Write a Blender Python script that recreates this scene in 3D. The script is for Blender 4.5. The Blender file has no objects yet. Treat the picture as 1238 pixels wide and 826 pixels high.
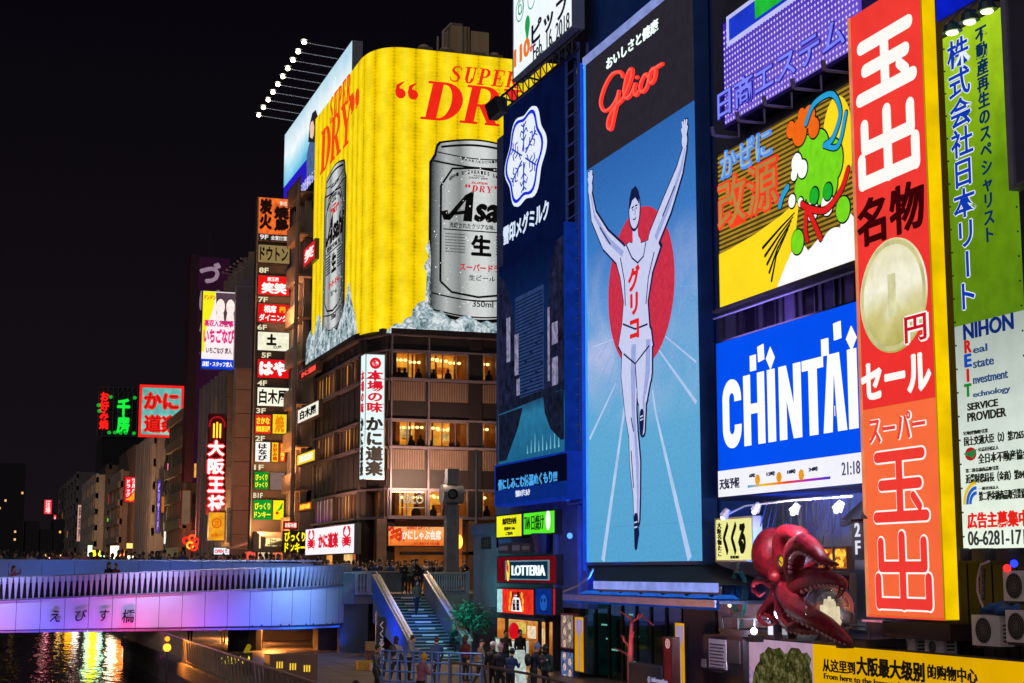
import bpy, bmesh, math, random
from mathutils import Vector, Matrix
random.seed(7)
SC = bpy.context.scene
COL = SC.collection
PI = math.pi

# ------------------------------------------------------------------ camera, world, exposure
FPX, IW, IH = 1900.0, 1238.0, 826.0
CAMZ = 1.15
YAW, PITCH = math.radians(-18.68), math.radians(8.29)
cam_data = bpy.data.cameras.new('camera')
cam = bpy.data.objects.new('camera', cam_data)
COL.objects.link(cam)
cam.location = (0, 0, CAMZ)
cam.rotation_euler = (PI / 2 + PITCH, 0, YAW)
cam_data.sensor_width = 36.0
cam_data.lens = 36.0 * FPX / IW
cam_data.clip_start = 0.1
cam_data.clip_end = 3000
SC.camera = cam
CROT = cam.rotation_euler.to_matrix()

world = bpy.data.worlds.new('World')
SC.world = world
world.use_nodes = True
wn = world.node_tree
for n in list(wn.nodes):
	wn.nodes.remove(n)
w_out = wn.nodes.new('ShaderNodeOutputWorld')
w_bg = wn.nodes.new('ShaderNodeBackground')
w_sky = wn.nodes.new('ShaderNodeTexSky')
w_sky.sky_type = 'NISHITA'
w_sky.sun_disc = False
w_sky.sun_elevation = math.radians(-6)
w_sky.sun_rotation = math.radians(200)
w_mix = wn.nodes.new('ShaderNodeMixRGB')
w_mix.blend_type = 'ADD'
w_mix.inputs[0].default_value = 1.0
w_mix.inputs[2].default_value = (0.0032, 0.0025, 0.0048, 1)
w_mul = wn.nodes.new('ShaderNodeMixRGB')
w_mul.blend_type = 'MULTIPLY'
w_mul.inputs[0].default_value = 1.0
w_mul.inputs[2].default_value = (0.02, 0.02, 0.02, 1)
wn.links.new(w_sky.outputs[0], w_mul.inputs[1])
w_tc = wn.nodes.new('ShaderNodeTexCoord')
w_sp = wn.nodes.new('ShaderNodeSeparateXYZ')
w_cr = wn.nodes.new('ShaderNodeValToRGB')
w_cr.color_ramp.elements[0].color = (0.0085, 0.0058, 0.0080, 1)
w_cr.color_ramp.elements[1].color = (0.0024, 0.0019, 0.0036, 1)
w_cr.color_ramp.elements[1].position = 0.34
wn.links.new(w_tc.outputs['Generated'], w_sp.inputs[0])
wn.links.new(w_sp.outputs[2], w_cr.inputs[0])
wn.links.new(w_cr.outputs[0], w_mix.inputs[2])
wn.links.new(w_mul.outputs[0], w_mix.inputs[1])
wn.links.new(w_mix.outputs[0], w_bg.inputs[0])
w_bg.inputs[1].default_value = 1.0
# very weak, very soft light of the whole lit city, from the canal side
sun_d = bpy.data.lights.new('sun', 'SUN')
sun_d.energy = 0.62; sun_d.angle = math.radians(80); sun_d.color = (.98, .88, .96)
sun_o = bpy.data.objects.new('sun', sun_d); COL.objects.link(sun_o)
sun_o.rotation_euler = Vector((.75, .62, -.45)).to_track_quat('-Z', 'Y').to_euler()
wn.links.new(w_bg.outputs[0], w_out.inputs[0])
SC.view_settings.view_transform = 'Standard'
SC.view_settings.look = 'None'
SC.view_settings.exposure = 0.0
SC.view_settings.gamma = 1.0
SC.view_settings.use_curve_mapping = False
SC.render.engine = 'CYCLES'
SC.cycles.max_bounces = 5
SC.cycles.diffuse_bounces = 3
SC.cycles.glossy_bounces = 3
SC.cycles.transparent_max_bounces = 8
SC.cycles.sample_clamp_indirect = 3.0
SC.cycles.use_denoising = True
SC.cycles.use_light_tree = True

# ------------------------------------------------------------------ helpers
def lin(c):
	if isinstance(c, str):
		c = c.lstrip('#')
		c = [int(c[i:i + 2], 16) / 255 for i in (0, 2, 4)]
	return tuple((x / 12.92 if x <= 0.04045 else ((x + 0.055) / 1.055) ** 2.4) for x in c) + (1.0,)

def new_mat(name):
	m = bpy.data.materials.new(name)
	m.use_nodes = True
	nt = m.node_tree
	for n in list(nt.nodes):
		nt.nodes.remove(n)
	out = nt.nodes.new('ShaderNodeOutputMaterial')
	return m, nt, out

_MC = {}
def paint(col, rough=0.6, var=0.25, scale=1.5, metal=0.0, bump=0.0, bscale=12, streak=False):
	key = ('p', col, rough, var, scale, metal, bump, bscale, streak)
	if key in _MC:
		return _MC[key]
	m, nt, out = new_mat('surface_' + str(len(_MC)))
	b = nt.nodes.new('ShaderNodeBsdfPrincipled')
	tc = nt.nodes.new('ShaderNodeTexCoord')
	mp = nt.nodes.new('ShaderNodeMapping')
	if streak:
		mp.inputs['Scale'].default_value = (1, 1, 0.12)
	nz = nt.nodes.new('ShaderNodeTexNoise')
	nz.inputs['Scale'].default_value = scale
	nz.inputs['Detail'].default_value = 6
	nz.inputs['Roughness'].default_value = 0.65
	nt.links.new(tc.outputs['Object'], mp.inputs[0])
	nt.links.new(mp.outputs[0], nz.inputs['Vector'])
	mr = nt.nodes.new('ShaderNodeMapRange')
	mr.inputs['From Min'].default_value = 0.3
	mr.inputs['From Max'].default_value = 0.7
	mr.inputs['To Min'].default_value = 1 - var
	mr.inputs['To Max'].default_value = 1 + var * 0.6
	nt.links.new(nz.outputs[0], mr.inputs['Value'])
	mx = nt.nodes.new('ShaderNodeVectorMath')
	mx.operation = 'SCALE'
	mx.inputs[0].default_value = lin(col)[:3]
	nt.links.new(mr.outputs[0], mx.inputs['Scale'])
	nt.links.new(mx.outputs[0], b.inputs['Base Color'])
	b.inputs['Roughness'].default_value = rough
	b.inputs['Metallic'].default_value = metal
	if bump:
		bn = nt.nodes.new('ShaderNodeTexNoise')
		bn.inputs['Scale'].default_value = bscale
		bn.inputs['Detail'].default_value = 5
		nt.links.new(tc.outputs['Object'], bn.inputs['Vector'])
		bp = nt.nodes.new('ShaderNodeBump')
		bp.inputs['Strength'].default_value = bump
		bp.inputs['Distance'].default_value = 0.05
		nt.links.new(bn.outputs[0], bp.inputs['Height'])
		nt.links.new(bp.outputs[0], b.inputs['Normal'])
	nt.links.new(b.outputs[0], out.inputs[0])
	_MC[key] = m
	return m

def glow(col, s=1.0, var=0.05, scale=2.0, sample=False, led=0.0, lsc=40.0):
	"""something lit from inside: a lamp, a screen, a backlit face"""
	key = ('g', col, s, var, scale, sample, led, lsc)
	if key in _MC:
		return _MC[key]
	m, nt, out = new_mat('lit_' + str(len(_MC)))
	e = nt.nodes.new('ShaderNodeEmission')
	e.inputs[0].default_value = lin(col)
	e.inputs[1].default_value = s
	if var > 0:
		tc = nt.nodes.new('ShaderNodeTexCoord')
		nz = nt.nodes.new('ShaderNodeTexNoise')
		nz.inputs['Scale'].default_value = scale
		nz.inputs['Detail'].default_value = 5
		nt.links.new(tc.outputs['Object'], nz.inputs['Vector'])
		mr = nt.nodes.new('ShaderNodeMapRange')
		mr.inputs['From Min'].default_value = 0.3
		mr.inputs['From Max'].default_value = 0.7
		mr.inputs['To Min'].default_value = s * (1 - var)
		mr.inputs['To Max'].default_value = s * (1 + var)
		nt.links.new(nz.outputs[0], mr.inputs['Value'])
		src = mr.outputs[0]
		if led > 0:
			for axis in ('Z', 'XY'):
				sp = nt.nodes.new('ShaderNodeSeparateXYZ')
				nt.links.new(tc.outputs['Object'], sp.inputs[0])
				ma = nt.nodes.new('ShaderNodeMath'); ma.operation = 'ADD'
				if axis == 'Z':
					nt.links.new(sp.outputs[2], ma.inputs[0]); ma.inputs[1].default_value = 0
				else:
					nt.links.new(sp.outputs[0], ma.inputs[0]); nt.links.new(sp.outputs[1], ma.inputs[1])
				mm = nt.nodes.new('ShaderNodeMath'); mm.operation = 'MULTIPLY'; mm.inputs[1].default_value = lsc
				nt.links.new(ma.outputs[0], mm.inputs[0])
				si = nt.nodes.new('ShaderNodeMath'); si.operation = 'SINE'
				nt.links.new(mm.outputs[0], si.inputs[0])
				m2 = nt.nodes.new('ShaderNodeMath'); m2.operation = 'MULTIPLY_ADD'
				m2.inputs[1].default_value = led * 0.5; m2.inputs[2].default_value = 1
				nt.links.new(si.outputs[0], m2.inputs[0])
				m3 = nt.nodes.new('ShaderNodeMath'); m3.operation = 'MULTIPLY'
				nt.links.new(src, m3.inputs[0]); nt.links.new(m2.outputs[0], m3.inputs[1])
				src = m3.outputs[0]
		nt.links.new(src, e.inputs[1])
	# the acrylic / glass front of the lamp also mirrors a little
	nt.links.new(e.outputs[0], out.inputs[0])
	m.cycles.emission_sampling = 'FRONT_BACK' if sample else 'NONE'
	_MC[key] = m
	return m

def printed(name, stops, axis='Z', lo=0.0, hi=1.0, wob=0.0, wsc=1.0, s=1.0, var=0.06, vsc=3.0, sample=True, lit=True, interp='LINEAR'):
	"""a printed or screen picture, or a wall with lamp light put into it: colour ramp along one axis of the object, with noise"""
	m, nt, out = new_mat(name)
	tc = nt.nodes.new('ShaderNodeTexCoord')
	sp = nt.nodes.new('ShaderNodeSeparateXYZ')
	nt.links.new(tc.outputs['Object'], sp.inputs[0])
	mr = nt.nodes.new('ShaderNodeMapRange')
	mr.inputs['From Min'].default_value = lo
	mr.inputs['From Max'].default_value = hi
	nt.links.new(sp.outputs['XYZ'.index(axis)], mr.inputs['Value'])
	nz = nt.nodes.new('ShaderNodeTexNoise')
	nz.inputs['Scale'].default_value = wsc
	nz.inputs['Detail'].default_value = 6
	nt.links.new(tc.outputs['Object'], nz.inputs['Vector'])
	ma = nt.nodes.new('ShaderNodeMath'); ma.operation = 'MULTIPLY_ADD'
	ma.inputs[1].default_value = wob; ma.inputs[2].default_value = -wob * 0.5
	nt.links.new(nz.outputs[0], ma.inputs[0])
	ad = nt.nodes.new('ShaderNodeMath'); ad.operation = 'ADD'
	nt.links.new(mr.outputs[0], ad.inputs[0]); nt.links.new(ma.outputs[0], ad.inputs[1])
	cr = nt.nodes.new('ShaderNodeValToRGB')
	cr.color_ramp.interpolation = interp
	els = cr.color_ramp.elements
	while len(els) < len(stops):
		els.new(0.5)
	for el, (p, c) in zip(els, stops):
		el.position = p
		el.color = lin(c)
	nt.links.new(ad.outputs[0], cr.inputs[0])
	nz2 = nt.nodes.new('ShaderNodeTexNoise')
	nz2.inputs['Scale'].default_value = vsc
	nz2.inputs['Detail'].default_value = 6
	nt.links.new(tc.outputs['Object'], nz2.inputs['Vector'])
	m2 = nt.nodes.new('ShaderNodeMapRange')
	m2.inputs['From Min'].default_value = 0.3; m2.inputs['From Max'].default_value = 0.7
	m2.inputs['To Min'].default_value = s * (1 - var); m2.inputs['To Max'].default_value = s * (1 + var)
	nt.links.new(nz2.outputs[0], m2.inputs['Value'])
	if lit:
		e = nt.nodes.new('ShaderNodeEmission')
		nt.links.new(cr.outputs[0], e.inputs[0]); nt.links.new(m2.outputs[0], e.inputs[1])
		m.cycles.emission_sampling = 'FRONT_BACK' if sample else 'NONE'
	else:
		e = nt.nodes.new('ShaderNodeBsdfPrincipled')
		e.inputs['Roughness'].default_value = 0.5
		vm = nt.nodes.new('ShaderNodeVectorMath'); vm.operation = 'SCALE'
		nt.links.new(cr.outputs[0], vm.inputs[0]); nt.links.new(m2.outputs[0], vm.inputs['Scale'])
		nt.links.new(vm.outputs[0], e.inputs[0])
	nt.links.new(e.outputs[0], out.inputs[0])
	return m

def glass_mat(tint='#223', refl=0.25, rough=0.05):
	key = ('gl', tint, refl, rough)
	if key in _MC:
		return _MC[key]
	m, nt, out = new_mat('window_glass_' + str(len(_MC)))
	t = nt.nodes.new('ShaderNodeBsdfTransparent')
	t.inputs[0].default_value = lin(tint)
	g = nt.nodes.new('ShaderNodeBsdfGlossy')
	g.inputs['Roughness'].default_value = rough
	g.inputs[0].default_value = (.9, .9, .9, 1)
	mx = nt.nodes.new('ShaderNodeMixShader')
	mx.inputs[0].default_value = refl
	nt.links.new(t.outputs[0], mx.inputs[1]); nt.links.new(g.outputs[0], mx.inputs[2])
	nt.links.new(mx.outputs[0], out.inputs[0])
	_MC[key] = m
	return m

def ray(px, py):
	return (CROT @ Vector(((px - IW / 2) / FPX, -(py - IH / 2) / FPX, -1))).normalized()

CAM = Vector((0, 0, CAMZ))

class Face:
	"""a real vertical plane of the place with its own 2-D frame: u to the viewer's right, v up, d outwards"""
	def __init__(s, p0, u, n):
		s.p0, s.u, s.n = Vector(p0), Vector(u).normalized(), Vector(n).normalized()
	def uv(s, px, py):
		r = ray(px, py)
		t = (s.p0 - CAM).dot(s.n) / r.dot(s.n)
		q = CAM + r * t - s.p0
		return q.dot(s.u), q.z
	def pt(s, u, v, d=0.0):
		return s.p0 + s.u * u + s.n * d + Vector((0, 0, v))
	def rect(s, x0, x1, y0, y1):
		ym, xm = (y0 + y1) / 2, (x0 + x1) / 2
		return s.uv(x0, ym)[0], s.uv(x1, ym)[0], s.uv(xm, y1)[1], s.uv(xm, y0)[1]
	def off(s, d):
		return Face(s.p0 + s.n * d, s.u, s.n)

def FX(x): return Face((x, 0, 0), (0, -1, 0), (-1, 0, 0))
def FY(y): return Face((0, y, 0), (1, 0, 0), (0, -1, 0))

def onz(px, py, z):
	r = ray(px, py)
	t = (z - CAMZ) / r.z
	return CAM + r * t
def ony(px, py, y):
	r = ray(px, py)
	return CAM + r * (y / r.y)
def onx(px, py, x):
	r = ray(px, py)
	return CAM + r * (x / r.x)

class MB:
	def __init__(s):
		s.v, s.f, s.m = [], [], []
		s.cur = 0
	def add(s, vs, fs):
		k = len(s.v)
		s.v += [Vector(p) for p in vs]
		s.f += [[i + k for i in f] for f in fs]
		s.m += [s.cur] * len(fs)
		return s
	def hexa(s, p):
		return s.add(p, [(0, 3, 2, 1), (4, 5, 6, 7), (0, 1, 5, 4), (1, 2, 6, 5), (2, 3, 7, 6), (3, 0, 4, 7)])
	def box(s, x0, x1, y0, y1, z0, z1):
		return s.hexa([(x0, y0, z0), (x1, y0, z0), (x1, y1, z0), (x0, y1, z0), (x0, y0, z1), (x1, y0, z1), (x1, y1, z1), (x0, y1, z1)])
	def fbox(s, F, u0, u1, v0, v1, d0, d1):
		P = F.pt
		return s.hexa([P(u0, v0, d1), P(u1, v0, d1), P(u1, v0, d0), P(u0, v0, d0), P(u0, v1, d1), P(u1, v1, d1), P(u1, v1, d0), P(u0, v1, d0)])
	def slab(s, F, pts, d0, d1):
		n = len(pts)
		vs = [F.pt(u, v, d1) for u, v in pts] + [F.pt(u, v, d0) for u, v in pts]
		fs = [list(range(n)), list(range(2 * n - 1, n - 1, -1))]
		fs += [(i, i + n, (i + 1) % n + n, (i + 1) % n) for i in range(n)]
		return s.add(vs, fs)
	def pslab(s, F, px, d0, d1):
		return s.slab(F, [F.uv(*p) for p in px], d0, d1)
	def frame(s, F, u0, u1, v0, v1, w, d0, d1):
		s.fbox(F, u0, u1, v0, v0 + w, d0, d1); s.fbox(F, u0, u1, v1 - w, v1, d0, d1)
		s.fbox(F, u0, u0 + w, v0 + w, v1 - w, d0, d1); s.fbox(F, u1 - w, u1, v0 + w, v1 - w, d0, d1)
		return s
	def tube(s, pts, r, n=6, caps=True):
		pts = [Vector(p) for p in pts]
		rs = r if isinstance(r, (list, tuple)) else [r] * len(pts)
		k = len(s.v)
		prev = None
		vs = []
		for i, p in enumerate(pts):
			a = pts[max(0, i - 1)]; b = pts[min(len(pts) - 1, i + 1)]
			t = (b - a)
			t = t.normalized() if t.length > 1e-9 else Vector((0, 0, 1))
			if prev is None:
				ref = Vector((0, 0, 1)) if abs(t.z) < 0.9 else Vector((1, 0, 0))
				x = t.cross(ref).normalized()
			else:
				x = (prev - t * prev.dot(t))
				x = x.normalized() if x.length > 1e-6 else t.orthogonal().normalized()
			prev = x
			y = t.cross(x)
			for j in range(n):
				a_ = 2 * PI * j / n
				vs.append(p + (x * math.cos(a_) + y * math.sin(a_)) * rs[i])
		fs = []
		for i in range(len(pts) - 1):
			for j in range(n):
				fs.append((i * n + j, i * n + (j + 1) % n, (i + 1) * n + (j + 1) % n, (i + 1) * n + j))
		if caps:
			fs.append(list(range(n - 1, -1, -1)))
			fs.append([(len(pts) - 1) * n + j for j in range(n)])
		return s.add(vs, fs)
	def ball(s, c, r, n=10, m=7, sc=(1, 1, 1), rot=None):
		c = Vector(c)
		vs = []
		for i in range(m + 1):
			th = PI * i / m
			for j in range(n):
				ph = 2 * PI * j / n
				q = Vector((math.sin(th) * math.cos(ph) * sc[0], math.sin(th) * math.sin(ph) * sc[1], math.cos(th) * sc[2])) * r
				if rot: q = rot @ q
				vs.append(c + q)
		fs = []
		for i in range(m):
			for j in range(n):
				a, b = i * n + j, i * n + (j + 1) % n
				fs.append((a, a + n, b + n, b))
		return s.add(vs, fs)
	def ring(s, F, cu, cv, r0, r1, d0, d1, n=32, a0=0, a1=2 * PI, sv=1.0):
		for i in range(n):
			a, b = a0 + (a1 - a0) * i / n, a0 + (a1 - a0) * (i + 1) / n
			s.slab(F, [(cu + r0 * math.cos(a), cv + r0 * sv * math.sin(a)), (cu + r1 * math.cos(a), cv + r1 * sv * math.sin(a)),
                       (cu + r1 * math.cos(b), cv + r1 * sv * math.sin(b)), (cu + r0 * math.cos(b), cv + r0 * sv * math.sin(b))], d0, d1)
		return s
	def disc(s, F, cu, cv, ru, rv, d0, d1, n=32):
		return s.slab(F, [(cu + ru * math.cos(2 * PI * i / n), cv + rv * math.sin(2 * PI * i / n)) for i in range(n)], d0, d1)
	def stroke(s, F, pts, ws, d0, d1, caps=True):
		"""a drawn line of changing width in face metres"""
		n = len(pts)
		if not isinstance(ws, (list, tuple)): ws = [ws] * n
		L, R = [], []
		for i in range(n):
			a = pts[max(0, i - 1)]; b = pts[min(n - 1, i + 1)]
			tx, ty = b[0] - a[0], b[1] - a[1]
			l = math.hypot(tx, ty) or 1
			nx, ny = -ty / l, tx / l
			w = ws[i] / 2
			L.append((pts[i][0] + nx * w, pts[i][1] + ny * w)); R.append((pts[i][0] - nx * w, pts[i][1] - ny * w))
		for i in range(n - 1):
			s.slab(F, [L[i], L[i + 1], R[i + 1], R[i]], d0, d1)
		if caps:
			for i in range(n):
				s.disc(F, pts[i][0], pts[i][1], ws[i] / 2, ws[i] / 2, d0, d1 - 0.001, 12)
		return s
	def pstroke(s, F, px, ws, d0, d1, caps=True):
		return s.stroke(F, [F.uv(*p) for p in px], ws, d0, d1, caps)
	def text(s, F, txt, u0, u1, v0, v1, d, depth=0.02, bold=0.0, shear=0.0, vertical=False, keep=False):
		if vertical:
			n = len(txt)
			ch = (v1 - v0) / n
			for i, c in enumerate(txt):
				if c == ' ': continue
				vs, fs = em_char(c, bold)
				rot = c in 'ー-～'
				cb = v1 - (i + 1) * ch
				out = []
				for x, y, z in vs:
					if rot: x, y = y + 0.02, 1 - x
					out.append(F.pt(u0 + x * (u1 - u0), cb + y * ch, d + z * depth))
				s.add(out, fs)
			return s
		vs, fs, asp = norm_text(txt, bold, shear)
		if keep:
			w = asp * (v1 - v0)
			if w < (u1 - u0):
				m = (u0 + u1) / 2
				u0, u1 = m - w / 2, m + w / 2
		s.add([F.pt(u0 + x * (u1 - u0), v0 + y * (v1 - v0), d + z * depth) for x, y, z in vs], fs)
		return s
	def ptext(s, F, txt, x0, x1, y0, y1, d, **k):
		u0, u1, v0, v1 = F.rect(x0, x1, y0, y1)
		return s.text(F, txt, u0, u1, v0, v1, d, **k)
	def build(s, name, mats, parent=None, label=None, kind=None, smooth=False, origin=None):
		me = bpy.data.meshes.new(name)
		base = Vector((0, 0, 0))
		if parent is not None: base = Vector(parent['_w'])
		o0 = Vector(origin) if origin is not None else base
		me.from_pydata([tuple(p - o0) for p in s.v], [], s.f)
		if not isinstance(mats, (list, tuple)): mats = [mats]
		for m in mats: me.materials.append(m)
		if len(mats) > 1:
			me.polygons.foreach_set('material_index', s.m)
		bm = bmesh.new(); bm.from_mesh(me)
		bmesh.ops.recalc_face_normals(bm, faces=bm.faces)
		bm.to_mesh(me); bm.free()
		if smooth:
			me.polygons.foreach_set('use_smooth', [True] * len(me.polygons))
		o = bpy.data.objects.new(name, me)
		COL.objects.link(o)
		if parent is not None: o.parent = parent
		o.location = o0 - base
		o['_w'] = list(o0)
		if label: o['label'] = label
		if kind: o['kind'] = kind
		return o

_TC = {}
def raw_text(txt, bold):
	c = bpy.data.curves.new('t', 'FONT')
	c.body = txt
	c.resolution_u = 3
	c.offset = bold
	c.extrude = 0.5
	o = bpy.data.objects.new('t', c)
	COL.objects.link(o)
	dg = bpy.context.evaluated_depsgraph_get()
	me = bpy.data.meshes.new_from_object(o.evaluated_get(dg))
	vs = [(v.co.x, v.co.y, v.co.z + 0.5) for v in me.vertices]
	fs = [tuple(p.vertices) for p in me.polygons]
	bpy.data.meshes.remove(me)
	bpy.data.objects.remove(o)
	bpy.data.curves.remove(c)
	return vs, fs
def fat_text(txt, bold):
	if bold <= 0.02: return raw_text(txt, bold)
	vs, fs = raw_text(txt, 0.014)
	e = (bold - 0.014) * .8
	V, Fc = [], []
	for i, (a, b) in enumerate(((0, 0), (1, 0), (-1, 0), (0, 1), (0, -1))):
		k = len(V)
		V += [(x + a * e, y + b * e, z + .02 * i * z) for x, y, z in vs]
		Fc += [tuple(j + k for j in f) for f in fs]
	return V, Fc
def norm_text(txt, bold, shear):
	k = (txt, bold, shear)
	if k not in _TC:
		vs, fs = fat_text(txt, bold)
		vs = [(x + shear * y, y, z) for x, y, z in vs]
		x0 = min(v[0] for v in vs); x1 = max(v[0] for v in vs)
		y0 = min(v[1] for v in vs); y1 = max(v[1] for v in vs)
		h = max(y1 - y0, 1e-4)
		_TC[k] = ([((x - x0) / (x1 - x0), (y - y0) / h, z) for x, y, z in vs], fs, (x1 - x0) / h)
	return _TC[k]
def em_char(c, bold):
	k = ('em', c, bold)
	if k not in _TC:
		vs, fs = fat_text(c, bold)
		cx = (min(v[0] for v in vs) + max(v[0] for v in vs)) / 2
		_TC[k] = ([(x - cx + 0.5, y + 0.12, z) for x, y, z in vs], fs)
	return _TC[k]

def tag(o, label=None, cat=None, group=None, kind=None):
	if label: o['label'] = label
	if cat: o['category'] = cat
	if group: o['group'] = group
	if kind: o['kind'] = kind
	return o
def thing(name, label, cat, loc=(0, 0, 0), group=None):
	o = bpy.data.objects.new(name, None)
	COL.objects.link(o)
	o.location = loc
	o['_w'] = list(loc)
	o.empty_display_size = 0.2
	return tag(o, label, cat, group)
def struct(name, mb, mat, **k):
	return tag(mb.build(name, mat, **k), kind='structure')
def share(src, name, parent, loc, rot=None, scale=None, mat=None):
	"""another piece using the same mesh; loc is relative to the parent"""
	o = src.copy()
	o.name = name
	COL.objects.link(o)
	o.parent = parent
	o.location = loc
	if rot is not None: o.rotation_euler = rot
	if scale is not None: o.scale = scale
	return o
def sign(name, label, cat, F, r, depth, panel, cab=None, group=None, fw=0.06, cabname='cabinet'):
	"""a lit sign: an Empty at its lower middle, cabinet, rim and panel; r = (u0,u1,v0,v1); F = plane of its back"""
	u0, u1, v0, v1 = r
	t = thing(name, label, cat, F.pt((u0 + u1) / 2, v0, depth / 2), group)
	cab = cab or DARK
	MB().fbox(F, u0, u1, v0, v1, 0, depth - 0.03).build(cabname, cab, t)
	MB().frame(F, u0, u1, v0, v1, fw, depth - 0.029, depth + 0.02).build('frame', cab, t)
	MB().fbox(F, u0 + fw, u1 - fw, v0 + fw, v1 - fw, depth - 0.028, depth).build('panel', panel, t)
	return t
def write(t, F, d, mat, items, name='lettering', bold=0.02, depth=0.02, **k):
	mb = MB()
	for it in items:
		mb.ptext(F, it[0], *it[1:5], d, bold=(it[5] if len(it) > 5 else bold), depth=depth, **k)
	return mb.build(name, mat, t)

DARK = paint('#2a2a30', 0.5, 0.3, 2)
STEEL = paint('#8a8c92', 0.4, 0.2, 3, metal=0.7)
GREYM = paint('#55565c', 0.45, 0.25, 3, metal=0.4)
WHITE = glow('#ffffff', 1.0, 0.03)
ORD = ['first', 'second', 'third', 'fourth', 'fifth', 'sixth', 'seventh', 'eighth', 'ninth', 'tenth']
BLACK = paint('#08080a', 0.6, 0.2)
# ------------------------------------------------------------------ setting: water, walkway, banks
def water_mat():
	m, nt, out = new_mat('canal_water')
	b = nt.nodes.new('ShaderNodeBsdfPrincipled')
	b.inputs['Base Color'].default_value = (0.006, 0.008, 0.012, 1)
	b.inputs['Roughness'].default_value = 0.04
	b.inputs['IOR'].default_value = 1.33
	b.inputs['Specular IOR Level'].default_value = 0.9
	tc = nt.nodes.new('ShaderNodeTexCoord')
	mp = nt.nodes.new('ShaderNodeMapping')
	mp.inputs['Scale'].default_value = (1.5, 0.42, 1)
	n1 = nt.nodes.new('ShaderNodeTexNoise'); n1.inputs['Scale'].default_value = 1.0; n1.inputs['Detail'].default_value = 3
	nt.links.new(tc.outputs['Object'], mp.inputs[0]); nt.links.new(mp.outputs[0], n1.inputs['Vector'])
	bp = nt.nodes.new('ShaderNodeBump'); bp.inputs['Strength'].default_value = 0.8; bp.inputs['Distance'].default_value = 0.05
	nt.links.new(n1.outputs[0], bp.inputs['Height']); nt.links.new(bp.outputs[0], b.inputs['Normal'])
	nt.links.new(b.outputs[0], out.inputs[0])
	return m
WZ, PZ, PE = -4.0, -3.0, 8.6        # water level, walkway level, walkway edge
struct('water', MB().add([(-60, -60, WZ), (13, -60, WZ), (13, 560, WZ), (-60, 560, WZ)], [(0, 1, 2, 3)]), water_mat())
struct('walkway', MB().box(PE, 60, 2, 98, PZ - 1.6, PZ).box(12, 60, 98.01, 520, PZ - 1.6, PZ), paint('#6a5f58', 0.55, 0.35, 0.8, bump=0.2))
struct('ground', MB().box(-900, 900, 520, 1500, WZ - 2, -0.2).box(60, 900, -100, 519.9, WZ - 2, -0.4), paint('#2c2a2a', 0.9))
# paving slabs on the near part of the walkway
t = MB()
for i in range(11):
	for j in range(36):
		x0, y0 = PE + 0.55 + i * 1.3, 36 + j * 1.9
		if x0 + 1.3 < 23: t.box(x0, x0 + 1.27, y0, y0 + 1.86, PZ, PZ + 0.012 + 0.004 * ((i * 7 + j * 3) % 3))
o = t.build('paving_slabs', paint('#6a5c50', 0.45, 0.5, 0.7, bump=0.15)); o['kind'] = 'structure'
struct('walkway_edge', MB().box(PE - .15, PE + .4, 20, 98, PZ - .3, PZ + .22), paint('#584c46', 0.6, 0.4, 1, bump=0.3))
# the street level plateau between the two big buildings, and behind all facades
PLZ = -0.05
struct('plaza', MB().box(17.8, 60, 80.2, 95.0, PLZ - .5, PLZ), paint('#7a706a', 0.6, 0.35, 0.8))
struct('plaza_retaining_wall', MB().box(22.2, 23.1, 79.0, 80.18, PZ, PLZ).box(17.8, 19.3, 80.2, 80.7, PZ, PLZ - .5), paint('#4a4440', 0.7, 0.4, 0.6, bump=0.2))
struct('street', MB().box(22, 60, 95.0, 516, PLZ - 0.6, PLZ - 0.004), paint('#3d3a38', 0.7))

# ------------------------------------------------------------------ the bridge
def bridge_path(s):
	"""plan of the near side of the bridge, s in metres from the left"""
	L = 22.0
	if s < L: return Vector((-9 + s, 77.6 + 0.012 * (s - 8)))
	R = 6.5
	a = (s - L) / R
	return Vector((-9 + L + R * math.sin(a), 77.77 + R * (1 - math.cos(a))))
def ztop(s): return -0.30 + 0.033 * max(0, s - 9) + (0.006 * max(0, s - 9) if s < 20 else 0.066)
SEND = 22 + 6.5 * 1.02
br = thing('canal_bridge', 'low bridge lit pink and violet with silver finned railing over the canal', 'bridge', (4, 79, WZ))
def panel_glow():
	return paint('#c9c7d2', 0.42, 0.06, 0.6)
PANELM = panel_glow()
w = 1.09
k = 0
s = 0.0
while s < SEND - 0.2:
	s1 = min(s + w, SEND)
	mb = MB()
	n = 3
	vs, fs = [], []
	prof = [(0.0, 1.0), (0.02, 0.97), (0.06, 0.10), (0.30, 0.0)]       # inward offset, height share
	zb = -1.72
	for i in range(n + 1):
		q = s + 0.012 + (s1 - s - 0.024) * i / n
		p = bridge_path(q); p2 = bridge_path(q + 0.05)
		tdir = (p2 - p).normalized(); inw = Vector((-tdir.y, tdir.x))
		zt = ztop(q)
		for off, h in prof:
			c = p + inw * off
			vs.append((c.x, c.y, zb + (zt - zb) * h))
	m = len(prof)
	for i in range(n):
		for j in range(m - 1):
			fs.append((i * m + j, (i + 1) * m + j, (i + 1) * m + j + 1, i * m + j + 1))
	mb.add(vs, fs)
	mb.build('fascia_panel', PANELM, br)
	s += w
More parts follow.
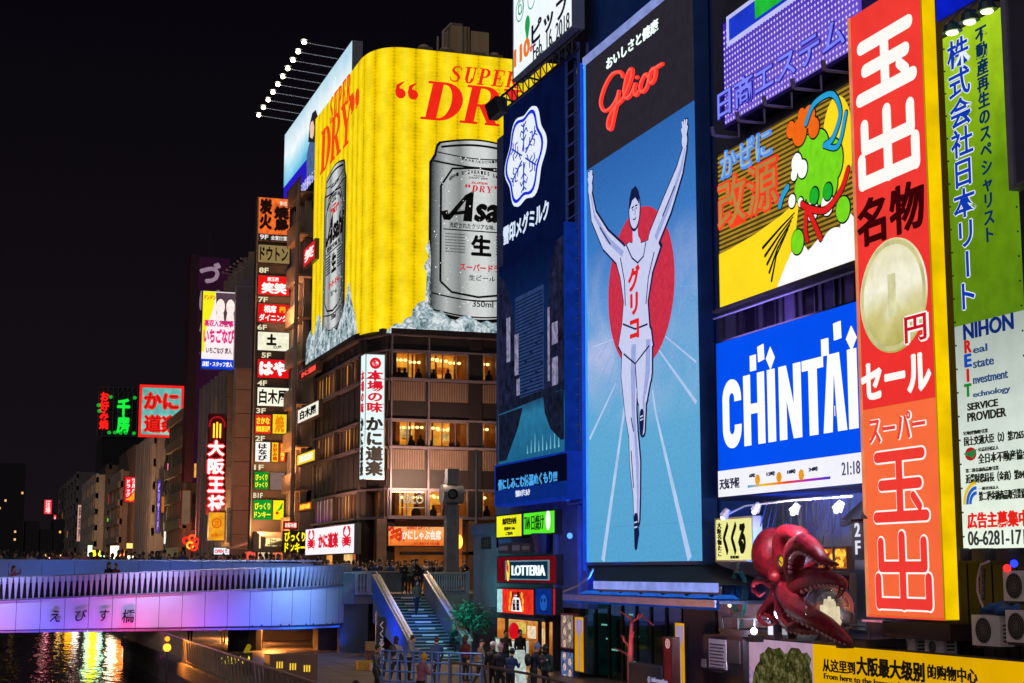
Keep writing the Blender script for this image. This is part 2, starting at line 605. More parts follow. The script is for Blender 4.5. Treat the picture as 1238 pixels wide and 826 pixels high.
def pathstrip(s0, s1, inw0, inw1, z0f, z1f, n=60):
	mb = MB(); vs, fs = [], []
	for i in range(n + 1):
		q = s0 + (s1 - s0) * i / n
		p = bridge_path(q); tdir = (bridge_path(q + .05) - p).normalized(); iw = Vector((-tdir.y, tdir.x))
		a, b = p + iw * inw0, p + iw * inw1
		vs += [(a.x, a.y, z0f(q)), (b.x, b.y, z0f(q)), (b.x, b.y, z1f(q)), (a.x, a.y, z1f(q))]
	for i in range(n):
		for j in range(4):
			fs.append((i * 4 + j, i * 4 + (j + 1) % 4, (i + 1) * 4 + (j + 1) % 4, (i + 1) * 4 + j))
	fs += [(0, 1, 2, 3), (n * 4, n * 4 + 3, n * 4 + 2, n * 4 + 1)]
	return mb.add(vs, fs)
pathstrip(0, SEND, 0.06, 0.6, lambda q: -1.62, lambda q: ztop(q) - 0.12).build('edge_beam', paint('#3a3840', 0.7), br)
pathstrip(0, SEND, -0.05, 0.28, lambda q: ztop(q) + 0.015, lambda q: ztop(q) + 0.075).build('bottom_rail', paint('#9a9aa8', 0.3, 0.1, 2, metal=0.6), br)
pathstrip(0, SEND, 0.02, 0.24, lambda q: ztop(q) + 1.05, lambda q: ztop(q) + 1.10).build('handrail', paint('#b8b8c4', 0.25, 0.1, 2, metal=0.7), br)
pathstrip(0, SEND, 0.34, 0.38, lambda q: ztop(q) + .02, lambda q: ztop(q) + .78).build('dark_gap_sheet', paint('#2c2438', 0.4, .3), br)  # dark sheet added so the gaps between the fins read as shade
# deck and underside
mb = MB()
vs = []; fs = []
n = 40
for i in range(n + 1):
	q = SEND * i / n
	p = bridge_path(q); tdir = (bridge_path(q + .05) - p).normalized(); iw = Vector((-tdir.y, tdir.x))
	a = p + iw * 0.55
	vs += [(a.x, a.y, -1.45), (a.x, a.y, -0.35), (a.x, 92, -0.35 + 0.2), (a.x, 92, -1.45)]
for i in range(n):
	for j in range(4):
		fs.append((i * 4 + j, i * 4 + (j + 1) % 4, (i + 1) * 4 + (j + 1) % 4, (i + 1) * 4 + j))
mb.add(vs, fs); mb.build('deck', paint('#57504c', 0.7), br)
# fins of the railing: one mesh shared
fin = MB()
fin.hexa([(-0.028, 0.00, 0), (0.028, 0.00, 0), (0.028, 0.10, 0), (-0.028, 0.10, 0), (-0.1, -0.13, 1.0), (0.1, -0.13, 1.0), (0.1, 0.0, 1.0), (-0.1, 0.0, 1.0)])
FINM = paint('#c6c4d0', 0.3, 0.12, 4, metal=0.35)
fin0 = None
s = 0.1
while s < SEND - 0.1:
	p = bridge_path(s); tdir = (bridge_path(s + .05) - p).normalized(); iw = Vector((-tdir.y, tdir.x))
	loc = Vector((p.x + iw.x * 0.02, p.y + iw.y * 0.02, ztop(s) + 0.05)) - Vector(br['_w'])
	rot = (0, 0, math.atan2(tdir.y, tdir.x))
	if fin0 is None:
		fin0 = fin.build('railing_fin', FINM, br)
		fm = fin0.data
		# local mesh: undo the parent offset
		for v in fm.vertices: v.co += Vector(br['_w'])
		fin0.location = loc; fin0.rotation_euler = rot
	else:
		share(fin0, 'railing_fin', br, loc, rot)
	s += 0.262
# calligraphy on the fascia
BF = FY(77.60)
mb = MB()
for c, x0, x1, y0, y1 in (('え', 60, 73, 738, 752), ('び', 91, 105, 737, 751), ('す', 120, 132, 737, 751), ('橋', 147, 163, 737, 753)):
	mb.ptext(BF, c, x0, x1, y0, y1, 0.0, bold=0.012, depth=0.045, shear=0.12)
mb.build('lettering', BLACK, br)
# inner wall panels of the raised middle of the deck (blue, glossy)
mid = thing('deck_parapet', 'blue glossy panelled parapet behind the silver finned railing of the bridge', 'parapet', (4, 84, -0.2))
IPM = paint('#9fb4d8', 0.22, 0.1, 1.0, metal=0.3)
k = 0
for i in range(16):
	x0 = -8 + i * 1.6
	zt = 1.80 - 0.02 * max(0, i - 7)
	MB().hexa([(x0 + .01, 83.6, -.2), (x0 + 1.59, 83.6, -.2), (x0 + 1.59, 83.75, -.2), (x0 + .01, 83.75, -.2),
               (x0 + .01, 83.9, zt - .11), (x0 + 1.59, 83.9, zt - .11 - .01), (x0 + 1.59, 84.0, zt - .11 - .01), (x0 + .01, 84.0, zt - .11)]).build('parapet_panel', IPM, mid)
MB().box(-8, 17.6, 83.85, 84.1, 1.62, 1.70).build('parapet_cap', paint('#c0c8d8', 0.25, 0.1, 2, metal=0.5), mid)
MB().box(-8, 17.6, 84.2, 91.5, 0.0, 0.35).build('raised_deck', paint('#5a5450', 0.7), mid)
# colour wash lamps, unseen and without fixtures, below the fascia: pink, violet, blue
def area(name, loc, target, size, energy, col, parent=None, sy=None, spread=170):
	l = bpy.data.lights.new(name, 'AREA')
	l.shape = 'RECTANGLE'; l.size = size; l.size_y = sy or size * 0.3
	l.spread = math.radians(spread); l.energy = energy; l.color = lin(col)[:3]
	o = bpy.data.objects.new(name, l); COL.objects.link(o)
	o.location = loc
	o.rotation_euler = (Vector(target) - Vector(loc)).to_track_quat('-Z', 'Y').to_euler()
	return o
wash = [(-8, '#ff5a70', 520), (-5.6, '#ff6078', 520), (-3.3, '#ff5878', 500), (-1, '#ff6088', 460), (1.2, '#c060e0', 480), (3.2, '#6858ff', 520), (5.2, '#b058f0', 520), (7.2, '#ff48a8', 600), (9.2, '#ff50b0', 600), (11.2, '#9050ff', 560), (13.2, '#3050ff', 620), (15.2, '#0858ff', 760), (17.2, '#0850ff', 500)]
for x, c, e in wash:
	y = 77.6 if x < 13 else 77.6 + (x - 13) * 0.8
	area('wash_lamp', (x, y - 1.3, -2.9), (x, y - .1, -.7), 1.6, e * 0.055, c, sy=0.2, spread=90)
for x, c in ((-6, '#a0b8ff'), (1, '#a8b0ff'), (8, '#b0b4ff'), (15, '#80b0ff')):  # unseen lamps added to brighten the railing fins
	area('rail_fill', (x, 75.8, 3.4), (x, 77.6, 1.0), 3, 85, c, sy=.3, spread=60)
for x, c in ((-2, '#a070ff'), (4, '#4080ff'), (10, '#2878ff'), (15, '#3090ff')):  # unseen lamps added to brighten the blue parapet
	area('parapet_fill', (x, 80.6, .2), (x, 83.6, 1.4), 4, 22, c, sy=.2, spread=100)
# abutment at the right end
ab = thing('bridge_abutment', 'grey bridge abutment block with dark underside beside the staircase', 'abutment', (18.3, 82, PZ))
MB().box(17.2, 18.6, 82.6, 84.0, PZ, -0.1).build('pier_wall', paint('#4f4845', 0.8, 0.4, 0.8, bump=0.3), ab)
MB().box(17.75, 18.5, 80.0, 80.15, -0.55, 1.0).build('upper_wall', paint('#6e7684', 0.4, 0.3, 1.0), ab)
MB().box(17.7, 18.55, 79.9, 80.2, 1.0, 1.07).build('coping', paint('#8a90a0', 0.35, 0.2, 2, metal=.4), ab)
# bridge column under the deck
mb = MB().tube([(13.6, 84, PZ), (13.6, 84, -1.5)], 0.9, 12)
tag(mb.build('bridge_column', paint('#2a2624', 0.8, .3)), 'thick dark column carrying the bridge above the riverside walkway', 'column')

# ------------------------------------------------------------------ riverside railing
rl = thing('riverside_railing', 'bronze railing with tapering posts along the lower riverside walkway', 'railing', (PE, 60, PZ))
RM = paint('#a0907c', 0.3, 0.2, 2, metal=0.6)
post = None
y = 38.0
while y < 97:
	loc = Vector((PE + .12, y, PZ + .2))
	if post is None:
		post = MB().hexa([(-.05, -.035, 0), (.05, -.035, 0), (.05, .035, 0), (-.05, .035, 0), (-.16, -.035, 1.0), (-.08, -.035, 1.0), (-.08, .035, 1.0), (-.16, .035, 1.0)]).build('post', RM)
		post.parent = rl
		post.location = loc - Vector(rl['_w'])
	else:
		share(post, 'post', rl, loc - Vector(rl['_w']))
	y += 0.8 if y < 120 else 1.2
MB().tube([(PE, 37, PZ + 1.22), (PE, 97, PZ + 1.22)], 0.045, 6).build('handrail', RM, rl)
MB().box(PE + .09, PE + .12, 37, 97, PZ + .3, PZ + .34).build('bottom_rail', RM, rl)
# the glowing orange lamp
p = ony(202, 783, 69)
area('walkway_lamp_glow', (p.x, p.y, p.z + .3), (p.x + .5, p.y - 1, PZ), .4, 700, '#ff9830')
lp = thing('walkway_lamp', 'glaring orange lamp low over the riverside railing under the bridge', 'lamp', (p.x, p.y, WZ))
MB().tube([(p.x, p.y, WZ), (p.x, p.y, p.z - .1)], 0.04, 6).build('lamp_post', DARK, lp)
MB().ball(p, 0.17, 12, 8).build('bulb', glow('#ff9a28', 3.2, 0, sample=True), lp)
MB().ball(p + Vector((0, 0, .36)), 0.11, 10, 6).build('upper_bulb', glow('#ff8a20', 2.6, 0, sample=True), lp)
# under-bridge walkway wall with lit slots, and a yellow glow
uw = thing('underpass_wall', 'stone wall under the bridge with rows of small yellow lit slots', 'wall', (17, 86, PZ))
MB().box(15.0, 22.9, 95.3, 95.8, PZ, -0.7).build('wall_face', paint('#8a7058', 0.6, .4, .6, bump=.3), uw)
WALLG = glow('#ffd040', 1.0, .1)
FW = FY(60.0)
lb = thing('light_slot_box', 'low brown wall block with three groups of yellow light slots beside the walkway', 'wall', (13, 60.5, PZ))
u0, u1, v0, v1 = FW.rect(326, 384, 792, 816)
MB().fbox(FW, u0, u1, PZ, v1, -1.2, 0).build('block', paint('#6b4c3a', .6, .3, 1), lb)
for cx in (338, 354, 371):
	for q in (-3, 0, 3):
		a0, a1, b0, b1 = FW.rect(cx + q - .8, cx + q + .8, 800 + (cx - 338) * .13, 808 + (cx - 338) * .13)
		MB().fbox(FW, a0, a1, b0, b1, 0.001, 0.02).build('light_slot', WALLG, lb)
for y in (84, 91, 99):  # downlights added to warm the walkway under the bridge
	f = thing('downlight', '%s round warm downlight under the bridge over the walkway' % {84: 'nearest', 91: 'middle', 99: 'farthest'}[y], 'lamp', (15, y, -1.5))
	MB().tube([(15, y, -1.55), (15, y, -1.47)], .2, 12).build('lens', glow('#ffc070', 4, 0, sample=True), f)
	area('downlight_fill', (15, y, -1.6), (15, y, -5), 0.5, 420, '#ffa050')
# ------------------------------------------------------------------ the corner building with the yellow beer wrap
AX, AY = 23.0, 95.4
AL, AR = FX(AX), FY(AY)
A_Y1 = 112.8
CY, CX = 98.3, 24.1            # ends of the rounded corner
z_y0 = AR.uv(500, 404)[1]; z_y1 = AR.uv(500, 61)[1]
bld = thing('corner_building', 'dark corner building with lit restaurant floors under a wrap-around yellow billboard', 'building', (30, 104, 0))
SPM = paint('#352a28', 0.5, 0.3, 1.2)
SPD = paint('#1e1819', 0.5, 0.3, 1.2)
TRIM = paint('#7c7078', 0.35, 0.2, 2, metal=.4)
ROOMW = printed('restaurant_wall_glow', [(0, '#b06414'), (0.3, '#f0a030'), (0.65, '#ffb848'), (1, '#d88020')], 'Z', 0, 2.0, 1.1, 1.1, 1.5, 0.4, 1.6)  # lamp light of the rooms put into the walls' own glow
# solid core set back behind the rooms, and upper body behind the billboard
MB().box(AX + 3.3, 42, AY + 3.6, A_Y1, PLZ, z_y0).box(CX + .2, 42, CY - 1.5, A_Y1, z_y0, z_y1 - .4).box(AX + .2, AX + 3.4, CY + .6, A_Y1, z_y0, z_y1 - .4).build('core', SPD, bld)
rows = [(426, 458), (509, 540), (593, 625)]
vs_ = [(AR.uv(500, b)[1], AR.uv(500, a)[1]) for a, b in rows]
CHAM = Face((AX, CY, 0), (Vector((CX, AY, 0)) - Vector((AX, CY, 0))).normalized(), Vector((CX, AY, 0)).cross(Vector((0, 0, 1))) if False else Vector((-(CY - AY), -(CX - AX), 0)))
CHL = math.hypot(CX - AX, CY - AY)
def band(v0, v1, d0, d1, mat, name):
	mb = MB()
	mb.fbox(AR, CX - .02, 42, v0, v1, d0, d1)
	mb.fbox(AL, -A_Y1, -CY + .02, v0, v1, d0, d1)
	mb.fbox(CHAM, 0, CHL, v0, v1, d0, d1)
	return mb.build(name, mat, bld)
edges = [(vs_[2][0] - .15, vs_[2][0]), (vs_[2][1], vs_[1][0]), (vs_[1][1], vs_[0][0]), (vs_[0][1], z_y0)]
for a, b in edges[1:]:
	band(a, b, -.5, 0, SPD, 'spandrel')
	band(b - .16, b, 0.001, .34, TRIM, 'ledge')
	band(a + .001, a + .12, 0.001, .2, TRIM, 'lintel')
band(edges[0][0], edges[0][1], -.5, .25, TRIM, 'ledge')
band(z_y0 - .1, z_y0 + .25, .0, .5, SPD, 'cornice')
# lighter slatted panels on the spandrels (right face), one by one
for (a, b) in edges[1:3]:
	for x0, x1 in ((469, 514), (520, 566), (583, 604), (609, 640)):
		u0, _, _, _ = AR.rect(x0, x1, 470, 480); u1 = AR.uv(x1, 475)[0]
		h = b - a
		MB().fbox(AR, u0, u1, b - .18 - h * .46, b - .2, .002, .06).build('spandrel_panel', paint('#58443a', .6, .3, 1.5), bld)
		n = int((u1 - u0) / .16)
		mb = MB()
		for i in range(n):
			mb.fbox(AR, u0 + (i + .3) * .16, u0 + (i + .55) * .16, b - .18 - h * .46, b - .2, .061, .09)
		mb.build('panel_fins', paint('#7d6a58', .5, .2, 2), bld, kind='stuff')
for (a, b) in edges[1:4]:
	n = 9
	for i in range(n):
		u0 = -A_Y1 + (A_Y1 - CY) / n * (i + .12); u1 = u0 + (A_Y1 - CY) / n * .76
		MB().fbox(AL, u0, u1, a + .35, b - .35, .002, .05).build('spandrel_panel', paint('#323034', .5, .25, 1.5), bld)
# columns
for px0, px1 in ((566.5, 582), (601, 609), (640, 650)):
	MB().fbox(AR, AR.uv(px0, 500)[0], AR.uv(px1, 500)[0], vs_[2][0], z_y0 - .1, -.5, .12).build('column', SPD, bld)
for px in (517.5, 472.5):
	MB().fbox(AR, AR.uv(px - 1, 500)[0], AR.uv(px + 1, 500)[0], edges[0][1], z_y0 - .11, .005, .22).build('mullion_column', TRIM, bld)
for px0, px1, y0 in ((437, 447, 585), (449, 467, 585), (566, 573, 630)):
	F = AR if px0 > 450 else CHAM
for i, u in enumerate((0.05, CHL - .8)):
	MB().fbox(CHAM, u, u + .75, PLZ, z_y0, -.6, .1).build('corner_column', SPM, bld)
for u in (-CY - .3, -105.5, -A_Y1 + .1):
	MB().fbox(AL, u, u + .5, PLZ, z_y0, -.5, .15).build('column', SPM, bld)
# windows with rooms behind
pend = glow('#fff0b0', 3.5, 0, sample=False)
dinner = paint('#1c1410', .8, .3)
def room_window(F, u0, u1, v0, v1, panes, ppl=2, seed=0, tintm=None, dep=3.0, lamps=2, parent=None):
	parent = parent or bld
	R = random.Random(seed)
	w = MB().frame(F, u0, u1, v0, v1, .07, -.12, .06)
	for i in range(1, panes):
		c = u0 + (u1 - u0) * i / panes
		w.fbox(F, c - .03, c + .03, v0 + .07, v1 - .07, -.1, .05)
	wo = w.build('window', TRIM, parent)
	for i in range(panes):
		a = u0 + (u1 - u0) * i / panes + .04; b = u0 + (u1 - u0) * (i + 1) / panes - .04
		MB().fbox(F, a, b, v0 + .07, v1 - .07, -.04, -.03).build('pane', glass_mat('#e8e0d0', .08), wo)
	# room shell: back wall glowing with put-in room light, ceiling, floor, side walls
	o = F.pt((u0 + u1) / 2, v0, -dep)
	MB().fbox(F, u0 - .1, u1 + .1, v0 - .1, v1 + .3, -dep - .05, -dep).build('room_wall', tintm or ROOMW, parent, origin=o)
	sh = MB().fbox(F, u0 - .1, u1 + .1, v1 + .3, v1 + .35, -dep, -.13).fbox(F, u0 - .1, u1 + .1, v0 - .12, v0 - .1, -dep, -.13)
	sh.fbox(F, u0 - .15, u0 - .1, v0 - .1, v1 + .3, -dep, -.13).fbox(F, u1 + .1, u1 + .15, v0 - .1, v1 + .3, -dep, -.13)
	sh.build('room_shell', (tintm or ROOMW) if F is AL else paint('#b87c48', .7, .3, 1), parent, origin=o)
	# wooden ceiling ribs and a partition post
	mb = MB()
	for i in range(2):
		c = u0 + (u1 - u0) * (i + R.random()) / 2
		mb.fbox(F, c - .04, c + .04, v0, v1 + .25, -dep + .02, -dep + .2)
	mb.build('partition', paint('#8a4c1c', .6, .3), parent)
	for i in range(3):
		c = u0 + (u1 - u0) * R.random() * .8; a = v0 + (v1 - v0) * R.uniform(.15, .5)
		MB().fbox(F, c, c + R.uniform(.3, .9), a, a + R.uniform(.3, .6), -dep + .03, -dep + .08).build('wall_picture', glow(R.choice(['#ffe0a0', '#a85818', '#e87828', '#ffd070', '#7a3c14']), 1, .5, 4), parent)
	if R.random() < .35:
		c = u0 + (u1 - u0) * R.choice([.05, .55]); MB().fbox(F, c, c + (u1 - u0) * .28, v0 + .1, v1 - .08, -.3, -.26).build('blind', paint('#8a5c34', .7, .3, 3), parent)
	for i in range(lamps):
		c = u0 + (u1 - u0) * (i + .3 + .4 * R.random()) / lamps
		q = F.pt(c, v1 - .25 - .15 * R.random(), -R.uniform(.7, 2.2))
		pm = MB()
		for k2 in range(3):
			pm.ball(q + F.u * (k2 - 1) * .3, .13, 8, 5, (1, 1, .75))
		pm.build('pendant_lamp', pend, parent)
	for i in range(ppl):
		c = u0 + (u1 - u0) * R.uniform(.08, .92)
		q = F.pt(c, v0 + .05, -R.uniform(.5, 1.2))
		pm = MB().ball(q + Vector((0, 0, .62)), .12, 8, 6, (.85, .95, 1.15)).ball(q + Vector((0, 0, .2)), .26, 8, 6, (1, .6, 1.3)).tube([q + Vector((0, 0, .4)), q + Vector((0, 0, .6))], .07, 6)
		pm.build('seated_diner', dinner, parent, smooth=True)
sd = 0
for (v0, v1) in vs_:
	for x0, x1, pn, lm in ((469.5, 516, 2, 3), (519, 566, 3, 3), (583, 600.5, 1, 1), (609.5, 640, 2, 1)):
		sd += 1
		u0 = AR.uv(x0, 500)[0]; u1 = AR.uv(x1, 500)[0]
		room_window(AR, u0, u1, v0, v1, pn, 3 if pn > 1 else 1, sd, lamps=lm)
PINKW = printed('shop_wall_pink_glow', [(0, '#c85aff'), (.4, '#ffd0f0'), (1, '#fff0d8')], 'Z', 0, 2.4, .5, 1.5, 1.0, .3, 2)  # room light put into these wall colours too
DIMW = printed('dim_wall_glow', [(0, '#3a2008'), (.5, '#c88420'), (1, '#6c4418')], 'Z', 0, 2, 1.2, 1.1, .9, .5, 1.4)
for ri, (v0, v1) in enumerate(vs_):
	for i in range(6):
		sd += 1
		L0, L1 = -A_Y1 + .7, -CY - .45
		u0 = L0 + (L1 - L0) * i / 6 + .06; u1 = L0 + (L1 - L0) * (i + 1) / 6 - .06
		if u0 < -105.5 < u1 or abs(u0 + 105.3) < .2: pass
		tm = PINKW if (ri == 2 and i < 3) else (ROOMW if (i * 7 + ri * 3) % 3 == 0 else DIMW)
		room_window(AL, u0, u1, v0, v1, 2, 1 if i % 2 else 0, sd, tm, 1.0, 1)
for i, (px, py, c) in enumerate(((418, 433, '#c8ff50'), (399, 473, '#20e040'), (392, 472, '#20e040'), (405, 470, '#18d838'))):
	q = onx(px, py, 23.6)
	MB().ball(q, .35, 8, 5, (.4, 1.6, .35) if i == 0 else (.4, .5, .7)).build('green_lamp', glow(c, 1.2, .2), bld)
MB().ptext(AR.off(-.35), 'ITTOLO', 470, 512, 598, 609, 0, bold=.02, depth=.03).build('neon_lettering', WHITE, bld)
MB().fbox(AR, AR.uv(468, 600)[0], AR.uv(523, 600)[0], AR.uv(495, 614)[1], AR.uv(495, 613)[1], -.35, -.3).build('neon_line', glow('#ffe8d0', 1), bld)
# ground floor: dark recess, lit shop front behind the crowd
g1 = edges[0][0]
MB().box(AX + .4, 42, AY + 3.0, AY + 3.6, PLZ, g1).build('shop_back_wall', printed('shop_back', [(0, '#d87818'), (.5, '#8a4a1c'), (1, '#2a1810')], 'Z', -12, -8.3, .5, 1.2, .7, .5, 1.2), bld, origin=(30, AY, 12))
MB().fbox(AR, CX + .9, 42, g1 - 2.2, g1 - 2.0, -.4, .1).build('shop_beam', SPD, bld)
for px0, px1 in ((455, 467), (539, 551), (566, 574)):
	MB().fbox(AR, AR.uv(px0, 650)[0], AR.uv(px1, 650)[0], PLZ, g1, -.5, .1).build('ground_column', paint('#6a5040', .5, .3, 2), bld)
MB().fbox(AL, -A_Y1, -CY, g1 - 1.5, g1, -.5, -.1).build('shop_fascia', SPD, bld)
for i in range(5):
	u = -A_Y1 + 1 + i * 2.8
	MB().fbox(AL, u, u + 2.2, PLZ + .5, g1 - 1.6, -.9, -.8).build('shop_window', glow(['#ffb050', '#d08040', '#ffd080', '#c06a30', '#ffb860'][i], .8, .5, 1.5, sample=True), bld)

# wrap-around yellow billboard: shell following left face, rounded corner and right face
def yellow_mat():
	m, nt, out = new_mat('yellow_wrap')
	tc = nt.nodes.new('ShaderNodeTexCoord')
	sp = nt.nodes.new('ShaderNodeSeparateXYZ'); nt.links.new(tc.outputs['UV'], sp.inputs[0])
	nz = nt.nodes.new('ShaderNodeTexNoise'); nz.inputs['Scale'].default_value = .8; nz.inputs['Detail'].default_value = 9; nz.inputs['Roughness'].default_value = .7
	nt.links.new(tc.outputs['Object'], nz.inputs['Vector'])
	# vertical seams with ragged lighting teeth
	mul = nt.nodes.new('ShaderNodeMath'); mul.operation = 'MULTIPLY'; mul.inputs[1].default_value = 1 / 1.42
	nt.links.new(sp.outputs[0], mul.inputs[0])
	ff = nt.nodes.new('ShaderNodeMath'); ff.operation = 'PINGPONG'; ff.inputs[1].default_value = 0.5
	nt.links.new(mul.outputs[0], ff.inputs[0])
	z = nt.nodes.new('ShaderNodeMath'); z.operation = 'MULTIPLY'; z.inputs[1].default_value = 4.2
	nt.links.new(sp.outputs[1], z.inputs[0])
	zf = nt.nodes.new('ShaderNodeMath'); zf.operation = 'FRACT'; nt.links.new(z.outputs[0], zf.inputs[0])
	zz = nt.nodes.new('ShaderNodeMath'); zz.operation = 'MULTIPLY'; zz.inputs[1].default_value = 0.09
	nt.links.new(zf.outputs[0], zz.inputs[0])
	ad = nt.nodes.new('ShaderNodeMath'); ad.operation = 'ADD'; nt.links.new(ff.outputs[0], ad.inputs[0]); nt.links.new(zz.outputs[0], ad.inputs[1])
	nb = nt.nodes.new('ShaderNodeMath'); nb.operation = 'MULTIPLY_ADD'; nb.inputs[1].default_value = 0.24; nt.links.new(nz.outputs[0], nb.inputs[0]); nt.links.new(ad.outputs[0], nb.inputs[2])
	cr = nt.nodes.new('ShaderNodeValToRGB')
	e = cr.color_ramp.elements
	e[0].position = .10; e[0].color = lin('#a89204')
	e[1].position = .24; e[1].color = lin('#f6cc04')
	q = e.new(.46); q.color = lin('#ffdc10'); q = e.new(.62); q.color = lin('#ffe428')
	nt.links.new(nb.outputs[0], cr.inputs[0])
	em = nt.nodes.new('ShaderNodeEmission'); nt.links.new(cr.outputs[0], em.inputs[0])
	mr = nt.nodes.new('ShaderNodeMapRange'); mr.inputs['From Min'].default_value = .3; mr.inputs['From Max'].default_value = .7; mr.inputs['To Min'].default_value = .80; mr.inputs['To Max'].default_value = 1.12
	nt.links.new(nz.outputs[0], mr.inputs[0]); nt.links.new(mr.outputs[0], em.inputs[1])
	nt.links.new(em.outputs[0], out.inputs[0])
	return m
YB = thing('yellow_billboard', 'huge yellow beer billboard wrapped round the corner building with silver can and red letters', 'billboard', (AX, 100, z_y0))
path = [(AX - .35, A_Y1 + .3)]
path.append((AX - .35, CY + .3))
P0, P1, P2 = Vector((AX - .35, CY + .3)), Vector((AX - .35, AY - .35)), Vector((CX + .9, AY - .35))
for i in range(1, 13):
	q = i / 12
	v = P0 * (1 - q) ** 2 + P1 * 2 * q * (1 - q) + P2 * q ** 2
	path.append((v.x, v.y))
path.append((42, AY - .35))
vs, fs, uvs = [], [], []
acc = 0
for i, (x, y) in enumerate(path):
	if i: acc += math.hypot(x - path[i - 1][0], y - path[i - 1][1])
	zt = z_y1
	vs += [(x, y, z_y0 + .1), (x, y, zt)]
	uvs.append(acc)
n = len(path)
mb = MB().add(vs, [(2 * i, 2 * i + 2, 2 * i + 3, 2 * i + 1) for i in range(n - 1)])
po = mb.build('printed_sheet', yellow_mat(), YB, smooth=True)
uvl = po.data.uv_layers.new(name='UVMap')
for poly in po.data.polygons:
	for li in poly.loop_indices:
		vi = po.data.loops[li].vertex_index
		uvl.data[li].uv = (uvs[vi // 2], po.data.vertices[vi].co.z)
inner = [(x + .3, y + .3) for x, y in path]
vs = []
for (x, y) in path: vs.append((x, y, z_y1 + .002))
for (x, y) in inner: vs.append((x, y, z_y1 + .002))
MB().add(vs, [(i, i + 1, n + i + 1, n + i) for i in range(n - 1)]).build('top_cap', paint('#b09a20', .6), YB)
MB().add([(AX - .35, A_Y1 + .3, z_y0 + .1), (AX + .3, A_Y1 + .3, z_y0 + .1), (AX + .3, A_Y1 + .3, z_y1), (AX - .35, A_Y1 + .3, z_y1)], [(0, 1, 2, 3)]).build('end_cap', paint('#8a7a20', .6), YB)
# serif lettering
def serif(F, ch, x0, y0, w, h, sh, d, mb, tall=1):
	"""letter polygons in a unit box, mapped with slant"""
	def P(a, b): return (x0 + a * w + sh * b * h, y0 + b * h)
	def q(pts): mb.slab(F, [P(a, b) for a, b in pts], d, d + .03)
	def rct(a0, a1, b0, b1): q([(a0, b0), (a1, b0), (a1, b1), (a0, b1)])
	def bowl(cx, cy, rx, ry, ix, iy, a0=-90, a1=90, n=12):
		for i in range(n):
			a, b = math.radians(a0 + (a1 - a0) * i / n), math.radians(a0 + (a1 - a0) * (i + 1) / n)
			q([(cx + ix * math.cos(a), cy + iy * math.sin(a)), (cx + rx * math.cos(a), cy + ry * math.sin(a)), (cx + rx * math.cos(b), cy + ry * math.sin(b)), (cx + ix * math.cos(b), cy + iy * math.sin(b))])
	def st(pts, ws):
		pp = [P(a, b) for a, b in pts]
		mb.stroke(F, pp, [k_ * w for k_ in ws], d, d + .03, False)
	if ch == 'D':
		rct(.12, .40, .06, .94); rct(0, .5, 0, .06); rct(0, .5, .94, 1); bowl(.45, .5, .54, .5, .25, .44)
	elif ch == 'R':
		rct(.12, .36, .06, .94); rct(0, .46, 0, .06); rct(0, .5, .94, 1); bowl(.48, .73, .4, .27, .18, .2)
		rct(.36, .48, .46, .52); q([(.42, .47), (.66, .47), (.95, .06), (.70, .06)]); rct(.66, 1.05, 0, .06)
	elif ch == 'P':
		rct(.14, .38, .06, .94); rct(0, .52, 0, .06); rct(0, .5, .94, 1); bowl(.48, .72, .42, .28, .18, .21); rct(.38, .48, .44, .5)
	elif ch == 'Y':
		q([(.02, .94), (.30, .94), (.60, .45), (.40, .40)]); q([(.80, .94), (.92, .94), (.60, .45), (.52, .45)]); rct(.40, .62, .06, .46)
		rct(-.05, .42, .94, 1); rct(.68, 1.05, .94, 1); rct(.26, .76, 0, .06)
	elif ch == 'E':
		rct(.14, .38, .06, .94); rct(0, .85, 0, .06); rct(0, .85, .94, 1); rct(.38, .62, .46, .54); q([(.78, .06), (.9, .3), (.96, .3), (.86, .0)]); q([(.78, .94), (.84, .7), (.9, .7), (.86, 1)]); rct(.6, .66, .36, .64)
	elif ch == 'U':
		rct(.12, .36, .3, .94); rct(.72, .82, .3, .94); rct(0, .5, .94, 1); rct(.6, .95, .94, 1); bowl(.47, .32, .35, .32, .11, .24, 180, 360)
	elif ch == 'S':
		st([(.84, .72), (.80, .88), (.55, .97), (.28, .90), (.18, .72), (.35, .58), (.60, .46), (.76, .30), (.70, .1), (.42, .03), (.16, .12), (.08, .3)], [.05, .08, .08, .12, .2, .24, .25, .22, .14, .08, .08, .05])
	elif ch == '"':
		for o_ in (0, .5):
			mb.disc(F, *P(.2 + o_, .78), .2 * w, .2 * w, d, d + .03, 14)
			st([(.08 + o_, .80), (.10 + o_, .98), (.34 + o_, 1.10)], [.2, .14, .03])
	elif ch == "'":
		for o_ in (0, .5):
			mb.disc(F, *P(.2 + o_, .95), .2 * w, .2 * w, d, d + .03, 14)
			st([(.33 + o_, .93), (.3 + o_, .75), (.06 + o_, .63)], [.2, .14, .03])
RED = glow('#f02818', 1.0, .08, 1.5)
BR = FY(AY - .37)
def ln(F, txt, x0s, x1, ybot, ytop, sh, mb):
	"""letters along a row; px of the row's left, right, bottom and top"""
	u0, u1, v0, v1 = F.rect(x0s, x1, ytop, ybot)
	cw = (u1 - u0) / len(txt)
	for i, c in enumerate(txt):
		serif(F, c, u0 + cw * i, v0, cw * (.98 if len(txt) == 3 else .88), v1 - v0, sh, 0, mb)
mb = MB()
ln(BR, 'SUPER', 542, 627, 103, 83, .22, mb)
ln(BR, 'DRY', 508, 648, 150.5, 104, .22, mb)
u0, u1, v0, v1 = BR.rect(478, 510, 104, 150)
serif(BR, '"', u0, v0, (u1 - u0) * .95, v1 - v0, 0, 0, mb)
mb.build('red_lettering', RED, YB)
BL = FX(AX - .37)
mb = MB()
